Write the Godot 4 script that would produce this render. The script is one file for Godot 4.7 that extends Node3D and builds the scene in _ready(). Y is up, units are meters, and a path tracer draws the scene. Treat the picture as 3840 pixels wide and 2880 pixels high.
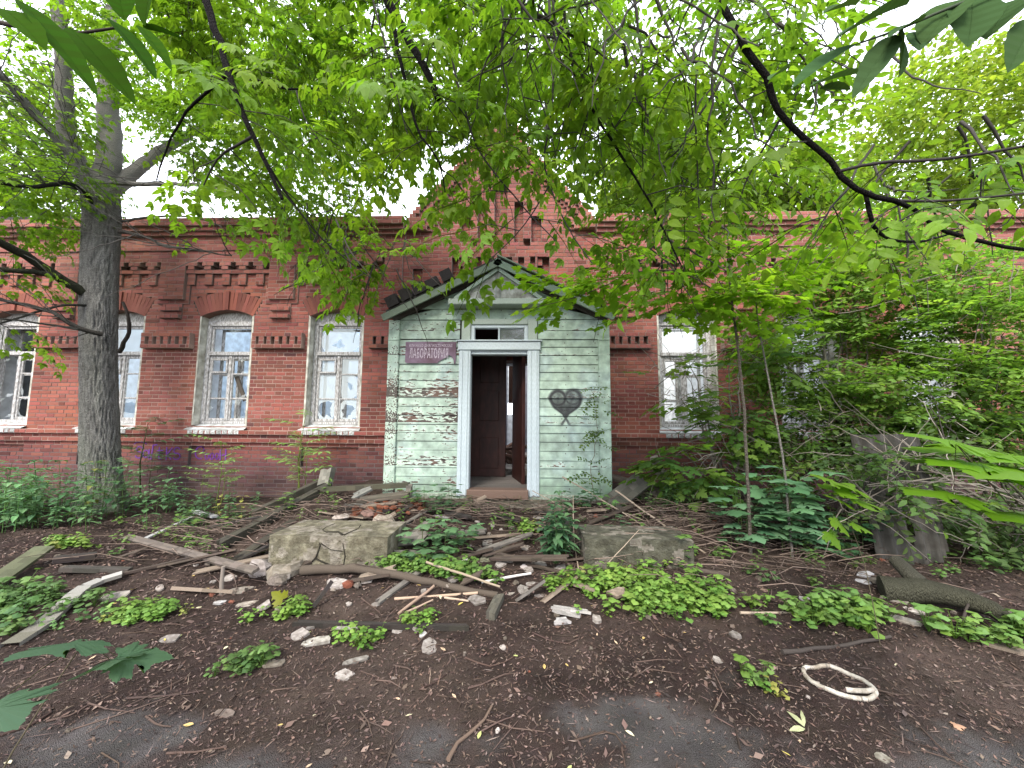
extends Node3D
# An abandoned brick laboratory with a mint wooden porch under maple trees.

var rng := RandomNumberGenerator.new()
var counts := {}
var M := {}
var soil_noise := FastNoiseLite.new()
var low_noise := FastNoiseLite.new()
const THIN := 0.3   # how full the crowns are

class MB:
	# collects triangles, then becomes one ArrayMesh
	var v := PackedVector3Array()
	var n := PackedVector3Array()
	var u := PackedVector2Array()
	var c := PackedColorArray()
	var i := PackedInt32Array()
	var col := Color.WHITE
	var uvf := 0.0
	func tri(a: Vector3, b: Vector3, d: Vector3) -> void:
		var k := v.size()
		var nn := (b - a).cross(d - a).normalized()
		v.append(a); v.append(d); v.append(b)
		for q in 3:
			n.append(nn)
			c.append(col)
		u.append(Vector2(a.x, -a.y)); u.append(Vector2(d.x, -d.y)); u.append(Vector2(b.x, -b.y))
		i.append(k); i.append(k + 1); i.append(k + 2)
	func quad(a: Vector3, b: Vector3, d: Vector3, e: Vector3) -> void:
		tri(a, b, d)
		tri(a, d, e)
	func box(lo: Vector3, hi: Vector3, t := Transform3D(), skip := "") -> void:
		var p := []
		for k in 8:
			p.append(t * Vector3(hi.x if k & 1 else lo.x, hi.y if k & 2 else lo.y, hi.z if k & 4 else lo.z))
		if not "f" in skip: quad(p[4], p[5], p[7], p[6])
		if not "b" in skip: quad(p[1], p[0], p[2], p[3])
		if not "l" in skip: quad(p[0], p[4], p[6], p[2])
		if not "r" in skip: quad(p[5], p[1], p[3], p[7])
		if not "t" in skip: quad(p[6], p[7], p[3], p[2])
		if not "d" in skip: quad(p[0], p[1], p[5], p[4])
	func cbox(lo: Vector3, hi: Vector3, ch: float, t := Transform3D()) -> void:
		# a box whose front, top and side edges are chamfered
		var a := lo + Vector3(ch, ch, 0)
		var b := hi - Vector3(ch, ch, 0)
		var f := [t * Vector3(a.x, a.y, hi.z), t * Vector3(b.x, a.y, hi.z), t * Vector3(b.x, b.y, hi.z), t * Vector3(a.x, b.y, hi.z)]
		var m := [t * Vector3(lo.x, lo.y, hi.z - ch), t * Vector3(hi.x, lo.y, hi.z - ch), t * Vector3(hi.x, hi.y, hi.z - ch), t * Vector3(lo.x, hi.y, hi.z - ch)]
		var k := [t * Vector3(lo.x, lo.y, lo.z), t * Vector3(hi.x, lo.y, lo.z), t * Vector3(hi.x, hi.y, lo.z), t * Vector3(lo.x, hi.y, lo.z)]
		quad(f[0], f[1], f[2], f[3])
		for q in 4:
			var r := (q + 1) % 4
			quad(m[q], m[r], f[r], f[q])
			quad(k[q], k[r], m[r], m[q])
		quad(k[1], k[0], k[3], k[2])
	func tube(p: Array, r: Array, sides := 8, caps := true) -> void:
		var k0 := v.size()
		var up := Vector3(0.13, 0.31, 0.94).normalized()
		var run := 0.0
		var side := Vector3.ZERO
		for q in p.size():
			var d: Vector3 = (p[min(q + 1, p.size() - 1)] - p[max(q - 1, 0)]).normalized()
			if q == 0:
				side = d.cross(up).normalized()
			else:
				side = (side - d * side.dot(d)).normalized()
				run += p[q].distance_to(p[q - 1])
			var ot := d.cross(side)
			var rr: float = r[q]
			for s in sides + 1:
				var an := TAU * s / sides
				var o := side * cos(an) + ot * sin(an)
				v.append(p[q] + o * rr)
				n.append(o)
				u.append(Vector2(float(s) / sides, run))
				c.append(col)
		for q in p.size() - 1:
			for s in sides:
				var a := k0 + q * (sides + 1) + s
				var b := a + sides + 1
				i.append(a); i.append(b); i.append(a + 1)
				i.append(a + 1); i.append(b); i.append(b + 1)
		if caps:
			for e in [0, p.size() - 1]:
				var a: int = k0 + e * (sides + 1)
				var dd: Vector3 = (p[0] - p[1]) if e == 0 else (p[e] - p[e - 1])
				var k := v.size()
				for s in sides:
					v.append(v[a + s]); n.append(dd.normalized()); u.append(Vector2(cos(TAU * s / sides), sin(TAU * s / sides)) * 0.1); c.append(col)
				for s in range(1, sides - 1):
					if e == 0:
						i.append(k); i.append(k + s); i.append(k + s + 1)
					else:
						i.append(k); i.append(k + s + 1); i.append(k + s)
	func leaf(b: Vector3, d: Vector3, nn: Vector3, l: float, w: float, curl: float, tone: Color) -> void:
		# a pointed leaflet folded a little along its midrib
		var s := d.cross(nn).normalized() * w * 0.5
		var m1 := b + d * l * 0.38 + nn * l * 0.03
		var m2 := b + d * l * 0.72 - nn * l * curl * 0.45
		var tip := b + d * l - nn * l * curl
		var lift := nn * w * 0.14
		col = tone
		for g in [-1.0, 1.0]:
			var e1: Vector3 = b + d * l * 0.26 + s * g * 0.86 + lift
			var e2: Vector3 = b + d * l * 0.54 + s * g + lift - nn * l * curl * 0.2
			var e3: Vector3 = b + d * l * 0.80 + s * g * 0.52 + lift * 0.5 - nn * l * curl * 0.55
			if g < 0:
				tri(b, m1, e1); tri(m1, e2, e1); tri(m1, m2, e2); tri(m2, e3, e2); tri(m2, tip, e3)
			else:
				tri(b, e1, m1); tri(m1, e1, e2); tri(m1, e2, m2); tri(m2, e2, e3); tri(m2, e3, tip)
	func leaf_fine(b: Vector3, d: Vector3, nn: Vector3, l: float, w: float, curl: float, tone: Color) -> void:
		# the same leaflet with a smooth outline, a raised midrib and side veins, for leaves close by
		var s := d.cross(nn).normalized()
		var seg := 14
		var mid := func(t: float) -> Vector3: return b + d * l * t - nn * l * curl * t * t
		for g in [-1.0, 1.0]:
			for k in seg:
				var t0 := k / float(seg)
				var t1 := (k + 1) / float(seg)
				var w0 := w * 0.5 * pow(sin(PI * pow(t0, 0.8)), 0.8) * (1.0 + 0.04 * sin(t0 * 60.0))
				var w1 := w * 0.5 * pow(sin(PI * pow(t1, 0.8)), 0.8) * (1.0 + 0.04 * sin(t1 * 60.0)) if k < seg - 1 else 0.0
				var a0: Vector3 = mid.call(t0)
				var a1: Vector3 = mid.call(t1)
				var e0: Vector3 = a0 + s * g * w0 + nn * w0 * 0.3 + nn * w0 * 0.06 * sin(t0 * 44.0)
				var e1: Vector3 = a1 + s * g * w1 + nn * w1 * 0.3 + nn * w1 * 0.06 * sin(t1 * 44.0)
				col = tone * (1.0 + 0.1 * (k % 2))
				if g > 0: quad(a0, e0, e1, a1)
				else: quad(a1, e1, e0, a0)
			col = tone * 1.5
			var a: Vector3 = mid.call(0.0)
			for k in 6:
				var z: Vector3 = mid.call((k + 1) / 6.0)
				var p: Vector3 = mid.call(k / 6.0)
				var th := w * 0.014 * (1.0 - k / 7.0)
				quad(p + nn * 0.0006 - s * th, p + nn * 0.0006 + s * th, z + nn * 0.0006 + s * th * 0.8, z + nn * 0.0006 - s * th * 0.8)
	func maple(b: Vector3, d: Vector3, nn: Vector3, l: float, tone: Color, fine := false) -> void:
		# a five-lobed toothed maple leaf
		var s := d.cross(nn).normalized()
		var half := [Vector2(0.05, -0.02), Vector2(0.2, -0.13), Vector2(0.46, -0.15), Vector2(0.38, -0.02), Vector2(0.56, 0.03), Vector2(0.74, 0.22), Vector2(0.56, 0.25), Vector2(0.62, 0.45), Vector2(0.43, 0.4), Vector2(0.27, 0.37), Vector2(0.31, 0.55), Vector2(0.47, 0.62), Vector2(0.25, 0.72), Vector2(0.18, 0.88), Vector2(0.0, 1.08)]
		var c0 := b + d * l * 0.18 + nn * l * 0.04
		for g in [-1.0, 1.0]:
			var last := b
			var last_n := nn
			var edge := half
			if fine:
				# small teeth between the points of the lobes
				edge = []
				for k in half.size():
					edge.append(half[k])
					if k < half.size() - 1:
						var a: Vector2 = half[k]
						var e: Vector2 = half[k + 1]
						var o := Vector2(-(e - a).y, (e - a).x) * 0.07
						edge.append(a.lerp(e, 0.3) + o)
						edge.append(a.lerp(e, 0.5) - o * 0.9)
						edge.append(a.lerp(e, 0.75) + o * 0.7)
			for h in edge:
				var q: Vector3 = b + d * l * h.y + s * l * h.x * g - nn * l * (0.16 * h.x * h.x + 0.1 * maxf(0.0, h.y - 0.5) - 0.03 * sin(h.x * 9.0))
				col = tone * (0.94 + 0.1 * fmod(h.x * 37.0, 1.0))
				if g < 0: tri(c0, q, last)
				else: tri(c0, last, q)
				# rounded shading over the blade
				var qn: Vector3 = (nn + s * g * h.x * 0.5 + d * (h.y - 0.3) * 0.25).normalized()
				var z := n.size() - 3
				n[z] = nn
				n[z + 1] = last_n if g < 0 else qn
				n[z + 2] = qn if g < 0 else last_n
				last_n = qn
				last = q
		# veins stand a little proud
		col = tone * 1.25
		for h in [Vector2(0, 1.0), Vector2(0.7, 0.22), Vector2(-0.7, 0.22), Vector2(0.42, -0.13), Vector2(-0.42, -0.13)]:
			var e: Vector3 = b + d * l * h.y * 0.92 + s * l * h.x * 0.92 + nn * l * (0.008 - 0.16 * h.x * h.x - 0.1 * maxf(0.0, h.y - 0.5))
			var o: Vector3 = (e - b).cross(nn).normalized() * l * 0.008
			tri(b + nn * l * 0.05 - o, b + nn * l * 0.05 + o, e)
	func mesh() -> ArrayMesh:
		var a := []
		a.resize(Mesh.ARRAY_MAX)
		a[Mesh.ARRAY_VERTEX] = v
		a[Mesh.ARRAY_NORMAL] = n
		a[Mesh.ARRAY_TEX_UV] = u
		a[Mesh.ARRAY_COLOR] = c
		a[Mesh.ARRAY_INDEX] = i
		var m := ArrayMesh.new()
		m.add_surface_from_arrays(Mesh.PRIMITIVE_TRIANGLES, a)
		return m


func numbered(called: String, parent: Node) -> String:
	var key := "%d/%s" % [parent.get_instance_id(), called]
	var k: int = counts.get(key, 0)
	counts[key] = k + 1
	return called if k == 0 else "%s_%03d" % [called, k]

func tag(o: Node, label: String, category: String, group := "", kind := "") -> Node:
	if label: o.set_meta("label", label)
	if category: o.set_meta("category", category)
	if group: o.set_meta("group", group)
	if kind: o.set_meta("kind", kind)
	return o

func thing(called: String, label: String, category: String, at := Vector3.ZERO, group := "") -> Node3D:
	var o := Node3D.new()
	o.name = numbered(called, self)
	add_child(o, true)
	o.position = at
	tag(o, label, category, group)
	return o

func obj(called: String, shape, m: Material, parent: Node = self, t := Transform3D()) -> MeshInstance3D:
	var o := MeshInstance3D.new()
	o.name = numbered(called, parent)
	o.mesh = shape.mesh() if shape is MB else shape
	o.material_override = m
	o.transform = t
	parent.add_child(o, true)
	return o

func many(called: String, mesh: Mesh, m: Material, where: Array, tint: Array, parent: Node) -> MultiMeshInstance3D:
	# nobody could count these: one object of many copies
	var mm := MultiMesh.new()
	mm.transform_format = MultiMesh.TRANSFORM_3D
	mm.use_colors = true
	mm.mesh = mesh
	mm.instance_count = where.size()
	for k in where.size():
		mm.set_instance_transform(k, where[k])
		mm.set_instance_color(k, tint[k])
	var o := MultiMeshInstance3D.new()
	o.name = numbered(called, parent)
	o.multimesh = mm
	o.material_override = m
	o.set_meta("kind", "stuff")
	parent.add_child(o, true)
	return o

func R(a: float, b: float) -> float:
	return rng.randf_range(a, b)

func ss(a: float, b: float, x: float) -> float:
	return smoothstep(0.0, 1.0, clampf((x - a) / (b - a), 0.0, 1.0))

func heap(x: float, z: float) -> float:
	var w := exp(-pow((x + 0.3) / 2.7, 4.0))
	if x > 0.0: w = maxf(w, 0.62 * ss(0.0, 2.0, x))
	return 0.12 * ss(4.7, 3.2, z) + 0.30 * w * ss(3.25, 1.9, z) + 0.2 * (exp(-pow((x + 2.9) / 0.75, 2.0)) + exp(-pow((x - 2.3) / 0.8, 2.0))) * ss(3.3, 2.3, z)

func height(x: float, z: float) -> float:
	var rough := ss(5.2, 4.0, z) * 0.75 + 0.25
	return heap(x, z) + low_noise.get_noise_2d(x * 60.0, z * 60.0) * 0.045 * rough + soil_noise.get_noise_2d(x * 60.0, z * 60.0) * 0.028 * rough

func g(x: float, z: float) -> Vector3:
	return Vector3(x, height(x, z), z)

func noise_tex(seed_: int, freq: float, lo: Color, hi: Color, size := 512, oct := 4, kind := FastNoiseLite.TYPE_SIMPLEX_SMOOTH) -> NoiseTexture2D:
	var f := FastNoiseLite.new()
	f.seed = seed_
	f.frequency = freq
	f.noise_type = kind
	f.fractal_octaves = oct
	var r := Gradient.new()
	r.set_color(0, lo)
	r.set_color(1, hi)
	var t := NoiseTexture2D.new()
	t.width = size
	t.height = size
	t.seamless = true
	t.noise = f
	t.color_ramp = r
	return t

func lin(r: float, gg: float, b: float) -> Color:
	return Color(r, gg, b).linear_to_srgb()

func mat(called: String, c: Color, rough := 0.9, t: Texture2D = null, scale := Vector3.ONE, bump: Texture2D = null, depth := 0.0, spec := 0.4) -> StandardMaterial3D:
	var m := StandardMaterial3D.new()
	m.resource_name = called
	m.albedo_color = c
	m.roughness = rough
	m.metallic_specular = spec
	m.vertex_color_use_as_albedo = true
	if t or bump:
		m.uv1_triplanar = true
		m.uv1_world_triplanar = true
		m.uv1_scale = scale
	if t: m.albedo_texture = t
	if bump:
		m.heightmap_enabled = true
		m.heightmap_texture = bump
		m.heightmap_scale = depth
	M[called] = m
	return m

func leaf_mat(called: String, through := 0.9, gloss := 0.5, warm := Color(0.92, 1.0, 0.4)) -> void:
	var m := StandardMaterial3D.new()
	m.resource_name = called
	m.roughness = gloss
	m.metallic_specular = 0.35
	m.vertex_color_use_as_albedo = true
	m.backlight_enabled = true
	m.backlight = (warm * through).linear_to_srgb()
	M[called] = m

func jig(c: Color, by: float) -> Color:
	var k := 1.0 + R(-by, by)
	return Color(c.r * k * (1.0 + R(-by, by) * 0.5), c.g * k, c.b * k * (1.0 + R(-by, by) * 0.5))

func _ready() -> void:
	rng.seed = 20240607
	soil_noise.seed = 5; soil_noise.frequency = 0.09; soil_noise.fractal_octaves = 3
	low_noise.seed = 9; low_noise.frequency = 0.02; low_noise.fractal_octaves = 3
	# ---- camera, sky, sun, exposure
	var cam := Camera3D.new()
	cam.name = "camera"
	cam.fov = 89.9
	cam.near = 0.05
	cam.far = 900.0
	cam.position = Vector3(0, 1.6, 7.4)
	cam.rotation_degrees = Vector3(5.5, 1.9, 0.4)
	add_child(cam)
	var sky := ProceduralSkyMaterial.new()
	sky.sky_top_color = Color(0.93, 0.95, 1.0)
	sky.sky_horizon_color = Color(0.97, 0.98, 1.0)
	sky.sky_curve = 0.2
	sky.ground_bottom_color = Color(0.2, 0.2, 0.18)
	sky.ground_horizon_color = Color(0.4, 0.42, 0.4)
	sky.sky_energy_multiplier = 1.0
	var env := Environment.new()
	env.background_mode = Environment.BG_SKY
	env.sky = Sky.new()
	env.sky.sky_material = sky
	env.tonemap_mode = Environment.TONE_MAPPER_LINEAR
	env.tonemap_exposure = 4.0
	env.sdfgi_enabled = true
	env.ssao_enabled = true
	env.ssil_enabled = true
	var we := WorldEnvironment.new()
	we.name = "world"
	we.environment = env
	add_child(we)
	var sun := DirectionalLight3D.new()
	sun.name = "sun"
	sun.light_energy = 0.5
	sun.light_color = Color(1.0, 0.97, 0.92)
	sun.light_angular_distance = 20.0
	sun.shadow_enabled = true
	sun.rotation_degrees = Vector3(-44, -20, 0)
	add_child(sun)
	materials()
	ground()
	building()
	porch()
	forecourt()
	left_tree()
	overhead()
	far_trees()
	right_thicket()
	plants()
	debris()
	litter()

func materials() -> void:
	var grain := noise_tex(11, 0.06, Color(0.72, 0.72, 0.72), Color(1, 1, 1), 512, 5)
	var fine := noise_tex(12, 0.16, Color(0.6, 0.6, 0.6), Color(1, 1, 1), 512, 4)
	var wood := noise_tex(13, 0.03, Color(0.78, 0.78, 0.78), Color(1, 1, 1), 512, 5)
	var cells := noise_tex(14, 0.05, Color(0, 0, 0), Color(1, 1, 1), 512, 4, FastNoiseLite.TYPE_CELLULAR)
	var blot := noise_tex(15, 0.012, Color(0.6, 0.58, 0.55), Color(1, 1, 1), 512, 6)
	mat("brick", Color.WHITE, 0.92, fine, Vector3(2.3, 2.3, 2.3), grain, 1.2)
	mat("mortar", Color.WHITE, 0.97, fine, Vector3(3.1, 3.1, 3.1), grain, 1.5)
	mat("plaster", Color.WHITE, 0.9, blot, Vector3(0.7, 0.7, 0.7), fine, 0.5)
	mat("white_wood", lin(0.8, 0.8, 0.81), 0.75, noise_tex(21, 0.025, Color(0.5, 0.48, 0.45), Color(1, 1, 1), 512, 6), Vector3(2.2, 0.8, 2.2), wood, 0.5)
	mat("blue_white", lin(0.55, 0.63, 0.67), 0.72, wood, Vector3(11, 1.0, 11), wood, 0.6)
	mat("mint_wood", lin(0.4, 0.47, 0.42), 0.7, wood, Vector3(3, 9, 3), wood, 0.6)
	mat("grey_board", lin(0.45, 0.47, 0.46), 0.8, blot, Vector3(1.2, 1.2, 1.2), wood, 0.3)
	mat("dark_door", lin(0.05, 0.014, 0.01), 0.55, blot, Vector3(1.3, 0.5, 1.3), wood, 0.3)
	mat("old_wood", Color.WHITE, 0.9, wood, Vector3(7, 7, 7), wood, 1.5)
	mat("concrete", Color.WHITE, 0.95, blot, Vector3(1.6, 1.6, 1.6), cells, 0.9)
	mat("soil", Color.WHITE, 0.96, fine, Vector3(1.9, 1.9, 1.9), fine, 4.0, 0.25)
	mat("bark", Color.WHITE, 0.95, noise_tex(16, 0.05, Color(0.45, 0.45, 0.45), Color(1, 1, 1), 512, 5), Vector3(5.5, 1.3, 5.5), noise_tex(17, 0.05, Color(0, 0, 0), Color(1, 1, 1), 512, 5), 6.0, 0.2)
	mat("twig", Color.WHITE, 0.9, null, Vector3.ONE, null, 0.0, 0.25)
	mat("stone", Color.WHITE, 0.93, blot, Vector3(3, 3, 3), fine, 1.0)
	mat("slate", lin(0.3, 0.3, 0.29), 0.95, blot, Vector3(1.1, 1.1, 1.1), fine, 0.6)
	mat("plain", Color.WHITE, 0.85)
	mat("iron", lin(0.03, 0.03, 0.035), 0.8)
	leaf_mat("leaf", 1.25, 0.55)
	leaf_mat("near_leaf", 0.5, 0.9)
	M.near_leaf.metallic_specular = 0.08
	mat("whitewash", Color.WHITE, 0.9, noise_tex(20, 0.015, Color(0.8, 0.8, 0.8), Color(1, 1, 1), 512, 5), Vector3(0.5, 0.5, 0.5), fine, 0.3)
	leaf_mat("herb", 0.7, 0.5)
	var gl := StandardMaterial3D.new()
	gl.resource_name = "glass"
	gl.albedo_color = Color(0.9, 0.95, 0.95, 0.12)
	gl.transparency = BaseMaterial3D.TRANSPARENCY_ALPHA
	gl.roughness = 0.06
	M["glass"] = gl
	var dg := StandardMaterial3D.new()
	dg.resource_name = "dusty_glass"
	dg.albedo_color = Color(0.8, 0.84, 0.86, 0.5)
	dg.transparency = BaseMaterial3D.TRANSPARENCY_ALPHA
	dg.roughness = 0.5
	M["dusty_glass"] = dg

func paved(x: float, z: float) -> float:
	# how bare the old asphalt lies here, 0..1
	var a := low_noise.get_noise_2d(x * 30.0 + 300.0, z * 30.0) + 0.5 * soil_noise.get_noise_2d(x * 40.0, z * 40.0)
	var w := 0.0
	for e in [[2.45, 5.5, 1.15, 0.42], [0.45, 5.14, 0.34, 0.13], [0.95, 5.3, 0.3, 0.14], [-0.5, 5.3, 0.25, 0.1], [-1.2, 5.55, 0.55, 0.2], [-2.0, 5.4, 0.4, 0.15], [0.0, 6.0, 1.6, 0.3]]:
		w = maxf(w, ss(1.5, 0.3, Vector2((x - e[0]) / e[2], (z - e[1]) / e[3]).length() + a * 1.7))
	return w

func ground() -> void:
	var xs := []
	var zs := []
	var x := -9.0
	while x <= 9.0:
		xs.append(x)
		x += 0.06 if absf(x) < 4.5 else 0.12
	var far := [11, 14, 18, 26, 40, 70, 140, 300]
	for d in far:
		xs.append(float(d))
		xs.push_front(-float(d))
	var z := -0.3
	while z <= 7.2:
		zs.append(z)
		z += 0.05
	for d in [8, 10, 14, 22, 40, 80, 160, 300]: zs.append(float(d))
	for d in [-0.8, -3, -8, -14, -24, -40, -80, -160, -300]: zs.push_front(float(d))
	var m := MB.new()
	var w := xs.size()
	for zz in zs:
		for xx in xs:
			var p := Vector3(xx, height(xx, clampf(zz, 0.0, 12.0)) if absf(xx) < 9.5 else 0.1, zz)
			m.v.append(p)
			var e := 0.05
			m.n.append(Vector3(height(xx - e, zz) - height(xx + e, zz), 2 * e, height(xx, zz - e) - height(xx, zz + e)).normalized())
			m.u.append(Vector2(xx, zz))
			var k := paved(xx, zz)
			var s := 1.0 + 0.5 * soil_noise.get_noise_2d(xx * 25.0 + 70.0, zz * 25.0)
			var damp := clampf(0.5 + 1.3 * low_noise.get_noise_2d(xx * 16.0 + 40.0, zz * 26.0), 0.0, 1.0)
			var brown := Color(0.105, 0.076, 0.064).lerp(Color(0.06, 0.041, 0.036), damp) * s
			var grey := Color(0.118, 0.108, 0.106) * (1.0 + 0.6 * low_noise.get_noise_2d(xx * 90.0, zz * 90.0))
			m.c.append(brown.lerp(grey, k))
	for r in zs.size() - 1:
		for q in w - 1:
			var a := r * w + q
			m.i.append(a); m.i.append(a + 1); m.i.append(a + w)
			m.i.append(a + 1); m.i.append(a + w + 1); m.i.append(a + w)
	tag(obj("ground", m, M.soil), "dark brown forest soil with bare patches of old asphalt", "ground", "", "structure")

# ---------------------------------------------------------------- the brick building
const ROW := 0.0768
const WINDOWS := [-10.51, -8.26, -6.01, -3.76, 3.12, 5.37, 7.62]
const PIERS := [-11.64, -9.39, -7.14, -4.89, -2.55, 1.9, 4.25, 6.5, 8.75]
const GX := -0.5

func gable_edge(y: float) -> float:
	# half width of the gable at height y
	if y < 5.58: return 1.86
	if y < 7.28: return 1.86 - (y - 5.58) * 0.86
	return 0.4 if y < 7.5 else -1.0

func relief(x: float, y: float) -> float:
	# how far the brick face stands out (metres); below -5 is a hole
	for wx in WINDOWS:
		var dx: float = absf(x - wx)
		if dx < 0.56 and y > 1.46 and y < 3.84 - dx * dx * 0.35: return -9.0
		var rad := Vector2(dx, y - 2.63).length()
		if rad > 1.1 and rad < 1.545 and dx < (y - 2.63) * 0.535: return -9.0
	if absf(x + 0.39) < 0.5 and y < 2.75 and y > 0.55: return -9.0
	var gx := absf(x - GX)
	var e := gable_edge(y)
	if y > 5.58 and gx > e: return -9.0
	# raking cornice along the gable
	if y > 5.2 and gx < e + 0.001 and y < 7.29:
		var k := e - gx
		if y < 5.58: k = 1.86 + (5.58 - y) * 0.86 - gx - 0.27
		if gx < 2.3 and y > 5.35 - 0.0 and k < 0.5:
			if y >= 5.58 or gx > 1.2:
				if k < 0.13: return 0.2
				if k < 0.27: return 0.15
				if k < 0.35: return 0.1
				if k < 0.42: return 0.06
	if y > 7.28: return 0.2 if y > 7.4 else 0.14
	# cornice
	if gx > 1.9:
		if y > 5.48: return 0.27
		if y > 5.41: return 0.21
		if y > 5.33: return 0.15
		if y > 5.09: return 0.08
		if y > 4.99: return 0.12 if y < 5.04 else 0.1
	# gable niches
	if gx < 1.3 and y > 4.0:
		if gx > 0.61 and gx < 0.81 and y > 5.16 and y < 5.72: return -0.09
		if gx > 0.27 and gx < 0.46 and y > 5.16 and y < 6.02: return -0.09
		if gx < 0.13 and y > 5.0 and y < 6.4: return -0.09
		if gx > 0.46 and gx < 0.6 and y > 5.1 and y < 5.2: return -0.09
		if gx > 0.74 and gx < 0.97 and y > 4.1 and y < 4.86: return -0.09 if gx > 0.84 or y < 4.72 else 0.0
		if gx < 0.7 and y > 4.5 and y < 4.9:
			var st := fmod(absf(x - GX), 0.24)
			if y > 4.8: return 0.06
			return 0.06 if st < 0.12 else -0.04
	# projecting middle with side pilasters
	if gx < 1.95:
		if gx > 1.55 and gx < 1.75 and y > 1.4 and y < 4.6: return -0.02
		return 0.05 if y > 1.4 else 0.09 if y < 0.66 else 0.06
	# piers and the frieze between them
	if y > 4.82 and y <= 5.0: return 0.09
	if y > 3.62 and y <= 4.82:
		for px in PIERS:
			var dx: float = absf(x - px)
			if y > 4.01 and dx < 0.26: return 0.09
			if y > 3.93 and y <= 4.3 and dx < 0.33: return 0.03
			if dx < 0.195:
				if y > 3.86 and y < 3.93: return 0.02
				if y > 3.78 and y < 3.855: return 0.08
				if y > 3.71 and y < 3.78: return 0.015
				return 0.09
	if y > 4.28 and y <= 4.82:
		var best := 99.0
		for wx in WINDOWS:
			if absf(x - wx) < absf(best): best = x - wx
		if absf(best) < 0.9:
			var t := fposmod(best + 0.178, 0.356)
			if y > 4.74: return 0.09
			if y > 4.67: return 0.09 if t < 0.25 else -0.05
			if y > 4.59: return 0.08 if t > 0.05 and t < 0.19 else -0.06
			if y > 4.52: return 0.065
			if y > 4.33: return 0.045 if t > 0.04 and t < 0.2 else 0.0
	# dentil bands between the windows
	if y > 3.02 and y < 3.34:
		for k in PIERS.size():
			var px: float = PIERS[k]
			var dx: float = absf(x - px)
			if dx < 0.5:
				if y > 3.25 or y < 3.1: return 0.12
				return 0.115 if fposmod(x - px + 0.035, 0.155) < 0.085 else 0.015
	# string course and plinth
	if y > 1.3 and y < 1.39: return 0.13
	if y > 1.15 and y <= 1.3: return 0.06
	if y > 0.7 and y <= 1.06:
		for wx in WINDOWS:
			if absf(x - wx) < 0.56: return -0.06
	if y <= 0.66: return 0.06
	return 0.0

func brick_tone(x: float, y: float) -> Color:
	var a := low_noise.get_noise_2d(x * 9.0, y * 16.0)
	var b := low_noise.get_noise_2d(x * 22.0 + 50.0, y * 40.0)
	var c := Color(0.355, 0.1, 0.074).lerp(Color(0.43, 0.148, 0.118), clampf(0.5 + a * 1.4, 0, 1))
	c = c.lerp(Color(0.43, 0.145, 0.09), clampf(b * 1.5, 0, 0.8))
	c = c.lerp(Color(0.2, 0.052, 0.042), clampf(-b * 1.7, 0, 0.6))
	# soot and rain streaks below the ledges
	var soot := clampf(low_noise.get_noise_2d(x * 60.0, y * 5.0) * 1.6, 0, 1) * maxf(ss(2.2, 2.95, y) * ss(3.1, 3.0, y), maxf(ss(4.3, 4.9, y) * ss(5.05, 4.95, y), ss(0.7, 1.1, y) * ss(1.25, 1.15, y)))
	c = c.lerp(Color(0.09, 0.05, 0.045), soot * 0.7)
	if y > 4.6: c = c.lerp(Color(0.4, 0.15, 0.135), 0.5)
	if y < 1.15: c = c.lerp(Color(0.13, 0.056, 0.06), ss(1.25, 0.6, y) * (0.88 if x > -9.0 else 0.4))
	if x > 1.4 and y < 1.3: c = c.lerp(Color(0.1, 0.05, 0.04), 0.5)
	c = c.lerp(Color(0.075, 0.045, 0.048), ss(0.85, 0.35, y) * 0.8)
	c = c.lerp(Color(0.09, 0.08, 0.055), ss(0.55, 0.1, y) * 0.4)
	var fade := low_noise.get_noise_2d(x * 4.0 + 200.0, y * 7.0)
	c = c.lerp(Color(0.4, 0.165, 0.13), clampf(fade * 1.5, 0.0, 0.6))
	c = c.lerp(Color(0.16, 0.06, 0.055), clampf(-fade * 1.0, 0.0, 0.25))
	var k := 1.0 + R(-0.2, 0.2)
	if rng.randf() < 0.05: k *= 0.6
	return Color(c.r * k, c.g * k * R(0.93, 1.1), c.b * k * R(0.93, 1.1))

func brick_mesh(s: int) -> ArrayMesh:
	# a unit brick, 0..1 in x and y, front face at z = 0, with worn edges
	rng.seed = 700 + s
	var m := MB.new()
	var e := func(): return R(0.015, 0.05)
	var x0: float = e.call() * 0.5
	var x1: float = 1.0 - e.call() * 0.5
	var f := [Vector3(x0 + R(0, 0.02), 0.07 + R(0, 0.05), R(-0.004, 0.002)), Vector3(x1 - R(0, 0.02), 0.07 + R(0, 0.05), R(-0.004, 0.002)), Vector3(x1 - R(0, 0.03), 0.93 - R(0, 0.06), R(-0.004, 0.002)), Vector3(x0 + R(0, 0.03), 0.93 - R(0, 0.06), R(-0.004, 0.002))]
	var o := [Vector3(0, 0, -0.006), Vector3(1, 0, -0.006), Vector3(1, 1, -0.006), Vector3(0, 1, -0.006)]
	for q in 4:
		o[q] += Vector3(R(-0.008, 0.008), R(-0.02, 0.02), R(-0.003, 0.001))
	m.quad(f[0], f[1], f[2], f[3])
	for q in 4:
		var r := (q + 1) % 4
		m.quad(o[q], o[r], f[r], f[q])
		m.quad(Vector3(o[q].x, o[q].y, -1.0), Vector3(o[r].x, o[r].y, -1.0), o[r], o[q])
	return m.mesh()

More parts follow.
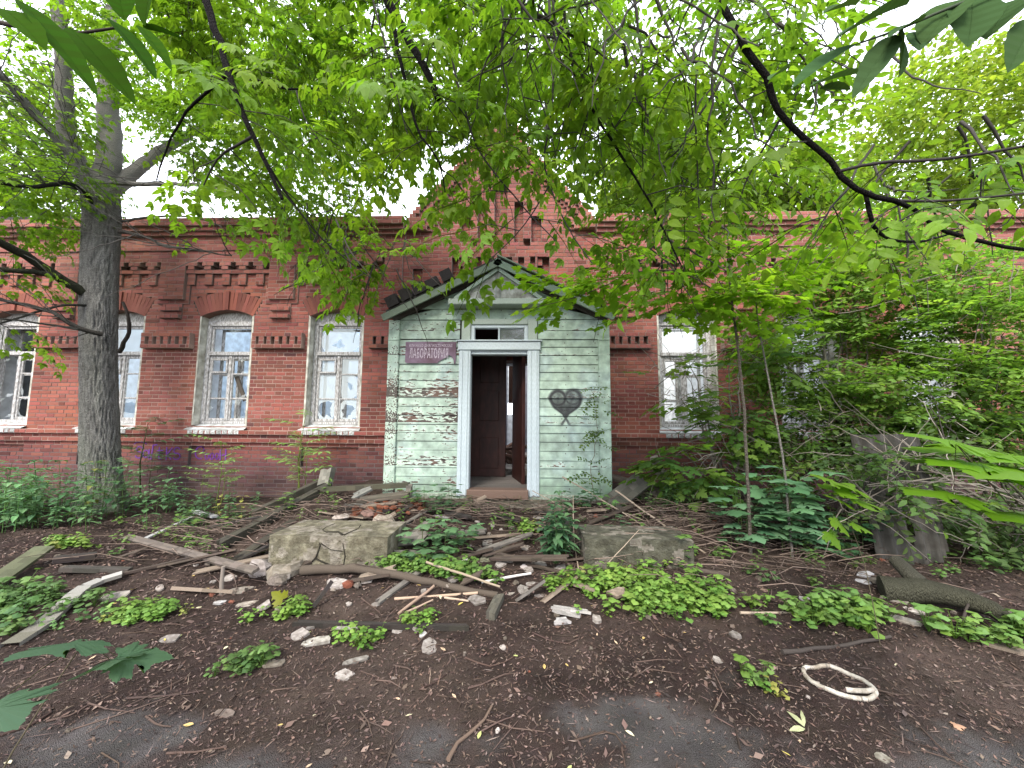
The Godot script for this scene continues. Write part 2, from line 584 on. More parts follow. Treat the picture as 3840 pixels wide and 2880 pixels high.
func building() -> void:
	var house := thing("brick_building", "derelict red brick building with stepped gable, corbelled frieze and broken white windows", "building")
	rng.seed = 77
	var where := []
	var tint := []
	var spot := []
	var mor := MB.new()
	var joint := 0.0135
	for r in range(-1, 98):
		var y0 := r * ROW
		var yc := y0 + ROW * 0.5
		if yc > 7.5: break
		# runs of equal relief
		var x := -13.0
		var step := 0.02
		var start := x
		var last := relief(x + 0.5 * step, yc)
		while x < 10.5:
			x += step
			var d := relief(x + 0.5 * step, yc) if x < 10.49 else -99.0
			if absf(d - last) > 0.001:
				if last > -5.0:
					var tone := Color(0.52, 0.36, 0.3).lerp(Color(0.24, 0.17, 0.15), clampf(0.5 + low_noise.get_noise_2d(start * 14.0, yc * 20.0) * 1.6, 0, 1)) if yc > 1.1 else Color(0.17, 0.135, 0.135)
					mor.col = tone
					mor.box(Vector3(start, y0, -0.3), Vector3(x, y0 + ROW, last - 0.0055), Transform3D(), "bd" if absf(last) < 0.001 else "b")
					# bricks of this run, in a bond of stretchers and headers
					var shift := 0.0 if r % 2 == 0 else 0.19
					var bx := start
					var grid := floorf((start - shift) / 0.383)
					var cuts := [start]
					var gx0 := grid * 0.383 + shift
					while gx0 < x:
						for cx in [gx0, gx0 + 0.255]:
							if cx > start + 0.05 and cx < x - 0.05: cuts.append(cx)
						gx0 += 0.383
					cuts.append(x)
					for k in cuts.size() - 1:
						var a: float = cuts[k] + joint * 0.5
						var b: float = cuts[k + 1] - joint * 0.5
						if b - a < 0.02: continue
						var dz := last + R(-0.004, 0.003)
						var t := Transform3D(Basis(Vector3(b - a, R(-0.003, 0.003), 0), Vector3(0, ROW - joint + R(-0.003, 0.002), 0), Vector3(0, 0, 0.16)), Vector3(a, y0 + joint * 0.5 + R(-0.001, 0.002), dz))
						where.append(t)
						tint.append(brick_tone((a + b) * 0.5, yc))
						spot.append(Vector2((a + b) * 0.5, yc))
				start = x
				last = d
	# arches of standing bricks over the windows
	for wx in WINDOWS:
		for k in 17:
			var an := deg_to_rad(-27.5 + 55.0 * (k + 0.5) / 17.0)
			var up := Vector3(sin(an), cos(an), 0)
			var side := Vector3(cos(an), -sin(an), 0)
			var c := Vector3(wx, 2.63, 0) + up * 1.165
			var z := 0.03 if k == 8 else R(-0.003, 0.004)
			where.append(Transform3D(Basis(side * 0.073, up * 0.375, Vector3(0, 0, 0.16)), c - side * 0.0365 + Vector3(0, 0, z)))
			tint.append(brick_tone(c.x, 4.0 + R(-0.2, 0.2)).lerp(Color(0.24, 0.085, 0.065), 0.45))
			spot.append(Vector2(c.x, 4.0))
		mor.col = Color(0.3, 0.18, 0.145)
		for k in 17:
			var an := deg_to_rad(-27.8 + 55.6 * (k + 0.5) / 17.0)
			var t := Transform3D(Basis(Vector3(cos(an), -sin(an), 0), Vector3(sin(an), cos(an), 0), Vector3(0, 0, 1)), Vector3(wx, 2.63, 0))
			mor.box(Vector3(-0.041, 1.162, -0.3), Vector3(0.041, 1.545, -0.0065 - 0.0004 * (k % 2)), t)
	# lintel over the passage behind the porch, and the thickness of the wall
	obj("mortar", mor, M.mortar, house)
	var meshes := []
	for k in 6: meshes.append(brick_mesh(k))
	rng.seed = 78
	# the bricks best seen, between the windows left of the porch, are parts of their own
	var order := range(where.size())
	var score := []
	for k in where.size():
		var p: Vector2 = spot[k]
		score.append(absf(p.x + 4.6) * 1.1 + absf(p.y - 2.35) * 0.9 + (3.0 if p.x > -2.2 else 0.0) - (0.6 if p.y > 1.4 and p.y < 3.0 else 0.0))
	order.sort_custom(func(a, b): return score[a] < score[b])
	var tones := []
	for k in 14:
		tones.append(mat("brick_tone_%d" % k, Color.WHITE, 0.92, M.brick.albedo_texture, Vector3(2.3, 2.3, 2.3), M.brick.heightmap_texture, 1.2))
	var near := []
	for k in 300: near.append(order[k])
	near.sort_custom(func(a, b): return tint[a].get_luminance() < tint[b].get_luminance())
	for k in 300:
		var q: int = near[k]
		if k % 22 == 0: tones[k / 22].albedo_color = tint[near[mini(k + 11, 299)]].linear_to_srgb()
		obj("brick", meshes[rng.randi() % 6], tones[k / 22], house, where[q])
	var groups := [[], [], [], [], [], []]
	for k in range(300, order.size()):
		groups[rng.randi() % 6].append(order[k])
	for k in 6:
		var w2 := []
		var t2 := []
		for q in groups[k]:
			w2.append(where[q])
			t2.append(tint[q])
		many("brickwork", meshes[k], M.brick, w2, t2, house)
	backing(house)
	for k in WINDOWS.size(): window(house, k)
	graffiti(house)

func backing(house: Node3D) -> void:
	# the wall's inner leaf, rooms without a roof, the one roofed end and the passage
	var m := MB.new()
	m.col = Color(0.8, 0.84, 0.88)
	var edges := [-13.0]
	for wx in WINDOWS:
		edges.append(wx - 0.56); edges.append(wx + 0.56)
	edges.insert(9, -0.89)
	edges.insert(10, 0.11)
	edges.append(10.5)
	for k in range(0, edges.size(), 2):
		m.box(Vector3(edges[k], -0.1, -0.62), Vector3(edges[k + 1], 5.45, -0.301))
	for wx in WINDOWS:
		m.box(Vector3(wx - 0.56, -0.1, -0.62), Vector3(wx + 0.56, 1.46, -0.301))
		m.box(Vector3(wx - 0.56, 3.85, -0.62), Vector3(wx + 0.56, 5.45, -0.301))
	m.box(Vector3(-0.89, 2.75, -0.62), Vector3(0.11, 5.45, -0.301))
	m.col = Color(0.35, 0.13, 0.1)
	m.box(Vector3(GX - 1.5, 5.45, -0.5), Vector3(GX + 1.5, 5.9, -0.301))
	m.box(Vector3(GX - 1.1, 5.9, -0.5), Vector3(GX + 1.1, 6.4, -0.301))
	m.box(Vector3(GX - 0.6, 6.4, -0.5), Vector3(GX + 0.6, 7.2, -0.301))
	obj("inner_wall", m, M.whitewash, house)
	var r := MB.new()
	r.col = Color(0.85, 0.9, 0.95)
	# back wall of the rooms with one opening at the end of the passage
	r.box(Vector3(-13, 0.3, -5.2), Vector3(-0.55, 5.2, -4.9))
	r.box(Vector3(-0.35, 0.3, -5.2), Vector3(10.5, 5.2, -4.9))
	r.box(Vector3(-0.55, 0.3, -5.2), Vector3(-0.35, 1.8, -4.9))
	r.box(Vector3(-0.55, 2.2, -5.2), Vector3(-0.35, 5.2, -4.9))
	for px in [-9.3, -4.9, -1.6, 1.2, 4.3, 6.6]:
		r.col = Color(0.66, 0.8, 0.92) if px < -3.0 else Color(0.8, 0.82, 0.82)
		r.box(Vector3(px, 0.3, -4.9), Vector3(px + 0.16, 4.9 + R(-0.5, 0.3), -0.62))
	r.box(Vector3(-13.2, 0.3, -5.2), Vector3(-13.0, 5.4, 0.0))
	r.box(Vector3(10.5, 0.3, -5.2), Vector3(10.7, 5.4, 0.0))
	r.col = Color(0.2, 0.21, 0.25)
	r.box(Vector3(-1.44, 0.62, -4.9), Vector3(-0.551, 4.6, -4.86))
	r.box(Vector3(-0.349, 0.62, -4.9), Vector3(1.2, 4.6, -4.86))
	obj("partition", r, M.whitewash, house)
	var fl := MB.new()
	fl.col = Color(0.6, 0.56, 0.52)
	fl.box(Vector3(-13, 0.2, -4.9), Vector3(10.5, 0.62, -0.62))
	obj("floor", fl, M.concrete, house)
	var t := MB.new()
	t.col = Color(0.05, 0.04, 0.04)
	t.box(Vector3(-13.3, 5.62, -5.4), Vector3(-8.95, 5.78, 0.06))
	t.box(Vector3(-8.9, 5.6, -4.0), Vector3(-8.1, 5.7, 0.0))
	t.box(Vector3(-1.6, 4.0, -1.1), Vector3(1.36, 4.1, -0.62))
	obj("roof", t, M.old_wood, house)
	# fallen beams in the passage
	var d := MB.new()
	for k in 14:
		d.col = Color(0.25, 0.14, 0.1) * R(0.4, 1.3)
		var a := Vector3(R(-0.9, 0.2), 0.64, R(-3.6, -1.0))
		d.box(Vector3(-0.5, -0.03, -0.05), Vector3(0.5, 0.03, 0.05), Transform3D(Basis.from_euler(Vector3(R(-0.3, 0.3), R(0, 3), R(0.0, 0.6))), a + Vector3(0, R(0.05, 0.35), 0)))
	obj("fallen_beams", d, M.old_wood, house).set_meta("kind", "stuff")
	var pl := MB.new()
	pl.col = Color(0.2, 0.1, 0.07)
	pl.box(Vector3(-0.36, 2.0, -1.3), Vector3(-0.14, 4.0, -1.2))
	obj("timber_post", pl, M.old_wood, house)

func shard(mb: MB, lo: Vector2, hi: Vector2, z: float, s: int, big: float) -> void:
	# a remnant of broken glass along the edges of a light
	rng.seed = 9000 + s
	var c := Vector2(R(lo.x, hi.x), R(lo.y, hi.y)).lerp((lo + hi) * 0.5, 0.5)
	var rim := []
	var n := 14
	for k in n:
		var an := TAU * k / n
		var d := Vector2(cos(an), sin(an))
		var tx: float = ((hi.x if d.x > 0 else lo.x) - c.x) / d.x if absf(d.x) > 0.001 else 99.0
		var ty: float = ((hi.y if d.y > 0 else lo.y) - c.y) / d.y if absf(d.y) > 0.001 else 99.0
		var q := minf(tx, ty)
		rim.append([c + d * q, c + d * q * clampf(R(0.35, 1.1) * big, 0.05, 0.99)])
	for k in n:
		var a = rim[k]
		var b = rim[(k + 1) % n]
		mb.quad(Vector3(a[1].x, a[1].y, z), Vector3(a[0].x, a[0].y, z), Vector3(b[0].x, b[0].y, z), Vector3(b[1].x, b[1].y, z))

func window(house: Node3D, k: int) -> void:
	var wx: float = WINDOWS[k]
	var wood: Material = M.white_wood
	# plastered reveal and the casing
	var rv := MB.new()
	rv.col = Color(0.66, 0.66, 0.6)
	for s in [-1.0, 1.0]:
		rv.box(Vector3(wx + s * 0.545 - 0.018, 1.48, -0.24), Vector3(wx + s * 0.545 + 0.018, 3.68, -0.006 + R(-0.004, 0.002)))
	for q in 12:
		var x0 := -0.56 + 1.12 * q / 12.0
		var x1 := -0.56 + 1.12 * (q + 1) / 12.0
		var y0 := 3.825 - x0 * x0 * 0.38
		var y1 := 3.825 - x1 * x1 * 0.38
		rv.quad(Vector3(wx + x0, y0, -0.24), Vector3(wx + x1, y1, -0.24), Vector3(wx + x1, y1, -0.004), Vector3(wx + x0, y0, -0.004))
	var w := MB.new()
	w.col = Color(0.84, 0.85, 0.87)
	var zf := -0.17
	w.cbox(Vector3(wx - 0.53, 1.5, -0.3), Vector3(wx - 0.445, 3.58, zf), 0.012)
	w.cbox(Vector3(wx + 0.445, 1.5, -0.3), Vector3(wx + 0.53, 3.58, zf), 0.012)
	w.cbox(Vector3(wx - 0.525, 3.5, -0.3), Vector3(wx + 0.525, 3.6, zf + 0.003), 0.012)
	w.cbox(Vector3(wx - 0.445, 1.5, -0.3), Vector3(wx + 0.445, 1.56, zf - 0.002), 0.01)
	var frame := obj("window", w, wood, house)
	var hd := MB.new()
	hd.col = Color(0.85, 0.86, 0.83)
	for q in 12:
		var x0 := -0.53 + 1.06 * q / 12.0
		var x1 := -0.53 + 1.06 * (q + 1) / 12.0
		hd.quad(Vector3(wx + x0, 3.595, zf - 0.03), Vector3(wx + x1, 3.595, zf - 0.03), Vector3(wx + x1, 3.825 - x1 * x1 * 0.38, zf - 0.03), Vector3(wx + x0, 3.825 - x0 * x0 * 0.38, zf - 0.03))
	obj("arch_board", hd, wood, frame)
	obj("reveal", rv, M.plaster, frame)
	var z := zf - 0.03
	var bars := MB.new()
	for layer in 2:
		bars.col = Color(0.8, 0.81, 0.83) if layer == 0 else Color(0.85, 0.86, 0.86)
		if layer == 1: z -= 0.26
		if layer == 1 and k == 1: continue
		bars.cbox(Vector3(wx - 0.444, 2.89, z - 0.05), Vector3(wx + 0.444, 2.97, z + 0.045), 0.012)
		# upper light
		bars.cbox(Vector3(wx - 0.444, 2.971, z - 0.04), Vector3(wx - 0.395, 3.45, z), 0.008)
		bars.cbox(Vector3(wx + 0.395, 2.971, z - 0.04), Vector3(wx + 0.444, 3.45, z), 0.008)
		bars.cbox(Vector3(wx - 0.444, 3.451, z - 0.04), Vector3(wx + 0.444, 3.499, z), 0.008)
		# two casements with their bars
		for s in [-1.0, 1.0]:
			var a: float = wx + minf(s * 0.444, s * 0.005)
			var b: float = wx + maxf(s * 0.444, s * 0.005)
			if layer == 0 and k == 0 and s < 0: continue
			bars.cbox(Vector3(a, 1.561, z - 0.042), Vector3(a + 0.055, 2.889, z - 0.002), 0.008)
			bars.cbox(Vector3(b - 0.055, 1.561, z - 0.042), Vector3(b, 2.889, z - 0.002), 0.008)
			for y in [1.562, 2.0, 2.5, 2.83]:
				bars.cbox(Vector3(a + 0.056, y, z - 0.038), Vector3(b - 0.056, y + (0.055 if y > 2.7 or y < 1.7 else 0.03), z - 0.006), 0.006)
		if layer == 0:
			bars.cbox(Vector3(wx - 0.03, 1.562, z), Vector3(wx + 0.03, 2.888, z + 0.02), 0.008)
			# small opening light in the left casement
			if k != 0:
				for yy in [2.53, 2.79]: bars.cbox(Vector3(wx - 0.39, yy, z), Vector3(wx - 0.05, yy + 0.035, z + 0.025), 0.006)
				for xx in [wx - 0.39, wx - 0.085]: bars.cbox(Vector3(xx, 2.566, z), Vector3(xx + 0.035, 2.789, z + 0.024), 0.006)
	obj("sash", bars, wood, frame)
	z = zf - 0.05
	var lights := [[Vector2(-0.394, 2.972), Vector2(0.394, 3.45)], [Vector2(-0.388, 2.531), Vector2(-0.061, 2.829)], [Vector2(0.061, 2.531), Vector2(0.388, 2.829)], [Vector2(-0.388, 2.031), Vector2(-0.061, 2.5)], [Vector2(0.061, 2.031), Vector2(0.388, 2.5)], [Vector2(-0.388, 1.618), Vector2(-0.061, 2.0)], [Vector2(0.061, 1.618), Vector2(0.388, 2.0)]]
	for q in lights.size():
		var lo: Vector2 = lights[q][0] + Vector2(wx, 0)
		var hi: Vector2 = lights[q][1] + Vector2(wx, 0)
		var p := MB.new()
		var whole: bool = (k == 1 and q < 5) or (k == 3 and q in [0, 1, 2, 3, 4]) or (k >= 4 and q % 2 == 0)
		if whole:
			p.quad(Vector3(lo.x, lo.y, z), Vector3(hi.x, lo.y, z), Vector3(hi.x, hi.y, z), Vector3(lo.x, hi.y, z))
			if k == 3 and q in [0, 4]:
				p = MB.new()
				shard(p, lo, hi, z, k * 10 + q, 0.4)
		else:
			shard(p, lo, hi, z, k * 10 + q, 1.7 if k == 0 else 1.5 if k == 2 else 0.95)
		obj("pane", p, M.dusty_glass if (k == 3 or (k == 1 and q == 0)) else M.glass, frame)
	# sloping sill with flaking paint over a row of whitewashed bricks
	var sl := MB.new()
	sl.col = Color(0.66, 0.7, 0.73)
	sl.quad(Vector3(wx - 0.6, 1.405, 0.1), Vector3(wx + 0.6, 1.405, 0.1), Vector3(wx + 0.53, 1.5, -0.18), Vector3(wx - 0.53, 1.5, -0.18))
	sl.quad(Vector3(wx - 0.6, 1.392, 0.1), Vector3(wx + 0.6, 1.392, 0.1), Vector3(wx + 0.6, 1.405, 0.1), Vector3(wx - 0.6, 1.405, 0.1))
	obj("sill", sl, M.plaster, frame)
	var wb := MB.new()
	for q in 9:
		wb.col = Color(0.68, 0.7, 0.72) * R(0.5, 1.1)
		var x0 := wx - 0.5 + q * 0.115
		if rng.randf() < 0.85: wb.cbox(Vector3(x0, 1.308, 0.0), Vector3(x0 + 0.1, 1.386, 0.134 + R(0, 0.006)), 0.008)
	obj("sill_bricks", wb, M.stone, frame)
	if k == 2:
		var pk := MB.new()
		pk.col = Color(0.1, 0.085, 0.07)
		pk.box(Vector3(-0.04, -0.3, -0.012), Vector3(0.04, 0.3, 0.012), Transform3D(Basis(Vector3(0, 0, 1), 0.42), Vector3(wx + 0.17, 2.25, zf - 0.12)))
		obj("loose_slat", pk, M.old_wood, frame)

func ribbon(m: MB, pts: Array, z: float, w: float) -> void:
	for k in pts.size() - 1:
		var a := Vector3(pts[k].x, pts[k].y, z)
		var b := Vector3(pts[k + 1].x, pts[k + 1].y, z)
		var d := (b - a).normalized()
		var o := Vector3(-d.y, d.x, 0) * w * 0.5
		m.quad(a - o - d * w * 0.3, b - o + d * w * 0.3, b + o + d * w * 0.3, a + o - d * w * 0.3)

func arc(cx: float, cy: float, rx: float, ry: float, a0: float, a1: float) -> Array:
	var out := []
	for k in 11:
		var a := deg_to_rad(lerpf(a0, a1, k / 10.0))
		out.append(Vector2(cx + rx * cos(a), cy + ry * sin(a)))
	return out

func graffiti(house: Node3D) -> void:
	# two tags in violet spray paint on the plinth
	var m := MB.new()
	m.col = Color(0.13, 0.04, 0.25)
	var z := 0.0065
	var w := 0.022
	var ox := -7.62
	var oy := 0.78
	for k in 6:
		var x := ox + 0.02 + k * 0.15
		match k:
			0:
				ribbon(m, arc(x + 0.05, oy + 0.22, 0.06, 0.05, 20, 270), z, w)
				ribbon(m, arc(x + 0.05, oy + 0.11, 0.07, 0.06, 90, -160), z + 0.0005, w)
				ribbon(m, arc(x + 0.06, oy + 0.3, 0.13, 0.06, 160, 20), z + 0.001, w * 0.7)
			1:
				ribbon(m, arc(x + 0.04, oy + 0.13, 0.06, 0.07, 0, 360), z + 0.0002, w)
				ribbon(m, [Vector2(x + 0.1, oy + 0.22), Vector2(x + 0.11, oy + 0.03)], z + 0.0007, w)
			2: ribbon(m, [Vector2(x, oy + 0.03), Vector2(x + 0.02, oy + 0.3), Vector2(x + 0.1, oy + 0.31)], z + 0.0003, w)
			3:
				ribbon(m, [Vector2(x, oy + 0.26), Vector2(x + 0.01, oy + 0.04), Vector2(x + 0.07, oy + 0.04)], z + 0.0004, w)
				ribbon(m, [Vector2(x - 0.04, oy + 0.19), Vector2(x + 0.08, oy + 0.2)], z + 0.0009, w * 0.8)
			4:
				ribbon(m, [Vector2(x, oy + 0.26), Vector2(x + 0.01, oy + 0.02)], z + 0.0002, w)
				ribbon(m, [Vector2(x + 0.11, oy + 0.25), Vector2(x + 0.02, oy + 0.13), Vector2(x + 0.11, oy + 0.03)], z + 0.0008, w)
			5:
				ribbon(m, arc(x + 0.06, oy + 0.2, 0.06, 0.06, 30, 270), z + 0.0003, w)
				ribbon(m, arc(x + 0.06, oy + 0.09, 0.07, 0.06, 90, -150), z + 0.0006, w)
	obj("graffiti", m, M.plain, house)
	var s := MB.new()
	s.col = Color(0.13, 0.035, 0.23)
	z = -0.0535
	ox = -6.47
	oy = 0.8
	ribbon(s, arc(ox + 0.1, oy + 0.14, 0.1, 0.12, 60, 290), z, w)
	ribbon(s, arc(ox + 0.12, oy + 0.2, 0.05, 0.05, 90, -60), z + 0.0004, w * 0.8)
	for k in 3: ribbon(s, arc(ox + 0.24 + 0.1 * k, oy + 0.07, 0.035, 0.06, 0, 360), z + 0.0002, w)
	ribbon(s, [Vector2(ox + 0.5, oy + 0.2), Vector2(ox + 0.51, oy)], z + 0.0005, w)
	ribbon(s, [Vector2(ox + 0.5, oy + 0.09), Vector2(ox + 0.62, oy + 0.1)], z + 0.0008, w)
	ribbon(s, [Vector2(ox + 0.61, oy + 0.21), Vector2(ox + 0.62, oy)], z + 0.0003, w)
	obj("graffiti", s, M.plain, house)

# ---------------------------------------------------------------- the wooden porch
const PX := -0.41   # middle of the porch
const PZ := 1.6     # its front

func roof_y(x: float) -> float:
	return 4.0 - absf(x - PX) * 0.49

func heart(x: float, y: float) -> float:
	# density of the black spray paint of the heart
	var wob := soil_noise.get_noise_2d(x * 90.0, y * 90.0)
	x += 0.012 * soil_noise.get_noise_2d(x * 60.0 + 9.0, y * 60.0)
	var d := 0.0
	for s in [-1.0, 1.0]:
		var q := Vector2((x - 0.612 - s * 0.112) / 0.135, (y - 1.955 - s * 0.006) / 0.13).length()
		d = maxf(d, ss(0.42, 0.0, absf(q - 0.8)) * (0.95 if s < 0 else 0.8))
		d = maxf(d, 0.75 * ss(0.45, 0.05, q))
		if q < 0.85: d = maxf(d, 0.5 + 0.3 * wob)
	var t := clampf((1.95 - y) / 0.27, 0.0, 1.0)
	if y < 1.96 and y > 1.67:
		var half := 0.245 * (1.0 - t * t)
		var e := absf(x - 0.612)
		d = maxf(d, 0.9 * ss(0.05, 0.005, absf(e - half + 0.02)))
		if e < half: d = maxf(d, 0.5 + 0.3 * ss(0.1, 0.6, t) + 0.2 * wob)
	for s in [-1.0, 1.0]:
		var u := (1.73 - y) / 0.19
		if u > 0.0 and u < 1.0: d = maxf(d, 0.85 * ss(0.034, 0.006, absf(x - 0.61 - s * (0.05 - u * 0.115))) * (1.0 - 0.5 * u * u))
	return d

func facade() -> ImageTexture:
	# mint paint, weathered and flaking, as it lies over the whole front
	var w := 1024
	var h := 1024
	var f := FastNoiseLite.new()
	f.seed = 31; f.frequency = 0.02; f.fractal_octaves = 5
	var big := f.get_image(w, h).get_data()
	f.seed = 32; f.frequency = 0.11; f.fractal_octaves = 3
	var flake := f.get_image(w, h).get_data()
	f.seed = 33; f.frequency = 0.006; f.fractal_octaves = 3
	var zone := f.get_image(w, h).get_data()
	f.seed = 34; f.frequency = 0.25; f.fractal_octaves = 2
	var grit := f.get_image(w, h).get_data()
	var out := PackedByteArray()
	out.resize(w * h * 3)
	for j in h:
		var y := 4.2 - j * 3.8 / h
		var board := fposmod(y - 0.55, 0.128) / 0.128
		var row := int((y - 0.55) / 0.128)
		var rt := fposmod(row * 0.6180339, 1.0)
		for k in w:
			var x := -2.25 + k * 3.7 / w
			var q := j * w + k
			var b := big[q] / 255.0
			var fl := flake[j * w + (k / 4 if absf(x + 0.4) < 1.5 else k)] / 255.0
			var zn := zone[q] / 255.0
			var gr := grit[q] / 255.0
			# where the paint has come off: low on the left and right of the boards, by the posts and the door
			var p := 0.0
			if x < -0.9: p = 0.19 + 0.26 * zn
			else: p = 0.09 + 0.2 * zn
			if y > 2.85: p *= 0.6 if y > 3.2 else 0.9
			if y < 2.3 and y > 1.4 and x < -1.0: p += 0.1
			if x < -1.93: p += 0.03 + 0.1 * ss(2.6, 2.0, y)
			if x > -1.25 and x < -1.0: p += 0.06 * ss(2.3, 1.8, y)
			p += 0.17 * ss(0.25, 0.0, board) + (0.13 if rt > 0.72 else -0.06 if rt < 0.35 else 0.0) + 0.1 * ss(0.75, 0.5, y)
			var bare := ss(0.0, 0.05, p - 0.17 - 0.62 * absf(fl - 0.1) - 0.2 * (1.0 - b))
			var tone := 0.74 + 0.46 * b * 0.7 + 0.08 * (rt - 0.5) + 0.07 * (gr - 0.5)
			var c := Color(0.66, 0.745, 0.685) * tone
			c = c.lerp(Color(0.67, 0.75, 0.76) * tone, clampf((zn - 0.45) * 1.6, 0.0, 0.6))
			# green growth and dirt in the damp places
			var damp := ss(0.9, 0.55, y) * 0.55 + ss(3.15, 3.5, y) * 0.45 + ss(0.9, 1.3, x) * ss(1.3, 0.6, y) * 0.5
			c = c.lerp(Color(0.4, 0.5, 0.4) * (0.7 + 0.5 * b), clampf(damp * (0.35 + 0.9 * b), 0.0, 0.8))
			var wood := Color(0.23, 0.2, 0.18) * (0.6 + 0.8 * gr)
			if zn > 0.62: wood = wood.lerp(Color(0.4, 0.27, 0.22), 0.5)
			# an older, whiter coat shows round the flakes
			var under := ss(-0.07, 0.02, p - 0.17 - 0.62 * absf(fl - 0.1) - 0.2 * (1.0 - b))
			c = c.lerp(Color(0.8, 0.8, 0.77) * tone, under * 0.7)
			# nail heads
			if absf(board - 0.5) < 0.07 and absf(fposmod(x + 0.11 * rt, 0.46) - 0.2) < 0.006: c = Color(0.3, 0.27, 0.25)
			c = c.lerp(wood, bare)
			if x > 0.25 and x < 0.98 and y > 1.45 and y < 2.2:
				c = c.lerp(Color(0.08, 0.08, 0.1), clampf(heart(x, y) * (0.95 + 0.4 * (gr - 0.4)), 0.0, 0.95))
			out[q * 3] = int(clampf(c.r, 0, 1) * 255)
			out[q * 3 + 1] = int(clampf(c.g, 0, 1) * 255)
			out[q * 3 + 2] = int(clampf(c.b, 0, 1) * 255)
	return ImageTexture.create_from_image(Image.create_from_data(w, h, false, Image.FORMAT_RGB8, out))

func facade_uv(m: MB, from := 0) -> void:
	for k in range(from, m.v.size()):
		m.u[k] = Vector2((m.v[k].x + 2.25) / 3.7, (4.2 - m.v[k].y) / 3.8)

func porch() -> void:
	var house := thing("wooden_porch", "mint green clapboard porch with open doorway, pale door frame and sagging gable roof", "porch")
	rng.seed = 411
	var paint := StandardMaterial3D.new()
	paint.resource_name = "mint_paint"
	paint.albedo_texture = facade()
	paint.vertex_color_use_as_albedo = true
	paint.roughness = 0.72
	M["mint"] = paint
	# clapboards, each a board of its own
	var y := 0.52
	var row := 0
	while y < 3.95:
		var hgt := 0.128 + R(-0.012, 0.012)
		if y > 2.95: hgt = 0.17
		var spans := [[-1.93, -1.0], [0.2, 1.11]] if y < 2.95 else [[-1.93, -1.0], [0.2, 1.11]] if y < 3.1 else [[PX - 1.52, PX + 1.52]]
		for s in spans:
			var a: float = s[0]
			var b: float = s[1]
			var yt := y + hgt - 0.007
			var m := MB.new()
			var dz := R(-0.004, 0.004)
			var tilt := R(0.006, 0.022)
			m.col = Color(1, 1, 1) * R(0.86, 1.06)
			var sag := R(-0.009, 0.009)
			var n := 6
			var lim := func(x: float, yy: float) -> float: return minf(yy, roof_y(x) - 0.06)
			if roof_y((a + b) * 0.5) - 0.06 < y + 0.02: continue
			if y > 3.1:
				var half := (4.0 - 0.06 - y) / 0.49
				a = maxf(a, PX - half)
				b = minf(b, PX + half)
			for k in n:
				var x0 := lerpf(a, b, k / float(n))
				var x1 := lerpf(a, b, (k + 1) / float(n))
				var b0 := y + R(-0.001, 0.001)
				var zt := PZ + dz
				var zb := PZ + dz + tilt
				var p := [Vector3(x0, y + sag * x0 * 0.3, zb), Vector3(x1, y + sag * x1 * 0.3, zb), Vector3(x1, lim.call(x1, yt) + sag * x1 * 0.3, zt), Vector3(x0, lim.call(x0, yt) + sag * x0 * 0.3, zt)]
				if p[3].y < p[0].y: p[3].y = p[0].y
				if p[2].y < p[1].y: p[2].y = p[1].y
				m.quad(p[0], p[1], p[2], p[3])
				m.quad(p[0] - Vector3(0, 0, 0.03), p[1] - Vector3(0, 0, 0.03), p[1], p[0])
				m.quad(p[3], p[2], p[2] - Vector3(0, 0, 0.03), p[3] - Vector3(0, 0, 0.03))
			facade_uv(m)
			obj("plank", m, paint, house)
		y += hgt
		row += 1
	# dark sheathing behind the boards and the side walls
	var bk := MB.new()
	bk.col = Color(0.05, 0.045, 0.04)
	bk.box(Vector3(-2.02, 0.45, 1.5), Vector3(-0.83, 3.05, 1.565))
	bk.box(Vector3(0.05, 0.45, 1.5), Vector3(1.2, 3.05, 1.565))
	bk.box(Vector3(-0.83, 3.08, 1.5), Vector3(0.05, 3.12, 1.565))
	for k in 8:
		var yy := 3.06 + k * 0.115
		var hw := minf((4.0 - 0.12 - yy - 0.115) / 0.49, 1.6)
		if hw > 0.0: bk.box(Vector3(PX - hw, yy + 0.06, 1.5), Vector3(PX + hw, yy + 0.175, 1.562))
	for s in [-2.07, 1.19]:
		bk.box(Vector3(s, 0.4, 0.12), Vector3(s + 0.06, 3.15, 1.53))
	obj("sheathing", bk, M.old_wood, house)
	for s in [-1.0, 1.0]:
		for k in 20:
			var m := MB.new()
			m.col = Color.WHITE * R(0.9, 1.05)
			var x: float = PX + s * 1.675
			var t := Transform3D(Basis(Vector3.UP, s * PI / 2), Vector3(x, 0.55 + k * 0.128, 0.83))
			m.box(Vector3(-0.7, 0.0, -0.02), Vector3(0.7, 0.122, 0.0 + R(0.004, 0.012)), t)
			for q in m.v.size(): m.u[q] = Vector2(fposmod(m.v[q].z * 0.27, 1.0), (4.2 - m.v[q].y) / 3.8)
			obj("side_plank", m, paint, house)
	# corner posts
	for s in [[-2.1, -1.93], [1.11, 1.28]]:
		var m := MB.new()
		m.cbox(Vector3(s[0], 0.5, 1.45), Vector3(s[1], 3.14, PZ + 0.045), 0.01)
		m.cbox(Vector3(s[0] + 0.005, 2.82, PZ + 0.02), Vector3(s[1] - 0.005, 2.85, PZ + 0.056), 0.006)
		facade_uv(m)
		obj("corner_post", m, paint, house)
	# door frame
	var fr := MB.new()
	for s in [[-1.0, -0.82], [0.04, 0.22]]:
		fr.cbox(Vector3(s[0], 0.5, 1.48), Vector3(s[1], 2.665, PZ + 0.05), 0.012)
		fr.cbox(Vector3(s[0] + 0.035, 0.5, PZ + 0.045), Vector3(s[0] + 0.06, 2.66, PZ + 0.062), 0.006)
		fr.cbox(Vector3(s[1] - 0.06, 0.5, PZ + 0.045), Vector3(s[1] - 0.035, 2.66, PZ + 0.062), 0.006)
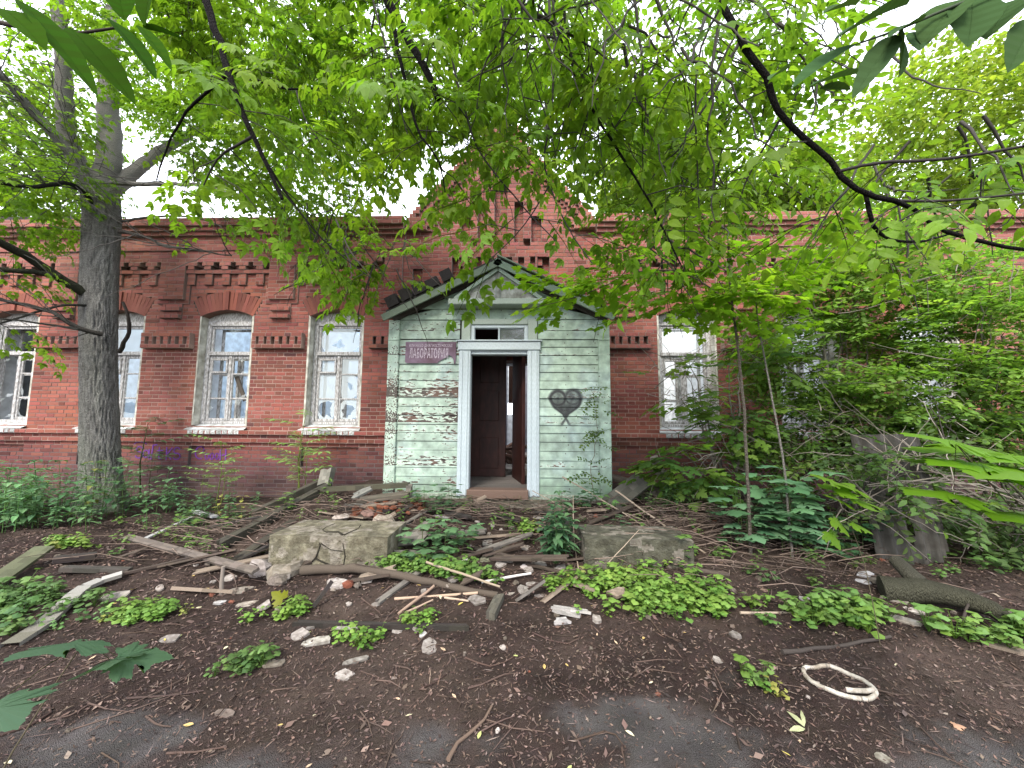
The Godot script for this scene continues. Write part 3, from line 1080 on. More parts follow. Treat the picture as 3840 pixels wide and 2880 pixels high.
	fr.cbox(Vector3(-1.02, 2.666, 1.48), Vector3(0.24, 2.80, PZ + 0.062), 0.014)
	fr.cbox(Vector3(-1.04, 2.801, 1.5), Vector3(0.26, 2.825, PZ + 0.085), 0.008)
	fr.cbox(Vector3(-0.82, 2.61, 1.46), Vector3(0.04, 2.665, PZ + 0.01), 0.008)
	obj("door_frame", fr, M.blue_white, house)
	# light over the door
	var tf := MB.new()
	tf.cbox(Vector3(-0.97, 2.826, 1.5), Vector3(-0.83, 3.16, PZ + 0.04), 0.01)
	tf.cbox(Vector3(0.05, 2.826, 1.5), Vector3(0.19, 3.16, PZ + 0.04), 0.01)
	tf.cbox(Vector3(-0.83, 3.07, 1.5), Vector3(0.05, 3.159, PZ + 0.038), 0.01)
	obj("transom_frame", tf, M.mint_wood, house)
	var sh := MB.new()
	sh.cbox(Vector3(-0.829, 2.826, 1.52), Vector3(-0.77, 3.068, PZ + 0.015), 0.008)
	sh.cbox(Vector3(-0.01, 2.826, 1.52), Vector3(0.049, 3.068, PZ + 0.015), 0.008)
	sh.cbox(Vector3(-0.77, 3.02, 1.52), Vector3(-0.01, 3.068, PZ + 0.014), 0.008)
	sh.cbox(Vector3(-0.41, 2.826, 1.53), Vector3(-0.385, 3.02, PZ + 0.01), 0.006)
	var tr := obj("transom_window", sh, M.blue_white, house)
	for s in [[-0.385, -0.01]]:
		var p := MB.new()
		p.quad(Vector3(s[0], 2.83, 1.58), Vector3(s[1], 2.83, 1.58), Vector3(s[1], 3.02, 1.58), Vector3(s[0], 3.02, 1.58))
		obj("pane", p, M.glass, tr)
	# sill board, floor and plinth
	var st := MB.new()
	st.col = Color(0.19, 0.125, 0.095)
	st.cbox(Vector3(-0.84, 0.475, 1.35), Vector3(0.06, 0.6, 1.72), 0.012)
	obj("threshold", st, M.old_wood, house)
	for k in 10:
		var m := MB.new()
		m.col = Color(0.2, 0.18, 0.17) * R(0.7, 1.2)
		m.cbox(Vector3(-1.98, 0.0, 0.0), Vector3(1.16, 0.13, 0.05), 0.006, Transform3D(Basis(Vector3.RIGHT, -PI / 2), Vector3(0, 0.55 + R(0, 0.004), 0.12 + k * 0.137 + 0.13)))
		obj("floor_board", m, M.old_wood, house)
	for s in [[-1.95, -0.84], [0.06, 1.15]]:
		var pb := MB.new()
		pb.col = Color(0.42, 0.5, 0.42)
		pb.cbox(Vector3(s[0], 0.4, 1.3), Vector3(s[1], 0.53, PZ + 0.03), 0.01)
		obj("base_board", pb, M.stone, house)
	# roof: rafters, sheets, barge boards
	for s in [-1.0, 1.0]:
		var dir := Vector3(s, -0.49, 0).normalized()
		var up := Vector3(0.49 * s, 1, 0).normalized()
		var base := Basis(dir, up, dir.cross(up))
		var t := Transform3D(base, Vector3(PX, 4.03, 0.0))
		var zs: float = signf(base.z.z)
		var m := MB.new()
		m.col = Color(0.07, 0.065, 0.06)
		var z0 := 0.02 * zs
		var z1 := 1.82 * zs
		m.box(Vector3(0, 0.01, minf(z0, z1)), Vector3(1.9 if s > 0 else 1.86, 0.03, maxf(z0, z1)), t)
		obj("roof_sheet", m, M.slate if s > 0 else M.old_wood, house)
		var b := MB.new()
		b.col = Color(0.6, 0.68, 0.6) if s > 0 else Color(0.46, 0.5, 0.43)
		b.box(Vector3(-0.03, -0.1, minf(1.79 * zs, 1.83 * zs)), Vector3(1.95, 0.0, maxf(1.79 * zs, 1.83 * zs)), t)
		obj("barge_board", b, M.mint_wood, house)
		var c := MB.new()
		c.col = Color(0.55, 0.62, 0.54) if s > 0 else Color(0.3, 0.3, 0.28)
		c.box(Vector3(-0.03, 0.031, minf(1.6 * zs, 1.87 * zs)), Vector3(1.97, 0.05, maxf(1.6 * zs, 1.87 * zs)), t)
		if s > 0: obj("verge_strip", c, M.mint_wood, house)
		for k in 5:
			var rf := MB.new()
			rf.col = Color(0.09, 0.08, 0.07)
			var zz := (0.3 + k * 0.33) * zs
			rf.box(Vector3(0, -0.11, zz - 0.025), Vector3(1.85, 0.009, zz + 0.025), t)
			obj("rafter", rf, M.old_wood, house)
		if s < 0:
			# stubs of the old roofing left on the left slope
			for k in 5:
				var lb := MB.new()
				lb.col = Color(0.035, 0.03, 0.03)
				var q := 0.72 + k * 0.225
				var hh := 0.15 + R(-0.02, 0.03)
				lb.box(Vector3(q, 0.032, minf(0.9 * zs, 1.86 * zs)), Vector3(q + 0.19 + R(-0.02, 0.015), 0.032 + hh, maxf(0.9 * zs, 1.86 * zs)), t)
				obj("roof_slat", lb, M.old_wood, house)
	# small pediment on a ledge under the ridge
	var pd := MB.new()
	pd.cbox(Vector3(PX - 0.74, 3.33, 1.6), Vector3(PX + 0.74, 3.42, 1.83), 0.01)
	obj("pediment_ledge", pd, M.mint_wood, house)
	var pn := MB.new()
	pn.tri(Vector3(PX - 0.68, 3.42, 1.72), Vector3(PX + 0.68, 3.42, 1.72), Vector3(PX, 3.9, 1.72))
	obj("pediment_panel", pn, M.grey_board, house)
	for s in [-1.0, 1.0]:
		var m := MB.new()
		m.col = Color(0.85, 0.9, 0.87)
		var d := Vector3(s * 0.68, -0.48, 0).normalized()
		var up := Vector3(s * 0.48, 0.68, 0).normalized()
		m.box(Vector3(0.02, -0.05, -0.03), Vector3(0.82, 0.0, 0.03), Transform3D(Basis(d, up, d.cross(up)), Vector3(PX, 3.93, 1.745)))
		obj("pediment_moulding", m, M.mint_wood, house)
		var mm := MB.new()
		mm.col = Color(0.75, 0.8, 0.8)
		mm.box(Vector3(PX + s * 0.03 - 0.012, 3.421, 1.721), Vector3(PX + s * 0.03 + 0.012, 3.86, 1.738))
		obj("pediment_strip", mm, M.grey_board, house)
	# dark red double door at the back of the porch, one leaf ajar
	var dl := MB.new()
	dl.cbox(Vector3(-1.3, 0.6, 0.32), Vector3(-0.34, 3.1, 0.38), 0.01)
	for yy in [0.75, 1.6, 2.3]: dl.cbox(Vector3(-0.82, yy, 0.375), Vector3(-0.47, yy + 0.55, 0.392), 0.008)
	obj("door", dl, M.dark_door, house)
	var dr := MB.new()
	dr.cbox(Vector3(0, 0.6, -0.025), Vector3(0.85, 3.1, 0.025), 0.008, Transform3D(Basis(Vector3.UP, -1.35), Vector3(-0.2, 0, 0.36)))
	obj("door", dr, M.dark_door, house)
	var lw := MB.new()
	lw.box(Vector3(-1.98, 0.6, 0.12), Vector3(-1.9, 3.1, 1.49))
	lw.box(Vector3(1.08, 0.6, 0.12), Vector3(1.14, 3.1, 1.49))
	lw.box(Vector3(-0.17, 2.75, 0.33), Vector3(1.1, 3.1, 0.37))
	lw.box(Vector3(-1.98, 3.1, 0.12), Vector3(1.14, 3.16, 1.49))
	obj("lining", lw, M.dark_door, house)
	# the laboratory sign
	var sg := thing("laboratory_sign", "faded violet metal sign with white Cyrillic lettering and a torn lower right corner", "sign", Vector3(-1.83, 2.47, PZ + 0.035))
	var outl := PackedVector2Array([Vector2(0, 0.01), Vector2(0.03, 0), Vector2(0.5, 0.0), Vector2(0.53, 0.035), Vector2(0.6, 0.07), Vector2(0.625, 0.1), Vector2(0.66, 0.13), Vector2(0.71, 0.11), Vector2(0.745, 0.05), Vector2(0.755, -0.015), Vector2(0.775, 0.0), Vector2(0.78, 0.1), Vector2(0.78, 0.33), Vector2(0.3, 0.335), Vector2(0.0, 0.33)])
	var pm := MB.new()
	pm.col = Color.WHITE
	var ids := Geometry2D.triangulate_polygon(outl)
	for k in range(0, ids.size(), 3):
		var a := outl[ids[k]]
		var b := outl[ids[k + 1]]
		var c := outl[ids[k + 2]]
		pm.tri(Vector3(a.x, a.y, 0), Vector3(b.x, b.y, 0), Vector3(c.x, c.y, 0))
		pm.tri(Vector3(a.x, a.y, -0.005), Vector3(c.x, c.y, -0.005), Vector3(b.x, b.y, -0.005))
	for k in outl.size():
		var a := outl[k]
		var b := outl[(k + 1) % outl.size()]
		pm.quad(Vector3(a.x, a.y, -0.005), Vector3(b.x, b.y, -0.005), Vector3(b.x, b.y, 0), Vector3(a.x, a.y, 0))
	var plate := mat("sign_plate", lin(0.2, 0.15, 0.175), 0.6, noise_tex(18, 0.012, Color(0.62, 0.5, 0.55), Color(1.0, 1.0, 1.1), 256, 5), Vector3(1.1, 1.1, 1.1))
	obj("plate", pm, plate, sg)
	var font := SystemFont.new()
	font.font_names = ["Droid Sans"]
	font.font_weight = 700
	var ink := mat("sign_ink", lin(0.55, 0.5, 0.56), 0.7, noise_tex(19, 0.06, Color(0.55, 0.5, 0.55), Color(1, 1, 1), 256, 4), Vector3(2, 2, 2))
	for l in [["КЛИНИКО-ДИАГНОСТИЧЕСКАЯ", 0.062, 0.235, 0.66, Color(1, 1, 1)], ["ЛАБОРАТОРИЯ", 0.16, 0.075, 0.6, Color(1, 1, 1)]]:
		var tm := TextMesh.new()
		tm.font = font
		tm.text = l[0]
		tm.font_size = 64
		tm.pixel_size = 0.0015
		tm.depth = 0.001
		tm.horizontal_alignment = HORIZONTAL_ALIGNMENT_LEFT
		tm.vertical_alignment = VERTICAL_ALIGNMENT_BOTTOM
		var bb := tm.get_aabb()
		var sx: float = l[3] / maxf(bb.size.x, 0.01)
		var sy: float = l[1] / maxf(bb.size.y, 0.01)
		var o := obj("lettering", tm, ink, sg)
		o.transform = Transform3D(Basis.from_scale(Vector3(sx, sy, 1)), Vector3(0.06 - bb.position.x * sx, l[2] - bb.position.y * sy, 0.0015))

# ---------------------------------------------------------------- steps and blocks before the porch
func slab(x0: float, x1: float, y0: float, y1: float, z0: float, z1: float, tone: Color, cuts: Array, seed_: int) -> MB:
	# a weathered concrete body: a grid shell with dents and cracks
	var f := FastNoiseLite.new()
	f.seed = seed_
	f.frequency = 4.0
	f.fractal_octaves = 4
	var m := MB.new()
	var put := func(p: Vector3) -> Vector3:
		var q := p + Vector3(f.get_noise_3d(p.x, p.y, p.z), f.get_noise_3d(p.x + 9, p.y, p.z), f.get_noise_3d(p.x, p.y + 9, p.z)) * 0.0035
		for c in cuts:
			var d := absf((p - c[0]).dot(c[1]) + f.get_noise_3d(p.x * 3.0, p.y * 3.0, p.z * 3.0) * 0.05)
			if d < 0.012: q -= Vector3(0, 0.003, 0.008)
		return q
	var n := [int((x1 - x0) / 0.02), int((y1 - y0) / 0.02), int((z1 - z0) / 0.025)]
	for face in 4:
		var na: int = n[0] if face < 2 else n[2]
		var nb: int = n[1] if face != 1 else n[2]
		for a in na:
			for b in nb:
				var q := []
				for k in [[0, 0], [1, 0], [1, 1], [0, 1]]:
					var fa: float = (a + k[0]) / float(na)
					var fb: float = (b + k[1]) / float(nb)
					var ease := func(t: float) -> float: return t
					match face:
						0: q.append(put.call(Vector3(lerpf(x0, x1, fa), lerpf(y0, y1, fb), z1)))
						1: q.append(put.call(Vector3(lerpf(x0, x1, fa), y1, lerpf(z1, z0, fb))))
						2: q.append(put.call(Vector3(x0, lerpf(y0, y1, fb), lerpf(z0, z1, fa))))
						3: q.append(put.call(Vector3(x1, lerpf(y0, y1, fb), lerpf(z1, z0, fa))))
				var c: Vector3 = q[0]
				var s := 0.85 + 0.5 * f.get_noise_3d(c.x * 1.3, c.y * 1.3 + 40.0, c.z)
				var t := tone * s
				if f.get_noise_3d(c.x * 0.8 + 20.0, c.y * 0.8, c.z) > 0.12: t = t.lerp(Color(0.33, 0.3, 0.27), 0.5)
				for k in cuts:
					if absf((c - k[0]).dot(k[1]) + f.get_noise_3d(c.x * 3.0, c.y * 3.0, c.z * 3.0) * 0.05) < 0.009: t = Color(0.045, 0.04, 0.03)
				m.col = t
				m.quad(q[0], q[1], q[2], q[3])
	return m

func forecourt() -> void:
	rng.seed = 52
	var moss := Color(0.215, 0.2, 0.145)
	var cuts := [[Vector3(-1.83, 0.3, 3.3), Vector3(1, 0.05, 0.5).normalized()], [Vector3(-2.12, 0.2, 3.4), Vector3(0.85, 0.5, 0.3).normalized()], [Vector3(-1.6, 0.42, 3.2), Vector3(0.3, 0.1, 1).normalized()]]
	tag(obj("concrete_block", slab(-2.6, -1.38, -0.1, 0.42, 2.8, 3.42, moss, [], 61), M.concrete), "cracked mossy concrete stair cheek to the left of the porch steps", "concrete block")
	var cheek := get_child(get_child_count() - 1)
	for line in [[Vector3(-1.84, 0.424, 3.0), Vector3(-1.8, 0.424, 3.2), Vector3(-1.86, 0.422, 3.41), Vector3(-1.84, 0.36, 3.424), Vector3(-1.8, 0.26, 3.424), Vector3(-1.83, 0.14, 3.424), Vector3(-1.8, -0.02, 3.424)], [Vector3(-1.86, 0.424, 3.38), Vector3(-1.98, 0.424, 3.25), Vector3(-2.12, 0.424, 3.3), Vector3(-2.2, 0.424, 3.15), Vector3(-2.16, 0.424, 2.95)], [Vector3(-2.12, 0.42, 3.4), Vector3(-2.06, 0.35, 3.424), Vector3(-2.09, 0.24, 3.424), Vector3(-2.16, 0.13, 3.424), Vector3(-2.42, 0.12, 3.424)], [Vector3(-2.06, 0.35, 3.424), Vector3(-1.95, 0.29, 3.424), Vector3(-1.84, 0.28, 3.424)], [Vector3(-2.1, 0.2, 3.424), Vector3(-1.95, 0.14, 3.424), Vector3(-1.92, 0.02, 3.424)]]:
		var cr := MB.new()
		cr.col = Color(0.035, 0.03, 0.022)
		var wp := wild(line, 0.006)
		cr.tube(wp, taper(wp.size(), 0.008, 0.004, 0.5), 5, false)
		obj("crack", cr, M.stone, cheek)
	tag(obj("concrete_block", slab(0.62, 1.72, -0.1, 0.4, 2.75, 3.3, Color(0.1, 0.1, 0.075), [], 62), M.concrete), "dark uncracked concrete stair cheek to the right of the porch steps", "concrete block")
	var st := thing("porch_steps", "crumbling concrete steps buried in rubble below the porch doorway", "steps")
	obj("step", slab(-1.36, 0.6, 0.2, 0.44, 1.62, 2.05, Color(0.17, 0.15, 0.115), [], 63), M.concrete, st)
	obj("step", slab(-1.36, 0.6, 0.05, 0.31, 1.9, 2.45, Color(0.15, 0.14, 0.11), [], 64), M.concrete, st)
	obj("step", slab(-1.36, 0.6, -0.05, 0.17, 2.3, 2.85, Color(0.14, 0.13, 0.1), [], 65), M.concrete, st)
	tag(obj("porch_footing", slab(-2.2, 1.36, 0.0, 0.46, 1.4, 1.66, Color(0.2, 0.18, 0.14), [], 66), M.concrete), "low concrete footing under the front of the mint porch", "footing")

# ---------------------------------------------------------------- leaves
func spray_mesh(seed_: int, kind: String) -> ArrayMesh:
	# a leafy twig along +x, faces up (+y); about 0.45 m long
	rng.seed = seed_
	var m := MB.new()
	match kind:
		"elder":  # pinnate leaves of three to five leaflets
			m.col = Color(0.5, 0.4, 0.28)
			m.tube([Vector3.ZERO, Vector3(0.22, 0.01, 0), Vector3(0.42, -0.02, 0)], [0.004, 0.003, 0.0015], 4, false)
			for k in 6:
				var x := 0.06 + k * 0.068
				var side := 1.0 if k % 2 == 0 else -1.0
				var d := Vector3(R(0.35, 0.8), R(-0.35, 0.05), side * R(0.7, 1.0)).normalized()
				if k == 5: d = Vector3(1, -0.2, R(-0.2, 0.2)).normalized()
				var nn := (Vector3(R(-0.3, 0.3), 1, R(-0.35, 0.35)) - d * d.y).normalized()
				nn = (nn - d * nn.dot(d)).normalized()
				var b := Vector3(x, 0, 0)
				var s := d.cross(nn)
				m.col = Color(0.7, 0.7, 0.5)
				var rach := R(0.08, 0.13)
				m.tri(b - s * 0.002, b + s * 0.002, b + d * rach)
				for q in 2:
					var at := b + d * rach * (0.62 + 0.38 * q) - nn * 0.004
					for g in [-1.0, 1.0]:
						if q == 0 and k % 3 == 0: continue
						var dd: Vector3 = (d * 0.7 + s * g * 0.8 - nn * R(0.05, 0.3)).normalized()
						m.leaf(at, dd, (nn - dd * nn.dot(dd)).normalized(), R(0.065, 0.09), R(0.033, 0.046), R(0.05, 0.3), Color.WHITE * R(0.85, 1.12))
				m.leaf(b + d * rach, (d - nn * 0.2).normalized(), nn, R(0.085, 0.11), R(0.042, 0.058), R(0.1, 0.35), Color.WHITE * R(0.85, 1.12))
		"broad":  # large plain leaves hanging in two rows
			m.col = Color(0.4, 0.34, 0.25)
			m.tube([Vector3.ZERO, Vector3(0.25, 0.01, 0), Vector3(0.46, -0.03, 0)], [0.004, 0.003, 0.0015], 4, false)
			for k in 9:
				var side := 1.0 if k % 2 == 0 else -1.0
				var d := Vector3(R(0.3, 0.8), R(-0.5, -0.05), side * R(0.6, 1.0)).normalized()
				if k == 8: d = Vector3(1, -0.25, R(-0.2, 0.2)).normalized()
				var nn := Vector3(R(-0.3, 0.3), 1, R(-0.3, 0.3))
				nn = (nn - d * nn.dot(d)).normalized()
				m.leaf(Vector3(0.04 + k * 0.05, 0, 0) + d * 0.02, d, nn, R(0.095, 0.135), R(0.05, 0.066), R(0.05, 0.3), Color.WHITE * R(0.8, 1.12))
		"maple":
			m.col = Color(0.6, 0.45, 0.3)
			m.tube([Vector3.ZERO, Vector3(0.2, 0.01, 0), Vector3(0.36, 0.0, 0)], [0.004, 0.003, 0.0015], 4, false)
			for k in 6:
				var side := 1.0 if k % 2 == 0 else -1.0
				var d := Vector3(R(0.2, 0.9), R(-0.3, 0.0), side * R(0.6, 1.0)).normalized()
				if k == 5: d = Vector3(1, -0.15, R(-0.3, 0.3)).normalized()
				var nn := Vector3(R(-0.25, 0.25), 1, R(-0.25, 0.25))
				nn = (nn - d * nn.dot(d)).normalized()
				var b := Vector3(0.05 + k * 0.06, 0, 0)
				var pet := R(0.05, 0.1)
				m.col = Color(0.8, 0.6, 0.4)
				var s := d.cross(nn) * 0.0018
				m.tri(b - s, b + s, b + d * pet)
				m.maple(b + d * pet, d, nn, R(0.085, 0.125), Color.WHITE * R(0.85, 1.1))
		"lilac":  # opposite oval leaves
			m.col = Color(0.5, 0.42, 0.35)
			m.tube([Vector3.ZERO, Vector3(0.2, 0.01, 0), Vector3(0.4, 0.0, 0)], [0.004, 0.003, 0.0015], 4, false)
			for k in 12:
				var side := 1.0 if k % 2 == 0 else -1.0
				var d := Vector3(R(0.2, 0.8), R(-0.35, 0.3), side * R(0.6, 1.0)).normalized()
				var nn := Vector3(R(-0.5, 0.5), 1, R(-0.5, 0.5))
				nn = (nn - d * nn.dot(d)).normalized()
				m.leaf(Vector3(0.03 + (k / 2) * 0.068, 0, 0) + d * 0.012, d, nn, R(0.06, 0.085), R(0.035, 0.05), R(0.0, 0.3), Color.WHITE * R(0.8, 1.15))
		"far":  # a coarse clump for trees that stand beyond the building
			for k in 18:
				var d := Vector3(R(-1, 1), R(-0.8, 0.4), R(-1, 1)).normalized()
				var nn := Vector3(R(-0.5, 0.5), 1, R(-0.5, 0.5))
				nn = (nn - d * nn.dot(d)).normalized()
				m.leaf(Vector3(R(-0.3, 0.3), R(-0.18, 0.18), R(-0.3, 0.3)), d, nn, R(0.12, 0.18), R(0.07, 0.1), R(0.0, 0.3), Color.WHITE * R(0.75, 1.2))
	return m.mesh()

var sprays := {}
func spray(kind: String) -> Array:
	if not sprays.has(kind):
		var keep := rng.state
		var a := []
		for k in 3: a.append(spray_mesh(3000 + 17 * k + kind.length() * 101, kind))
		rng.state = keep
		sprays[kind] = a
	return sprays[kind]

func aim(d: Vector3, up: Vector3, s: float, at: Vector3) -> Transform3D:
	var x := d.normalized()
	var y := (up - x * up.dot(x))
	if y.length() < 0.05: y = Vector3(0.3, 0.2, 1) - x * x.dot(Vector3(0.3, 0.2, 1))
	y = y.normalized()
	return Transform3D(Basis(x * s, y * s, x.cross(y) * s), at)

func foliage(called: String, kind: String, list: Array, tones: Array, m: Material, parent: Node) -> void:
	# list of transforms spread over the three variants of a spray
	var set_ := spray(kind)
	for k in 3:
		var w := []
		var c := []
		for q in range(k, list.size(), 3):
			w.append(list[q])
			c.append(tones[q])
		if w.size(): many(called, set_[k], m, w, c, parent)

func wild(p: Array, amount: float) -> Array:
	# a finer, slightly wandering path through the given points
	var cv := Curve3D.new()
	for k in p.size():
		var a: Vector3 = p[maxi(k - 1, 0)]
		var b: Vector3 = p[mini(k + 1, p.size() - 1)]
		cv.add_point(p[k], -(b - a) / 6.0, (b - a) / 6.0)
	var out := []
	var n := maxi(4, int(cv.get_baked_length() / 0.12))
	n = mini(n, 60)
	for k in n + 1:
		var q := cv.sample_baked(cv.get_baked_length() * k / n)
		if k > 0 and k < n: q += Vector3(R(-1, 1), R(-1, 1), R(-1, 1)) * amount
		out.append(q)
	return out

func taper(n: int, a: float, b: float, rough := 0.06) -> Array:
	var out := []
	for k in n: out.append(lerpf(a, b, k / maxf(1.0, n - 1.0)) * (1.0 + R(-rough, rough)))
	return out

func bough(o: Node3D, p: Array, r0: float, r1: float, tone: Color, part := "limb") -> Array:
	var w := wild(p, r0 * (0.25 if r0 < 0.06 else 0.1))
	var m := MB.new()
	m.col = tone
	m.tube(w, taper(w.size(), r0, r1), 8 if r0 < 0.06 else 14)
	obj(part, m, M.bark if r0 > 0.012 else M.twig, o)
	return w

func leafy(w: Array, from: float, n: int, reach: float, droop: float, list: Array, twigs: MB, size := 1.0, bias := Vector3.ZERO) -> void:
	# side twigs with leafy sprays along a path
	n = maxi(2, int(n * THIN))
	for k in n:
		var t := lerpf(from, 1.0, (k + rng.randf()) / n)
		var q := t * (w.size() - 1)
		var b: Vector3 = w[int(q)].lerp(w[mini(int(q) + 1, w.size() - 1)], q - int(q))
		var an := R(0, TAU)
		var d := (Vector3(cos(an), R(-0.35, 0.35) - droop, sin(an)) + bias).normalized()
		var l := reach * R(0.4, 1.15)
		var p := [b, b + d * l * 0.5 + Vector3(0, 0.05 * l, 0), b + d * l - Vector3(0, droop * l * 0.5, 0)]
		twigs.tube(p, [0.006 * size, 0.004 * size, 0.002], 4, false)
		var steps := maxi(1, int(l / 0.24))
		for s in steps:
			var f := (s + 0.6) / steps
			var at: Vector3 = p[0].lerp(p[1], f * 2.0) if f < 0.5 else p[1].lerp(p[2], f * 2.0 - 1.0)
			var dd := (d + Vector3(R(-0.8, 0.8), R(-0.5, 0.1) - droop * 0.4, R(-0.8, 0.8))).normalized()
			list.append(aim(dd, Vector3(R(-0.3, 0.3), 1, R(-0.3, 0.3)), size * R(0.75, 1.2), at))
		list.append(aim((p[2] - p[1]).normalized(), Vector3(R(-0.2, 0.2), 1, R(-0.2, 0.2)), size * R(0.8, 1.2), p[2]))

func cloud(list: Array, c: Vector3, r: Vector3, n: int, size := 1.0, droop := 0.2, shell := 0.5, thin := THIN) -> void:
	# sprays through the volume of a crown, denser towards its outside and in clumps
	var f := FastNoiseLite.new()
	f.seed = int(absf(c.x * 31.0 + c.y * 17.0 + c.z * 7.0)) + 3
	f.frequency = 0.45
	var made := 0
	var tries := 0
	while made < n * thin and tries < n * 8:
		tries += 1
		var u := Vector3(rng.randfn(), rng.randfn(), rng.randfn()).normalized()
		var q := pow(rng.randf(), 1.0 / 3.0)
		q = lerpf(q, 1.0, shell * rng.randf())
		q *= 1.0 + 0.25 * f.get_noise_3d(u.x * 6.0, u.y * 6.0, u.z * 6.0)
		var p := c + u * r * q
		if f.get_noise_3d(p.x * 2.2, p.y * 2.6, p.z * 2.2) < R(-0.25, 0.1): continue
		var d := (u * Vector3(1, 0.3, 1) + Vector3(R(-0.7, 0.7), R(-0.3, 0.2) - droop, R(-0.7, 0.7))).normalized()
		list.append(aim(d, Vector3(R(-0.35, 0.35), 1, R(-0.35, 0.35)), size * R(0.75, 1.25), p))
		made += 1

func tints(n: int, base: Color, other: Color, by := 0.16) -> Array:
	var out := []
	for k in n: out.append(jig(base.lerp(other, pow(rng.randf(), 1.4)), by))
	return out

const LEAF := 0.94   # size of the overhead sprays
const ELDER := Color(0.125, 0.23, 0.025)
const ELDER2 := Color(0.22, 0.35, 0.035)
const MAPLE := Color(0.2, 0.37, 0.03)
const MAPLE2 := Color(0.3, 0.48, 0.05)

# ---------------------------------------------------------------- the grey tree at the left
func left_tree() -> void:
	rng.seed = 600
	var o := thing("maple_tree", "tall maple with furrowed grey trunk forking above the left end of the wall", "tree", g(-6.9, 1.2))
	var off := -o.position
	var f := FastNoiseLite.new()
	f.seed = 71; f.frequency = 1.0; f.fractal_octaves = 3
	# trunk with furrowed bark
	var pts := [Vector3(-6.86, 0.039, 1.2), Vector3(-6.92, 0.495, 1.2), Vector3(-7.012, 1.168, 1.2), Vector3(-7.115, 1.934, 1.2), Vector3(-7.212, 2.718, 1.2), Vector3(-7.296, 3.521, 1.2), Vector3(-7.365, 4.345, 1.2), Vector3(-7.417, 5.103, 1.2), Vector3(-7.491, 5.532, 1.2)]
	var rad := [0.29, 0.235, 0.22, 0.213, 0.213, 0.222, 0.225, 0.228, 0.24]
	var cv := Curve3D.new()
	for p in pts: cv.add_point(p)
	var m := MB.new()
	var nv := 240
	var na := 128
	for k in nv + 1:
		var t := k / float(nv)
		var c := cv.sample_baked(cv.get_baked_length() * t)
		var rr := lerpf(rad[int(t * 7.999)], rad[int(t * 7.999) + 1], t * 8.0 - floorf(t * 7.999))
		for s in na + 1:
			var an := TAU * s / na
			var dv := Vector3(cos(an), 0, sin(an))
			var q := dv * 5.0
			var fur := 1.0 - absf(f.get_noise_3d(q.x * 4.2, c.y * 2.3, q.z * 4.2)) * 2.4
			var big := f.get_noise_3d(dv.x * 0.9, c.y * 0.35, dv.z * 0.9)
			var root := ss(0.7, 0.0, c.y) * 0.07 * maxf(0.0, sin(an * 5.0 + 1.0))
			m.v.append(c + dv * (rr * (1.0 + 0.07 * big) + root + 0.022 * fur) + off)
			m.n.append(dv)
			m.u.append(Vector2(s / float(na), c.y))
			var lum := 0.34 + 0.2 * fur + 0.07 * big
			var gr := Color(lum, lum * 0.98, lum * 0.93)
			m.c.append(gr.lerp(Color(lum * 0.8, lum * 0.95, lum * 0.6), clampf(ss(1.6, 0.2, c.y) * 0.5 + 0.25 * big, 0, 0.6)))
	for k in nv:
		for s in na:
			var a := k * (na + 1) + s
			var b := a + na + 1
			m.i.append(a); m.i.append(a + 1); m.i.append(b)
			m.i.append(a + 1); m.i.append(b + 1); m.i.append(b)
	# normals from the furrows
	for k in range(1, nv):
		for s in na:
			var a := k * (na + 1) + s
			var dx := m.v[a + 1] - m.v[k * (na + 1) + (s - 1 + na) % na]
			var dy := m.v[a + na + 1] - m.v[a - na - 1]
			m.n[a] = dy.cross(dx).normalized()
			if s == 0: m.n[a + na] = m.n[a]
	obj("trunk", m, M.bark, o)
	var grey := Color(0.52, 0.5, 0.46)
	var shift := func(p: Array) -> Array:
		var out := []
		for q in p: out.append(q + off)
		return out
	var limbs := []
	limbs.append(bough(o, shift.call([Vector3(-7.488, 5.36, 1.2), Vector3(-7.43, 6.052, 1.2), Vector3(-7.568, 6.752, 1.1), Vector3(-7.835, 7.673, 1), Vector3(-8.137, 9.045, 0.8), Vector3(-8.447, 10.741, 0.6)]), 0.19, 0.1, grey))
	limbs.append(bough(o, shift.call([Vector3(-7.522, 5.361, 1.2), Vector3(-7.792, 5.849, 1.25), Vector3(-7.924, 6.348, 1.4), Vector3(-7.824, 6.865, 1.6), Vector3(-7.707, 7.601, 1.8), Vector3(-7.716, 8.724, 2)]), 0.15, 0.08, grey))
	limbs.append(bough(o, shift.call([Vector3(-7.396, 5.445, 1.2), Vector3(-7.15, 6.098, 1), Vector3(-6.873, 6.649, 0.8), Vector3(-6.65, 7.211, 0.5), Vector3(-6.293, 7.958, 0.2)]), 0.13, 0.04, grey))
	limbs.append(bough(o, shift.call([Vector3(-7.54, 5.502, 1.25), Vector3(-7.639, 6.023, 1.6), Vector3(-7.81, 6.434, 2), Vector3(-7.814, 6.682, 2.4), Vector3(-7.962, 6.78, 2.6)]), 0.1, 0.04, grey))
	var low := []
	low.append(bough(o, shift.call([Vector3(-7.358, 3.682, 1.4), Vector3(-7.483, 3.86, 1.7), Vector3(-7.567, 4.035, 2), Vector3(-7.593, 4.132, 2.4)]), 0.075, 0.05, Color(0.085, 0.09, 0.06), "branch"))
	low.append(bough(o, shift.call([Vector3(-7.404, 3.837, 1.7), Vector3(-7.525, 3.834, 1.9), Vector3(-7.686, 3.758, 2.2), Vector3(-7.813, 3.759, 2.4)]), 0.045, 0.03, Color(0.085, 0.09, 0.06), "branch"))
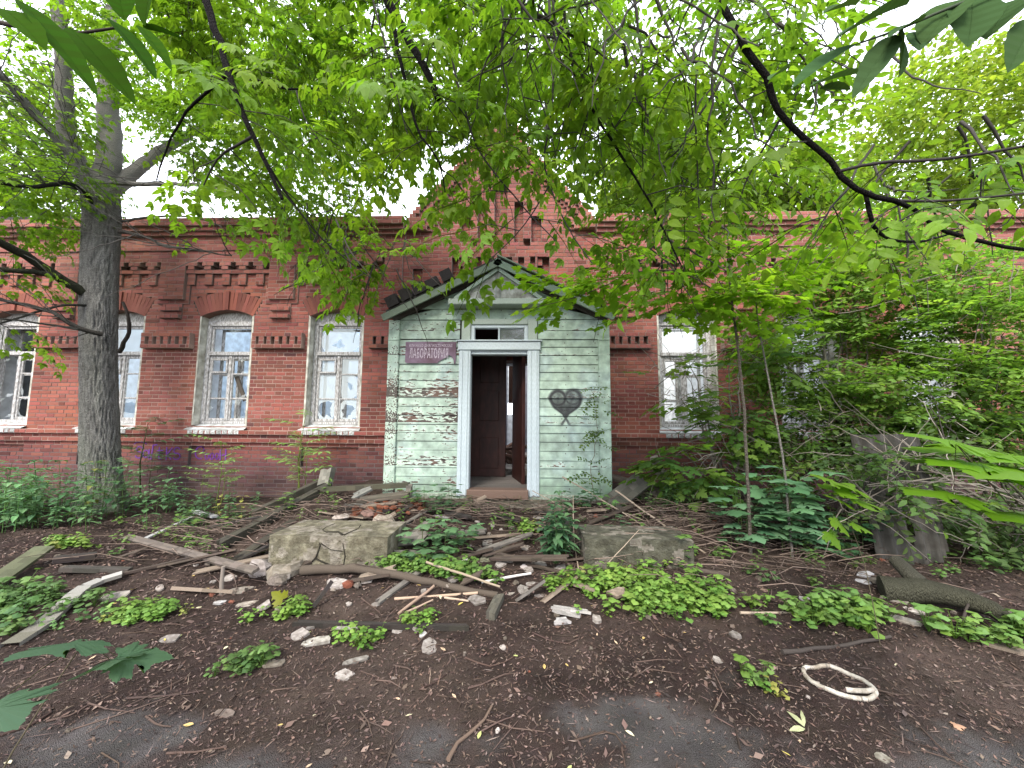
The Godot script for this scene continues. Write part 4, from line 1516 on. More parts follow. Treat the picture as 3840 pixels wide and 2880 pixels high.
	low.append(bough(o, shift.call([Vector3(-6.768, 2.941, 1.55), Vector3(-6.952, 3.007, 1.8), Vector3(-7.224, 3.22, 1.9), Vector3(-7.475, 3.281, 2.1), Vector3(-7.69, 3.321, 2.3)]), 0.04, 0.02, Color(0.12, 0.11, 0.1), "branch"))
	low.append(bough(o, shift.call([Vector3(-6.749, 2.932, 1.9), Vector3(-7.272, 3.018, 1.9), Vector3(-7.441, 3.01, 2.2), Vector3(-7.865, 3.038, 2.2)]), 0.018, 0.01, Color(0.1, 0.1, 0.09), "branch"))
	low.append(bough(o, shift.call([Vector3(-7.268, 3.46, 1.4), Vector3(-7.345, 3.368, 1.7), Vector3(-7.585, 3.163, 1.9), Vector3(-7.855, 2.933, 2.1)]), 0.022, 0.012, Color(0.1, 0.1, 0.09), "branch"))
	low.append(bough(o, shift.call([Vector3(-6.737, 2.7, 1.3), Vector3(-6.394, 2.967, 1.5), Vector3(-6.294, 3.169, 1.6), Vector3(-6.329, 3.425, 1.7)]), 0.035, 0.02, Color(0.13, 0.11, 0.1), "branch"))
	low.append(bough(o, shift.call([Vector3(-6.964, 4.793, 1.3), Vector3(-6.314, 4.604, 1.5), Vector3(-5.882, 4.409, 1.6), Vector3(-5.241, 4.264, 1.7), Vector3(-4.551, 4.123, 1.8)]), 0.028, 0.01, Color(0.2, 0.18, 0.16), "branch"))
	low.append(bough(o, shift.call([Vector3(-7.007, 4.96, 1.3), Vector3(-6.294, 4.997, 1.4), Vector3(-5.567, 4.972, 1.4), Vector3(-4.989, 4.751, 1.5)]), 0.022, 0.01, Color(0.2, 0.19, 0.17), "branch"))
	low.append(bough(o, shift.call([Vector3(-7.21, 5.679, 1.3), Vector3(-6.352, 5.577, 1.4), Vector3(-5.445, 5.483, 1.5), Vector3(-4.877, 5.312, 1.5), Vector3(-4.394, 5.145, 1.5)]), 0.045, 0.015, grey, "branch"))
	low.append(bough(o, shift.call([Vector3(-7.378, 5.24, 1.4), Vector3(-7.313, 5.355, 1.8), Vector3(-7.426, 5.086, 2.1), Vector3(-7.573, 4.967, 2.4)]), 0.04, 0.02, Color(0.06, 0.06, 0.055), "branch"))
	# thin dead twigs in the fork
	var tw := MB.new()
	tw.col = Color(0.07, 0.065, 0.06)
	for k in 170:
		var w: Array = (limbs + low)[[0, 1, 3, 1, 0, 3, 12, 10, 6, 13, 1, 3][k % 12]]
		var b: Vector3 = w[rng.randi_range(1, w.size() - 1)]
		var d := Vector3(R(-1, 0.6), R(-0.6, 0.7), R(0, 1)).normalized()
		var l := R(0.5, 1.7)
		var q := wild([b, b + d * l * 0.5 + Vector3(0, R(-0.1, 0.1), 0), b + d * l], 0.02)
		tw.tube(q, taper(q.size(), R(0.005, 0.01), 0.003), 5, false)
	var list := []
	for k in limbs.size():
		leafy(limbs[k], 0.62, 16, 1.0, 0.25, list, tw, LEAF)
	for k in [0, 1, 3]: leafy(low[k], 0.55, 3, 0.5, 0.3, list, tw, 1.0)
	leafy(low[8], 0.75, 6, 0.5, 0.3, list, tw)
	leafy(low[7], 0.85, 3, 0.4, 0.3, list, tw)
	leafy(low[9], 0.2, 14, 0.8, 0.25, list, tw)
	for c in [[Vector3(-8.352, 5.296, 1.6), Vector3(1.3, 0.6, 1.2), 330], [Vector3(-8.26, 6.364, 2), Vector3(1.2, 1.0, 1.0), 90], [Vector3(-7.444, 8.611, 0.2), Vector3(1.2, 0.8, 0.7), 200], [Vector3(-9.132, 10.168, 0.2), Vector3(2.2, 0.9, 0.7), 260], [Vector3(-5.452, 6.687, 0.9), Vector3(1.1, 0.75, 0.9), 300], [Vector3(-6.027, 8.177, 1.2), Vector3(1.6, 1.0, 1.2), 420], [Vector3(-4.367, 7.134, 1), Vector3(1.5, 1.5, 1.0), 620], [Vector3(-3.568, 5.565, 1.2), Vector3(0.8, 0.5, 0.6), 130]]:
		cloud(list, c[0] + off, c[1], c[2], LEAF, 0.2, 0.3, 0.5)
	obj("twigs", tw, M.twig, o).set_meta("kind", "stuff")
	foliage("foliage", "elder", list, tints(list.size(), ELDER, ELDER2), M.leaf, o)

# ---------------------------------------------------------------- boughs that hang in from above
func overhead() -> void:
	rng.seed = 640
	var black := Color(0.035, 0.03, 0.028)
	var sets := [
		["thick black bough falling from the top edge towards the second window", [[[Vector3(-2.419, 4.936, 4.9), Vector3(-2.371, 4.665, 4.9), Vector3(-2.247, 4.359, 4.9), Vector3(-2.137, 4.06, 4.9), Vector3(-1.989, 3.696, 4.9), Vector3(-1.815, 3.377, 4.9), Vector3(-1.699, 3.134, 4.9)], 0.03, 0.011], [[Vector3(-2.21, 4.148, 4.85), Vector3(-2.427, 4.031, 4.8), Vector3(-2.655, 3.971, 4.7), Vector3(-2.879, 3.761, 4.6), Vector3(-3.042, 3.554, 4.5)], 0.014, 0.005], [[Vector3(-2.185, 4.177, 4.85), Vector3(-2.16, 4.329, 4.6), Vector3(-2.043, 4.444, 4.4), Vector3(-1.767, 4.633, 4.2)], 0.014, 0.005], [[Vector3(-2.104, 3.767, 4.7), Vector3(-2.262, 3.675, 4.7), Vector3(-2.459, 3.655, 4.6), Vector3(-2.637, 3.508, 4.5)], 0.012, 0.005], [[Vector3(-2.117, 3.728, 4.6), Vector3(-2.068, 3.544, 4.3), Vector3(-1.884, 3.27, 4), Vector3(-1.514, 2.986, 3.8)], 0.012, 0.004], [[Vector3(-1.98, 4.425, 4.4), Vector3(-1.882, 4.148, 4.4), Vector3(-1.764, 3.968, 4.3)], 0.007, 0.003]], 18, 0.65],
		["broken black bough ending in a stump near the top middle", [[[Vector3(-1.143, 5.021, 4.8), Vector3(-1.051, 4.781, 4.8), Vector3(-0.936, 4.545, 4.8), Vector3(-0.798, 4.293, 4.8), Vector3(-0.688, 4.084, 4.8), Vector3(-0.647, 3.961, 4.8)], 0.036, 0.025], [[Vector3(-1.048, 4.741, 4.7), Vector3(-0.985, 4.421, 4.7), Vector3(-0.91, 4.107, 4.7), Vector3(-0.809, 3.762, 4.7), Vector3(-0.663, 3.572, 4.7), Vector3(-0.596, 3.277, 4.7)], 0.018, 0.004], [[Vector3(-1.281, 5.116, 4.6), Vector3(-1.148, 4.651, 4.6), Vector3(-1.058, 4.283, 4.6), Vector3(-0.931, 3.844, 4.6)], 0.008, 0.004], [[Vector3(-0.698, 4.174, 4.6), Vector3(-0.769, 3.958, 4.6), Vector3(-0.783, 3.802, 4.6)], 0.006, 0.003]], 22, 0.55],
		["long thin twig curving down before the stepped gable", [[[Vector3(-0.672, 5.265, 4.6), Vector3(-0.651, 5.01, 4.6), Vector3(-0.585, 4.461, 4.6), Vector3(-0.477, 4.031, 4.6), Vector3(-0.373, 3.706, 4.6), Vector3(-0.161, 3.409, 4.6), Vector3(0.057, 3.145, 4.6), Vector3(0.229, 2.959, 4.6)], 0.012, 0.004], [[Vector3(-0.437, 5.299, 4.5), Vector3(-0.45, 4.867, 4.5), Vector3(-0.477, 4.635, 4.5), Vector3(-0.364, 4.279, 4.5)], 0.01, 0.004]], 26, 0.6],
		["slender dark bough crossing above the right slope of the gable", [[[Vector3(0.247, 5.102, 4.7), Vector3(0.316, 4.62, 4.7), Vector3(0.366, 4.242, 4.7), Vector3(0.573, 3.799, 4.7), Vector3(0.868, 3.283, 4.7), Vector3(0.99, 3.009, 4.7), Vector3(1.128, 2.695, 4.7)], 0.016, 0.005], [[Vector3(0.777, 5.172, 4.6), Vector3(0.64, 4.723, 4.6), Vector3(0.598, 4.402, 4.6), Vector3(0.503, 4.049, 4.6), Vector3(0.374, 3.666, 4.6)], 0.011, 0.004], [[Vector3(0.467, 4.259, 4.5), Vector3(0.708, 4.013, 4.4), Vector3(1.115, 3.792, 4.3), Vector3(1.462, 3.644, 4.2)], 0.008, 0.003]], 30, 0.62],
		["forked twig hanging straight down over the porch ridge", [[[Vector3(0.219, 5.233, 4.6), Vector3(0.224, 4.572, 4.6), Vector3(0.197, 3.978, 4.6), Vector3(0.139, 3.643, 4.6), Vector3(0.184, 3.415, 4.6), Vector3(0.299, 3.105, 4.6), Vector3(0.505, 2.776, 4.6)], 0.012, 0.004], [[Vector3(0.188, 3.436, 4.55), Vector3(-0.017, 3.098, 4.55), Vector3(-0.265, 2.839, 4.55)], 0.006, 0.003], [[Vector3(-0.101, 5.16, 4.6), Vector3(-0.135, 4.746, 4.6), Vector3(-0.059, 4.339, 4.6), Vector3(0.016, 3.942, 4.6)], 0.007, 0.003]], 26, 0.55],
		["long dark bough sweeping from the top to the right edge", [[[Vector3(1.265, 4.676, 5), Vector3(1.321, 4.462, 5), Vector3(1.418, 4.241, 5), Vector3(1.491, 4.054, 5), Vector3(1.602, 3.863, 5), Vector3(1.642, 3.673, 5), Vector3(1.752, 3.517, 5), Vector3(1.971, 3.288, 5), Vector3(1.995, 3.209, 5), Vector3(2.111, 3.097, 5), Vector3(2.325, 3.013, 5), Vector3(2.545, 3.025, 4.9), Vector3(2.672, 2.909, 4.9), Vector3(2.884, 2.799, 4.9), Vector3(3.225, 2.724, 4.9), Vector3(3.468, 2.661, 4.9)], 0.025, 0.01], [[Vector3(1.995, 3.209, 5), Vector3(2.18, 3.204, 5.1), Vector3(2.401, 3.138, 5.2), Vector3(2.646, 3.072, 5.4), Vector3(2.857, 3.11, 5.4)], 0.011, 0.006], [[Vector3(2.373, 3.043, 4.95), Vector3(2.734, 3.035, 4.95), Vector3(2.877, 2.928, 5.2), Vector3(3.104, 2.948, 5.2)], 0.01, 0.005], [[Vector3(1.667, 3.581, 5), Vector3(1.634, 3.489, 4.9), Vector3(1.576, 3.358, 4.8), Vector3(1.542, 3.178, 4.7)], 0.009, 0.004], [[Vector3(2.216, 3.086, 4.95), Vector3(2.23, 2.896, 4.95), Vector3(2.48, 2.859, 4.8), Vector3(2.779, 2.878, 4.7), Vector3(3.167, 3.004, 4.6)], 0.013, 0.006], [[Vector3(1.387, 4.545, 4.9), Vector3(1.298, 4.404, 4.8), Vector3(1.268, 4.057, 4.7), Vector3(1.307, 3.204, 4.6)], 0.009, 0.004], [[Vector3(2.16, 3.166, 4.9), Vector3(2.047, 3.054, 4.9), Vector3(1.988, 2.88, 4.8)], 0.007, 0.003]], 16, 0.5],
	]
	for s in sets:
		var p0: Vector3 = s[1][0][0][0]
		var o := thing("overhanging_bough", s[0], "bough", p0, "boughs hanging in from trees above the camera")
		var tw := MB.new()
		tw.col = Color(0.05, 0.045, 0.04)
		var list := []
		for b in s[1]:
			var p := []
			for q in b[0]: p.append(q - p0)
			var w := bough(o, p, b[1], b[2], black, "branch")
			leafy(w, 0.1, int(s[2] * (1.0 if b[1] > 0.012 else 0.6)), s[3] * 0.8, 0.3, list, tw, LEAF)
		obj("twigs", tw, M.twig, o).set_meta("kind", "stuff")
		foliage("foliage", "broad" if s[0].contains("sweeping") or s[0].contains("crossing") else "elder", list, tints(list.size(), ELDER, ELDER2, 0.2), M.leaf, o)
	# the canopy proper: crowns of neighbouring box elders between the camera and the wall
	var crowns := [
		["bright box elder crown filling the sky left of the gable", [[Vector3(-2.587, 6.482, 3), Vector3(1.9, 0.9, 1.2), 620], [Vector3(-2.99, 6.124, 3.6), Vector3(1.3, 0.7, 0.9), 300], [Vector3(-2.298, 6.218, 2.2), Vector3(0.8, 0.8, 0.9), 260], [Vector3(-1.261, 5.949, 3.4), Vector3(0.8, 0.7, 0.8), 220], [Vector3(-2.026, 3.636, 2.6), Vector3(0.6, 0.35, 0.5), 70], [Vector3(-3, 4.396, 2), Vector3(0.6, 0.25, 0.5), 50]], ELDER, ELDER2],
		["dark box elder crown hanging over the middle of the porch gable", [[Vector3(-0.085, 5.8, 3.4), Vector3(1.1, 0.8, 1.0), 210], [Vector3(0.911, 5.301, 3.8), Vector3(1.0, 0.7, 0.8), 160], [Vector3(0.441, 5.503, 2.8), Vector3(0.8, 0.4, 0.7), 110], [Vector3(1.313, 4.953, 3), Vector3(0.7, 0.5, 0.7), 85], [Vector3(1.923, 4.298, 2.8), Vector3(0.75, 0.55, 0.7), 110], [Vector3(1.479, 3.467, 3.2), Vector3(0.5, 0.3, 0.5), 40], [Vector3(-0.291, 5.305, 2.4), Vector3(0.75, 0.35, 0.5), 60], [Vector3(0.486, 4.279, 5), Vector3(0.7, 0.4, 0.4), 60], [Vector3(1.027, 3.986, 5.1), Vector3(0.6, 0.4, 0.4), 50], [Vector3(-0.02, 4.293, 5), Vector3(0.6, 0.35, 0.4), 40]], Color(0.12, 0.225, 0.025), Color(0.21, 0.34, 0.035)],
		["leafy box elder crown right of the gable below the long bough", [[Vector3(1.852, 5.308, 3.2), Vector3(0.8, 1.0, 0.8), 130], [Vector3(2.658, 4.607, 3.2), Vector3(0.9, 0.8, 0.8), 200], [Vector3(2.29, 5.796, 3.6), Vector3(0.9, 0.7, 0.7), 200], [Vector3(2.896, 5.455, 3.6), Vector3(0.5, 0.6, 0.5), 80], [Vector3(3.623, 3.614, 4.2), Vector3(0.75, 0.35, 0.6), 90]], Color(0.12, 0.225, 0.025), Color(0.21, 0.34, 0.035)],
	]
	for s in crowns:
		var p0: Vector3 = s[1][0][0]
		var o := thing("box_elder_crown", s[0], "tree crown", p0, "crowns of the box elders overhead")
		var list := []
		var tw := MB.new()
		tw.col = Color(0.05, 0.045, 0.04)
		for c in s[1]:
			cloud(list, c[0] - p0, c[1] * Vector3(1, 0.9, 1), c[2], LEAF, 0.25, 0.15, 0.46)
			for k in 16:
				var a: Vector3 = c[0] - p0 + Vector3(R(-1, 1), R(0.2, 1.2), R(-1, 1)) * c[1]
				var d := Vector3(R(-0.7, 0.7), R(-1.2, -0.3), R(-0.7, 0.7)).normalized() * R(0.5, 1.3)
				var q := wild([a, a + d * 0.5 + Vector3(R(-0.1, 0.1), 0, R(-0.1, 0.1)), a + d], 0.02)
				tw.tube(q, taper(q.size(), R(0.006, 0.014), 0.003), 5, false)
		obj("twigs", tw, M.twig, o).set_meta("kind", "stuff")
		foliage("foliage", "broad" if s[0].contains("right of the gable") else "elder", list, tints(list.size(), s[2], s[3], 0.2), M.leaf, o)
	near_leaves()

func near_leaves() -> void:
	# big leaves close to the lens, each its own
	rng.seed = 655
	var o := thing("near_twig", "close dark twig with large hanging leaves in the top left corner", "twig", Vector3(-1.528, 2.829, 6.3))
	var off := -o.position
	bough(o, [Vector3(-1.812, 2.922, 6.3) + off, Vector3(-1.616, 2.856, 6.32) + off, Vector3(-1.499, 2.853, 6.3) + off, Vector3(-1.368, 2.897, 6.28) + off], 0.008, 0.004, Color(0.04, 0.035, 0.03), "stem")
	for q in [[Vector3(-1.538, 2.86, 6.4), Vector3(-1.191, 2.551, 6.45), 0.062], [Vector3(-1.502, 2.879, 6.3), Vector3(-1.209, 2.61, 6.35), 0.07], [Vector3(-1.371, 2.908, 6.3), Vector3(-1.127, 2.678, 6.35), 0.055], [Vector3(-1.324, 2.938, 6.25), Vector3(-1.142, 2.752, 6.3), 0.04], [Vector3(-1.363, 2.983, 6.2), Vector3(-1.182, 2.949, 6.2), 0.05], [Vector3(-1.476, 3.156, 6.2), Vector3(-1.391, 2.988, 6.25), 0.07], [Vector3(-1.346, 3.152, 6.2), Vector3(-1.33, 2.965, 6.25), 0.06], [Vector3(-1.499, 2.769, 6.45), Vector3(-1.304, 2.621, 6.5), 0.06], [Vector3(-1.514, 2.845, 6.3), Vector3(-1.539, 2.874, 6.2), 0.06]]:
		var m := MB.new()
		var d: Vector3 = q[1] - q[0]
		var nn := Vector3(R(-0.2, 0.2), 1.0, R(0.1, 0.6))
		nn = (nn - d.normalized() * nn.dot(d.normalized())).normalized()
		m.leaf_fine(q[0] + off, d.normalized(), nn, d.length(), q[2] * 1.3, 0.12, jig(Color(0.022, 0.052, 0.006), 0.15))
		obj("leaf", m, M.near_leaf, o)
	var t := thing("near_twig", "close dark twig with large pointed leaves against the sky in the top right corner", "twig", Vector3(1.172, 2.861, 6.2))
	off = -t.position
	bough(t, [Vector3(1.586, 2.974, 6.3) + off, Vector3(1.422, 2.989, 6.2) + off, Vector3(1.312, 2.933, 6.2) + off, Vector3(1.112, 2.859, 6.2) + off], 0.006, 0.003, Color(0.05, 0.06, 0.04), "stem")
	for q in [[Vector3(1.112, 2.859, 6.2), Vector3(0.846, 2.695, 6.25), 0.066], [Vector3(1.226, 2.885, 6.2), Vector3(1.037, 2.648, 6.25), 0.05], [Vector3(1.273, 2.994, 6.2), Vector3(0.983, 2.858, 6.25), 0.075], [Vector3(1.234, 2.893, 6.2), Vector3(1.243, 2.742, 6.2), 0.07], [Vector3(1.356, 2.948, 6.15), Vector3(1.304, 2.841, 6.2), 0.05], [Vector3(1.438, 3.006, 6.2), Vector3(1.313, 2.865, 6.2), 0.08], [Vector3(1.483, 3.005, 6.2), Vector3(1.407, 2.809, 6.25), 0.085], [Vector3(1.615, 3, 6.2), Vector3(1.513, 2.877, 6.2), 0.08], [Vector3(1.666, 2.931, 6.2), Vector3(1.525, 2.721, 6.25), 0.06], [Vector3(1.312, 2.933, 6.2), Vector3(1.106, 2.802, 6.3), 0.04], [Vector3(1.016, 2.883, 6.3), Vector3(0.918, 2.87, 6.3), 0.06], [Vector3(0.939, 2.866, 6.1), Vector3(0.872, 2.835, 6.1), 0.05], [Vector3(0.998, 2.651, 6.3), Vector3(0.86, 2.631, 6.3), 0.05], [Vector3(0.967, 2.699, 6.2), Vector3(1.07, 2.702, 6.2), 0.03]]:
		var m := MB.new()
		var d: Vector3 = q[1] - q[0]
		var nn := Vector3(R(-0.3, 0.3), 1.0, R(0.2, 0.9))
		nn = (nn - d.normalized() * nn.dot(d.normalized())).normalized()
		m.leaf_fine(q[0] + off, d.normalized(), nn, d.length(), q[2] * 1.6, 0.1, jig(Color(0.04, 0.075, 0.03), 0.12))
		obj("leaf", m, M.near_leaf, t)

# ---------------------------------------------------------------- trees beyond the building
func far_trees() -> void:
	rng.seed = 680
	var kinds := [
		["pale yellow-green tree rising behind the right end of the wall", Vector3(19.172, 14.059, -9), Vector3(4.6, 4.2, 3.0), 1700, Color(0.22, 0.32, 0.05), Color(0.32, 0.42, 0.07)],
		["light green tree behind the wall just right of the gable", Vector3(5.518, 11.663, -8), Vector3(2.6, 2.2, 2.0), 800, Color(0.2, 0.3, 0.05), Color(0.28, 0.38, 0.06)],
		["low bright tree behind the parapet above the right windows", Vector3(10.78, 10.981, -8), Vector3(2.6, 1.6, 2.0), 700, Color(0.22, 0.33, 0.05), Color(0.3, 0.42, 0.08)],
		["dense green tree behind the left end of the building", Vector3(-22.656, 13.385, -8), Vector3(4.0, 3.6, 2.5), 900, Color(0.14, 0.25, 0.03), Color(0.22, 0.34, 0.05)],
		["tall green tree behind the building left of the gable", Vector3(-11.542, 18.896, -10), Vector3(4.6, 3.2, 2.5), 560, Color(0.13, 0.22, 0.03), Color(0.2, 0.3, 0.04)],
		["tall green tree behind the gable, its top hidden by nearer boughs", Vector3(1.006, 21.603, -10), Vector3(5.0, 3.2, 2.5), 330, Color(0.1, 0.17, 0.03), Color(0.16, 0.25, 0.04)],
	]
	for s in kinds:
		var c: Vector3 = s[1]
		var o := thing("far_tree", s[0], "tree", Vector3(c.x, 0.1, c.z), "trees behind the building")
		var mid := Vector3(0, c.y - 0.1, 0)
		var w := wild([Vector3(0.2, 0, 0), Vector3(0, mid.y * 0.5, 0.1), mid + Vector3(0, s[2].y * 0.4, 0)], 0.05)
		var m := MB.new()
		m.col = Color(0.14, 0.13, 0.12)
		m.tube(w, taper(w.size(), 0.26, 0.08), 10)
		obj("trunk", m, M.bark, o)
		var list := []
		cloud(list, mid, s[2], s[3], 1.5, 0.1, 0.3, 0.62)
		foliage("crown", "far", list, tints(list.size(), s[4], s[5], 0.2), M.leaf, o)

# ---------------------------------------------------------------- shrubs and saplings at the right
func shrub(called: String, label: String, base: Vector3, blobs: Array, kind: String, a: Color, b: Color, stems: int, group := "") -> Node3D:
	var o := thing(called, label, "shrub" if called.contains("shrub") else "sapling", base, group)
	var list := []
	var tw := MB.new()
	for c in blobs: cloud(list, c[0] - base, c[1], c[2], 1.0, 0.15, 0.35, 0.8)
	for k in stems:
		var c = blobs[k % blobs.size()]
		var e: Vector3 = c[0] - base + Vector3(R(-0.9, 0.9), R(-0.2, 0.9), R(-0.9, 0.9)) * c[1]
		var st := Vector3(R(-0.3, 0.3), 0, R(-0.2, 0.2))
		var mid := st.lerp(e, 0.5) + Vector3(R(-0.25, 0.25), R(0.0, 0.4), R(-0.2, 0.2))
		var q := wild([st, mid, e], 0.025)
		var m := MB.new()
		m.col = Color(0.16, 0.145, 0.12) * R(0.7, 1.3)
		m.tube(q, taper(q.size(), R(0.012, 0.026), 0.005), 6, false)
		obj("stem", m, M.twig, o)
	tw.col = Color(0.2, 0.17, 0.14)
	for k in stems * 13:
		var c = blobs[k % blobs.size()]
		var e: Vector3 = c[0] - base + Vector3(R(-1, 1), R(-1, 0.8), R(-1, 1)) * c[1]
		var d := Vector3(R(-1, 1), R(-0.5, 0.7), R(-0.6, 0.6)).normalized() * R(0.3, 0.9)
		var q := wild([e, e + d * 0.5 + Vector3(0, R(-0.08, 0.08), 0), e + d], 0.015)
		tw.col = Color(0.2, 0.175, 0.15) * R(0.4, 1.5)
		tw.tube(q, taper(q.size(), R(0.004, 0.008), 0.002), 4, false)
	obj("twigs", tw, M.twig, o).set_meta("kind", "stuff")
	foliage("foliage", kind, list, tints(list.size(), a, b, 0.22), M.leaf, o)
	return o

func right_thicket() -> void:
	rng.seed = 700
	var la := Color(0.15, 0.28, 0.055)
	var lb := Color(0.29, 0.46, 0.09)
	var gr := "shrubs crowding the right half of the wall"
	shrub("lilac_shrub", "tall bright lilac shrub before the right end of the wall", g(4.9, 1.3), [[Vector3(5.568, 3.495, 1.4), Vector3(1.0, 0.65, 0.5), 420], [Vector3(4.876, 2.493, 1.3), Vector3(1.1, 0.7, 0.5), 560], [Vector3(5.497, 4.133, 1.3), Vector3(0.6, 0.55, 0.4), 190], [Vector3(4.684, 3.864, 1), Vector3(0.5, 0.5, 0.3), 90], [Vector3(5.218, 4.395, 1.4), Vector3(0.75, 0.4, 0.4), 120], [Vector3(6.435, 4.226, 1.5), Vector3(0.8, 0.4, 0.4), 110], [Vector3(4.223, 2.459, 1), Vector3(0.5, 0.5, 0.35), 120]], "lilac", la, lb, 12, gr)
	shrub("lilac_shrub", "leafy lilac shrub running out of the right edge of the picture", g(6.6, 1.9), [[Vector3(6.147, 2.736, 2.2), Vector3(0.9, 0.65, 0.5), 520], [Vector3(6.282, 3.565, 2), Vector3(0.8, 0.4, 0.4), 130], [Vector3(5.725, 2.06, 2.2), Vector3(1.1, 0.55, 0.5), 460], [Vector3(6.181, 1.525, 2.3), Vector3(0.7, 0.5, 0.4), 220]], "lilac", la, lb, 10, gr)
	shrub("lilac_shrub", "dark low shrub under the lilacs beside the right windows", g(4.0, 1.4), [[Vector3(4.042, 1.489, 1.5), Vector3(0.9, 0.45, 0.4), 260], [Vector3(4.663, 1.501, 1.8), Vector3(0.9, 0.45, 0.4), 300], [Vector3(3.931, 0.981, 1.8), Vector3(0.8, 0.35, 0.4), 110]], "lilac", Color(0.1, 0.19, 0.05), Color(0.19, 0.3, 0.08), 10, gr)
	shrub("lilac_shrub", "shadowy thicket shrub at the lower right edge", g(6.2, 2.6), [[Vector3(5.188, 0.754, 2.8), Vector3(0.6, 0.5, 0.4), 160], [Vector3(3.987, 1.194, 3.2), Vector3(0.5, 0.2, 0.2), 60], [Vector3(3.679, 0.86, 3.2), Vector3(0.3, 0.2, 0.2), 26], [Vector3(5.264, 0.284, 2.9), Vector3(0.5, 0.35, 0.3), 60], [Vector3(5.168, 1.462, 2.4), Vector3(0.8, 0.4, 0.4), 140]], "lilac", Color(0.08, 0.14, 0.05), Color(0.15, 0.24, 0.075), 14, gr)
	shrub("maple_shrub", "young maple growth in front of the first window right of the porch", g(3.0, 1.5), [[Vector3(2.219, 2.155, 1.7), Vector3(0.45, 0.5, 0.35), 26], [Vector3(2.999, 1.686, 1.7), Vector3(0.5, 0.4, 0.35), 36], [Vector3(2.358, 1.039, 1.9), Vector3(0.6, 0.3, 0.3), 70], [Vector3(3.642, 2.818, 1.5), Vector3(0.5, 0.5, 0.3), 50]], "maple", Color(0.1, 0.2, 0.045), Color(0.22, 0.36, 0.06), 8, gr)
	# dead tangled vine on the wall
	var v := thing("dead_vine", "tangle of brown dead vine stems clinging to the wall right of the first window", "vine", Vector3(4.0, 2.2, 0.2))
	var m := MB.new()
	for k in 170:
		var a := Vector3(rng.randfn() * 0.32 - 0.1, rng.randfn() * 0.7, R(0.0, 0.35))
		var d := Vector3(R(-1, 1), R(-1, 1), R(-0.3, 0.3)) * R(0.2, 0.6)
		var q := wild([a, a + d * 0.5 + Vector3(R(-0.1, 0.1), R(-0.1, 0.1), 0), a + d], 0.02)
		m.col = Color(0.13, 0.085, 0.06) * R(0.5, 1.7)
		m.tube(q, taper(q.size(), R(0.003, 0.008), 0.002), 4, false)
	obj("stems", m, M.twig, v).set_meta("kind", "stuff")
	# two thin saplings
	for s in [["thin grey maple sapling stem with bright leaves arching over the porch roof", [[Vector3(2.449, 1.107, 3), Vector3(2.457, 1.667, 3), Vector3(2.416, 2.508, 3), Vector3(2.374, 3.16, 3), Vector3(2.379, 3.718, 3)], 0.019, 0.01], [[Vector3(1.918, 3.127, 3.1), Vector3(0.5, 0.17, 0.35), 18], [Vector3(2.501, 3.381, 3), Vector3(0.55, 0.2, 0.3), 20], [Vector3(1.461, 2.83, 3.2), Vector3(0.35, 0.16, 0.3), 14], [Vector3(2.271, 2.968, 3), Vector3(0.45, 0.2, 0.3), 18], [Vector3(0.484, 3.062, 3.3), Vector3(0.3, 0.14, 0.2), 20], [Vector3(0.988, 3.164, 3.3), Vector3(0.3, 0.13, 0.2), 15], [Vector3(0.682, 2.803, 3.3), Vector3(0.2, 0.1, 0.16), 9]], [[[Vector3(2.368, 2.926, 3.05), Vector3(1.778, 3.251, 3.2), Vector3(1.239, 3.214, 3.3), Vector3(0.577, 2.941, 3.35), Vector3(-0.02, 2.79, 3.35)], 0.009, 0.003], [[Vector3(2.409, 2.778, 3), Vector3(2.232, 3.272, 3), Vector3(1.931, 3.453, 3.1)], 0.007, 0.003]]], ["pale leaning sapling stem in front of the dark shrubs", [[Vector3(2.889, 0.615, 3), Vector3(2.861, 1.061, 3), Vector3(2.797, 1.669, 3), Vector3(2.727, 2.243, 3), Vector3(2.663, 2.777, 3), Vector3(2.645, 3.325, 3), Vector3(2.507, 3.52, 3)], 0.013, 0.006], [[Vector3(2.992, 3.504, 2.9), Vector3(0.4, 0.12, 0.3), 18], [Vector3(2.755, 3.082, 2.9), Vector3(0.4, 0.2, 0.3), 16], [Vector3(3.122, 2.774, 2.8), Vector3(0.35, 0.2, 0.3), 12]], [[[Vector3(2.652, 3.049, 3), Vector3(2.915, 3.268, 3), Vector3(3.13, 3.377, 3)], 0.006, 0.003]]]]:
		var p0: Vector3 = s[1][0][0]
		p0 = g(p0.x, p0.z)
		var o := thing("maple_sapling", s[0], "sapling", p0)
		var p := [Vector3(0, -0.05, 0)]
		for q in s[1][0]: p.append(q - p0)
		p.remove_at(1)
		bough(o, p, s[1][1], s[1][2], Color(0.6, 0.56, 0.5) if s[1][1] < 0.016 else Color(0.36, 0.31, 0.26), "stem")
		for b in s[3]:
			var bp := []
			for q in b[0]: bp.append(q - p0)
			bough(o, bp, b[1], b[2], Color(0.1, 0.08, 0.06), "branch")
		var list := []
		for c in s[2]: cloud(list, c[0] - p0, c[1], c[2], 1.0, 0.15, 0.1, 0.9)
		foliage("foliage", "maple", list, tints(list.size(), MAPLE, MAPLE2, 0.16), M.leaf, o)
	# climber on the right corner of the porch
	var cl := thing("climber", "small leafy climber on the right corner post of the porch", "climbing plant", g(1.0, 1.78))
	var cm := wild([Vector3(0.05, 0, 0), Vector3(-0.05, 0.5, 0), Vector3(0.03, 0.9, 0), Vector3(0.02, 1.4, 0), Vector3(-0.05, 1.7, 0.0)], 0.02)
	var ms := MB.new()
	ms.col = Color(0.12, 0.1, 0.07)
	ms.tube(cm, taper(cm.size(), 0.006, 0.002), 5, false)
	obj("stem", ms, M.twig, cl)
	var cll := []
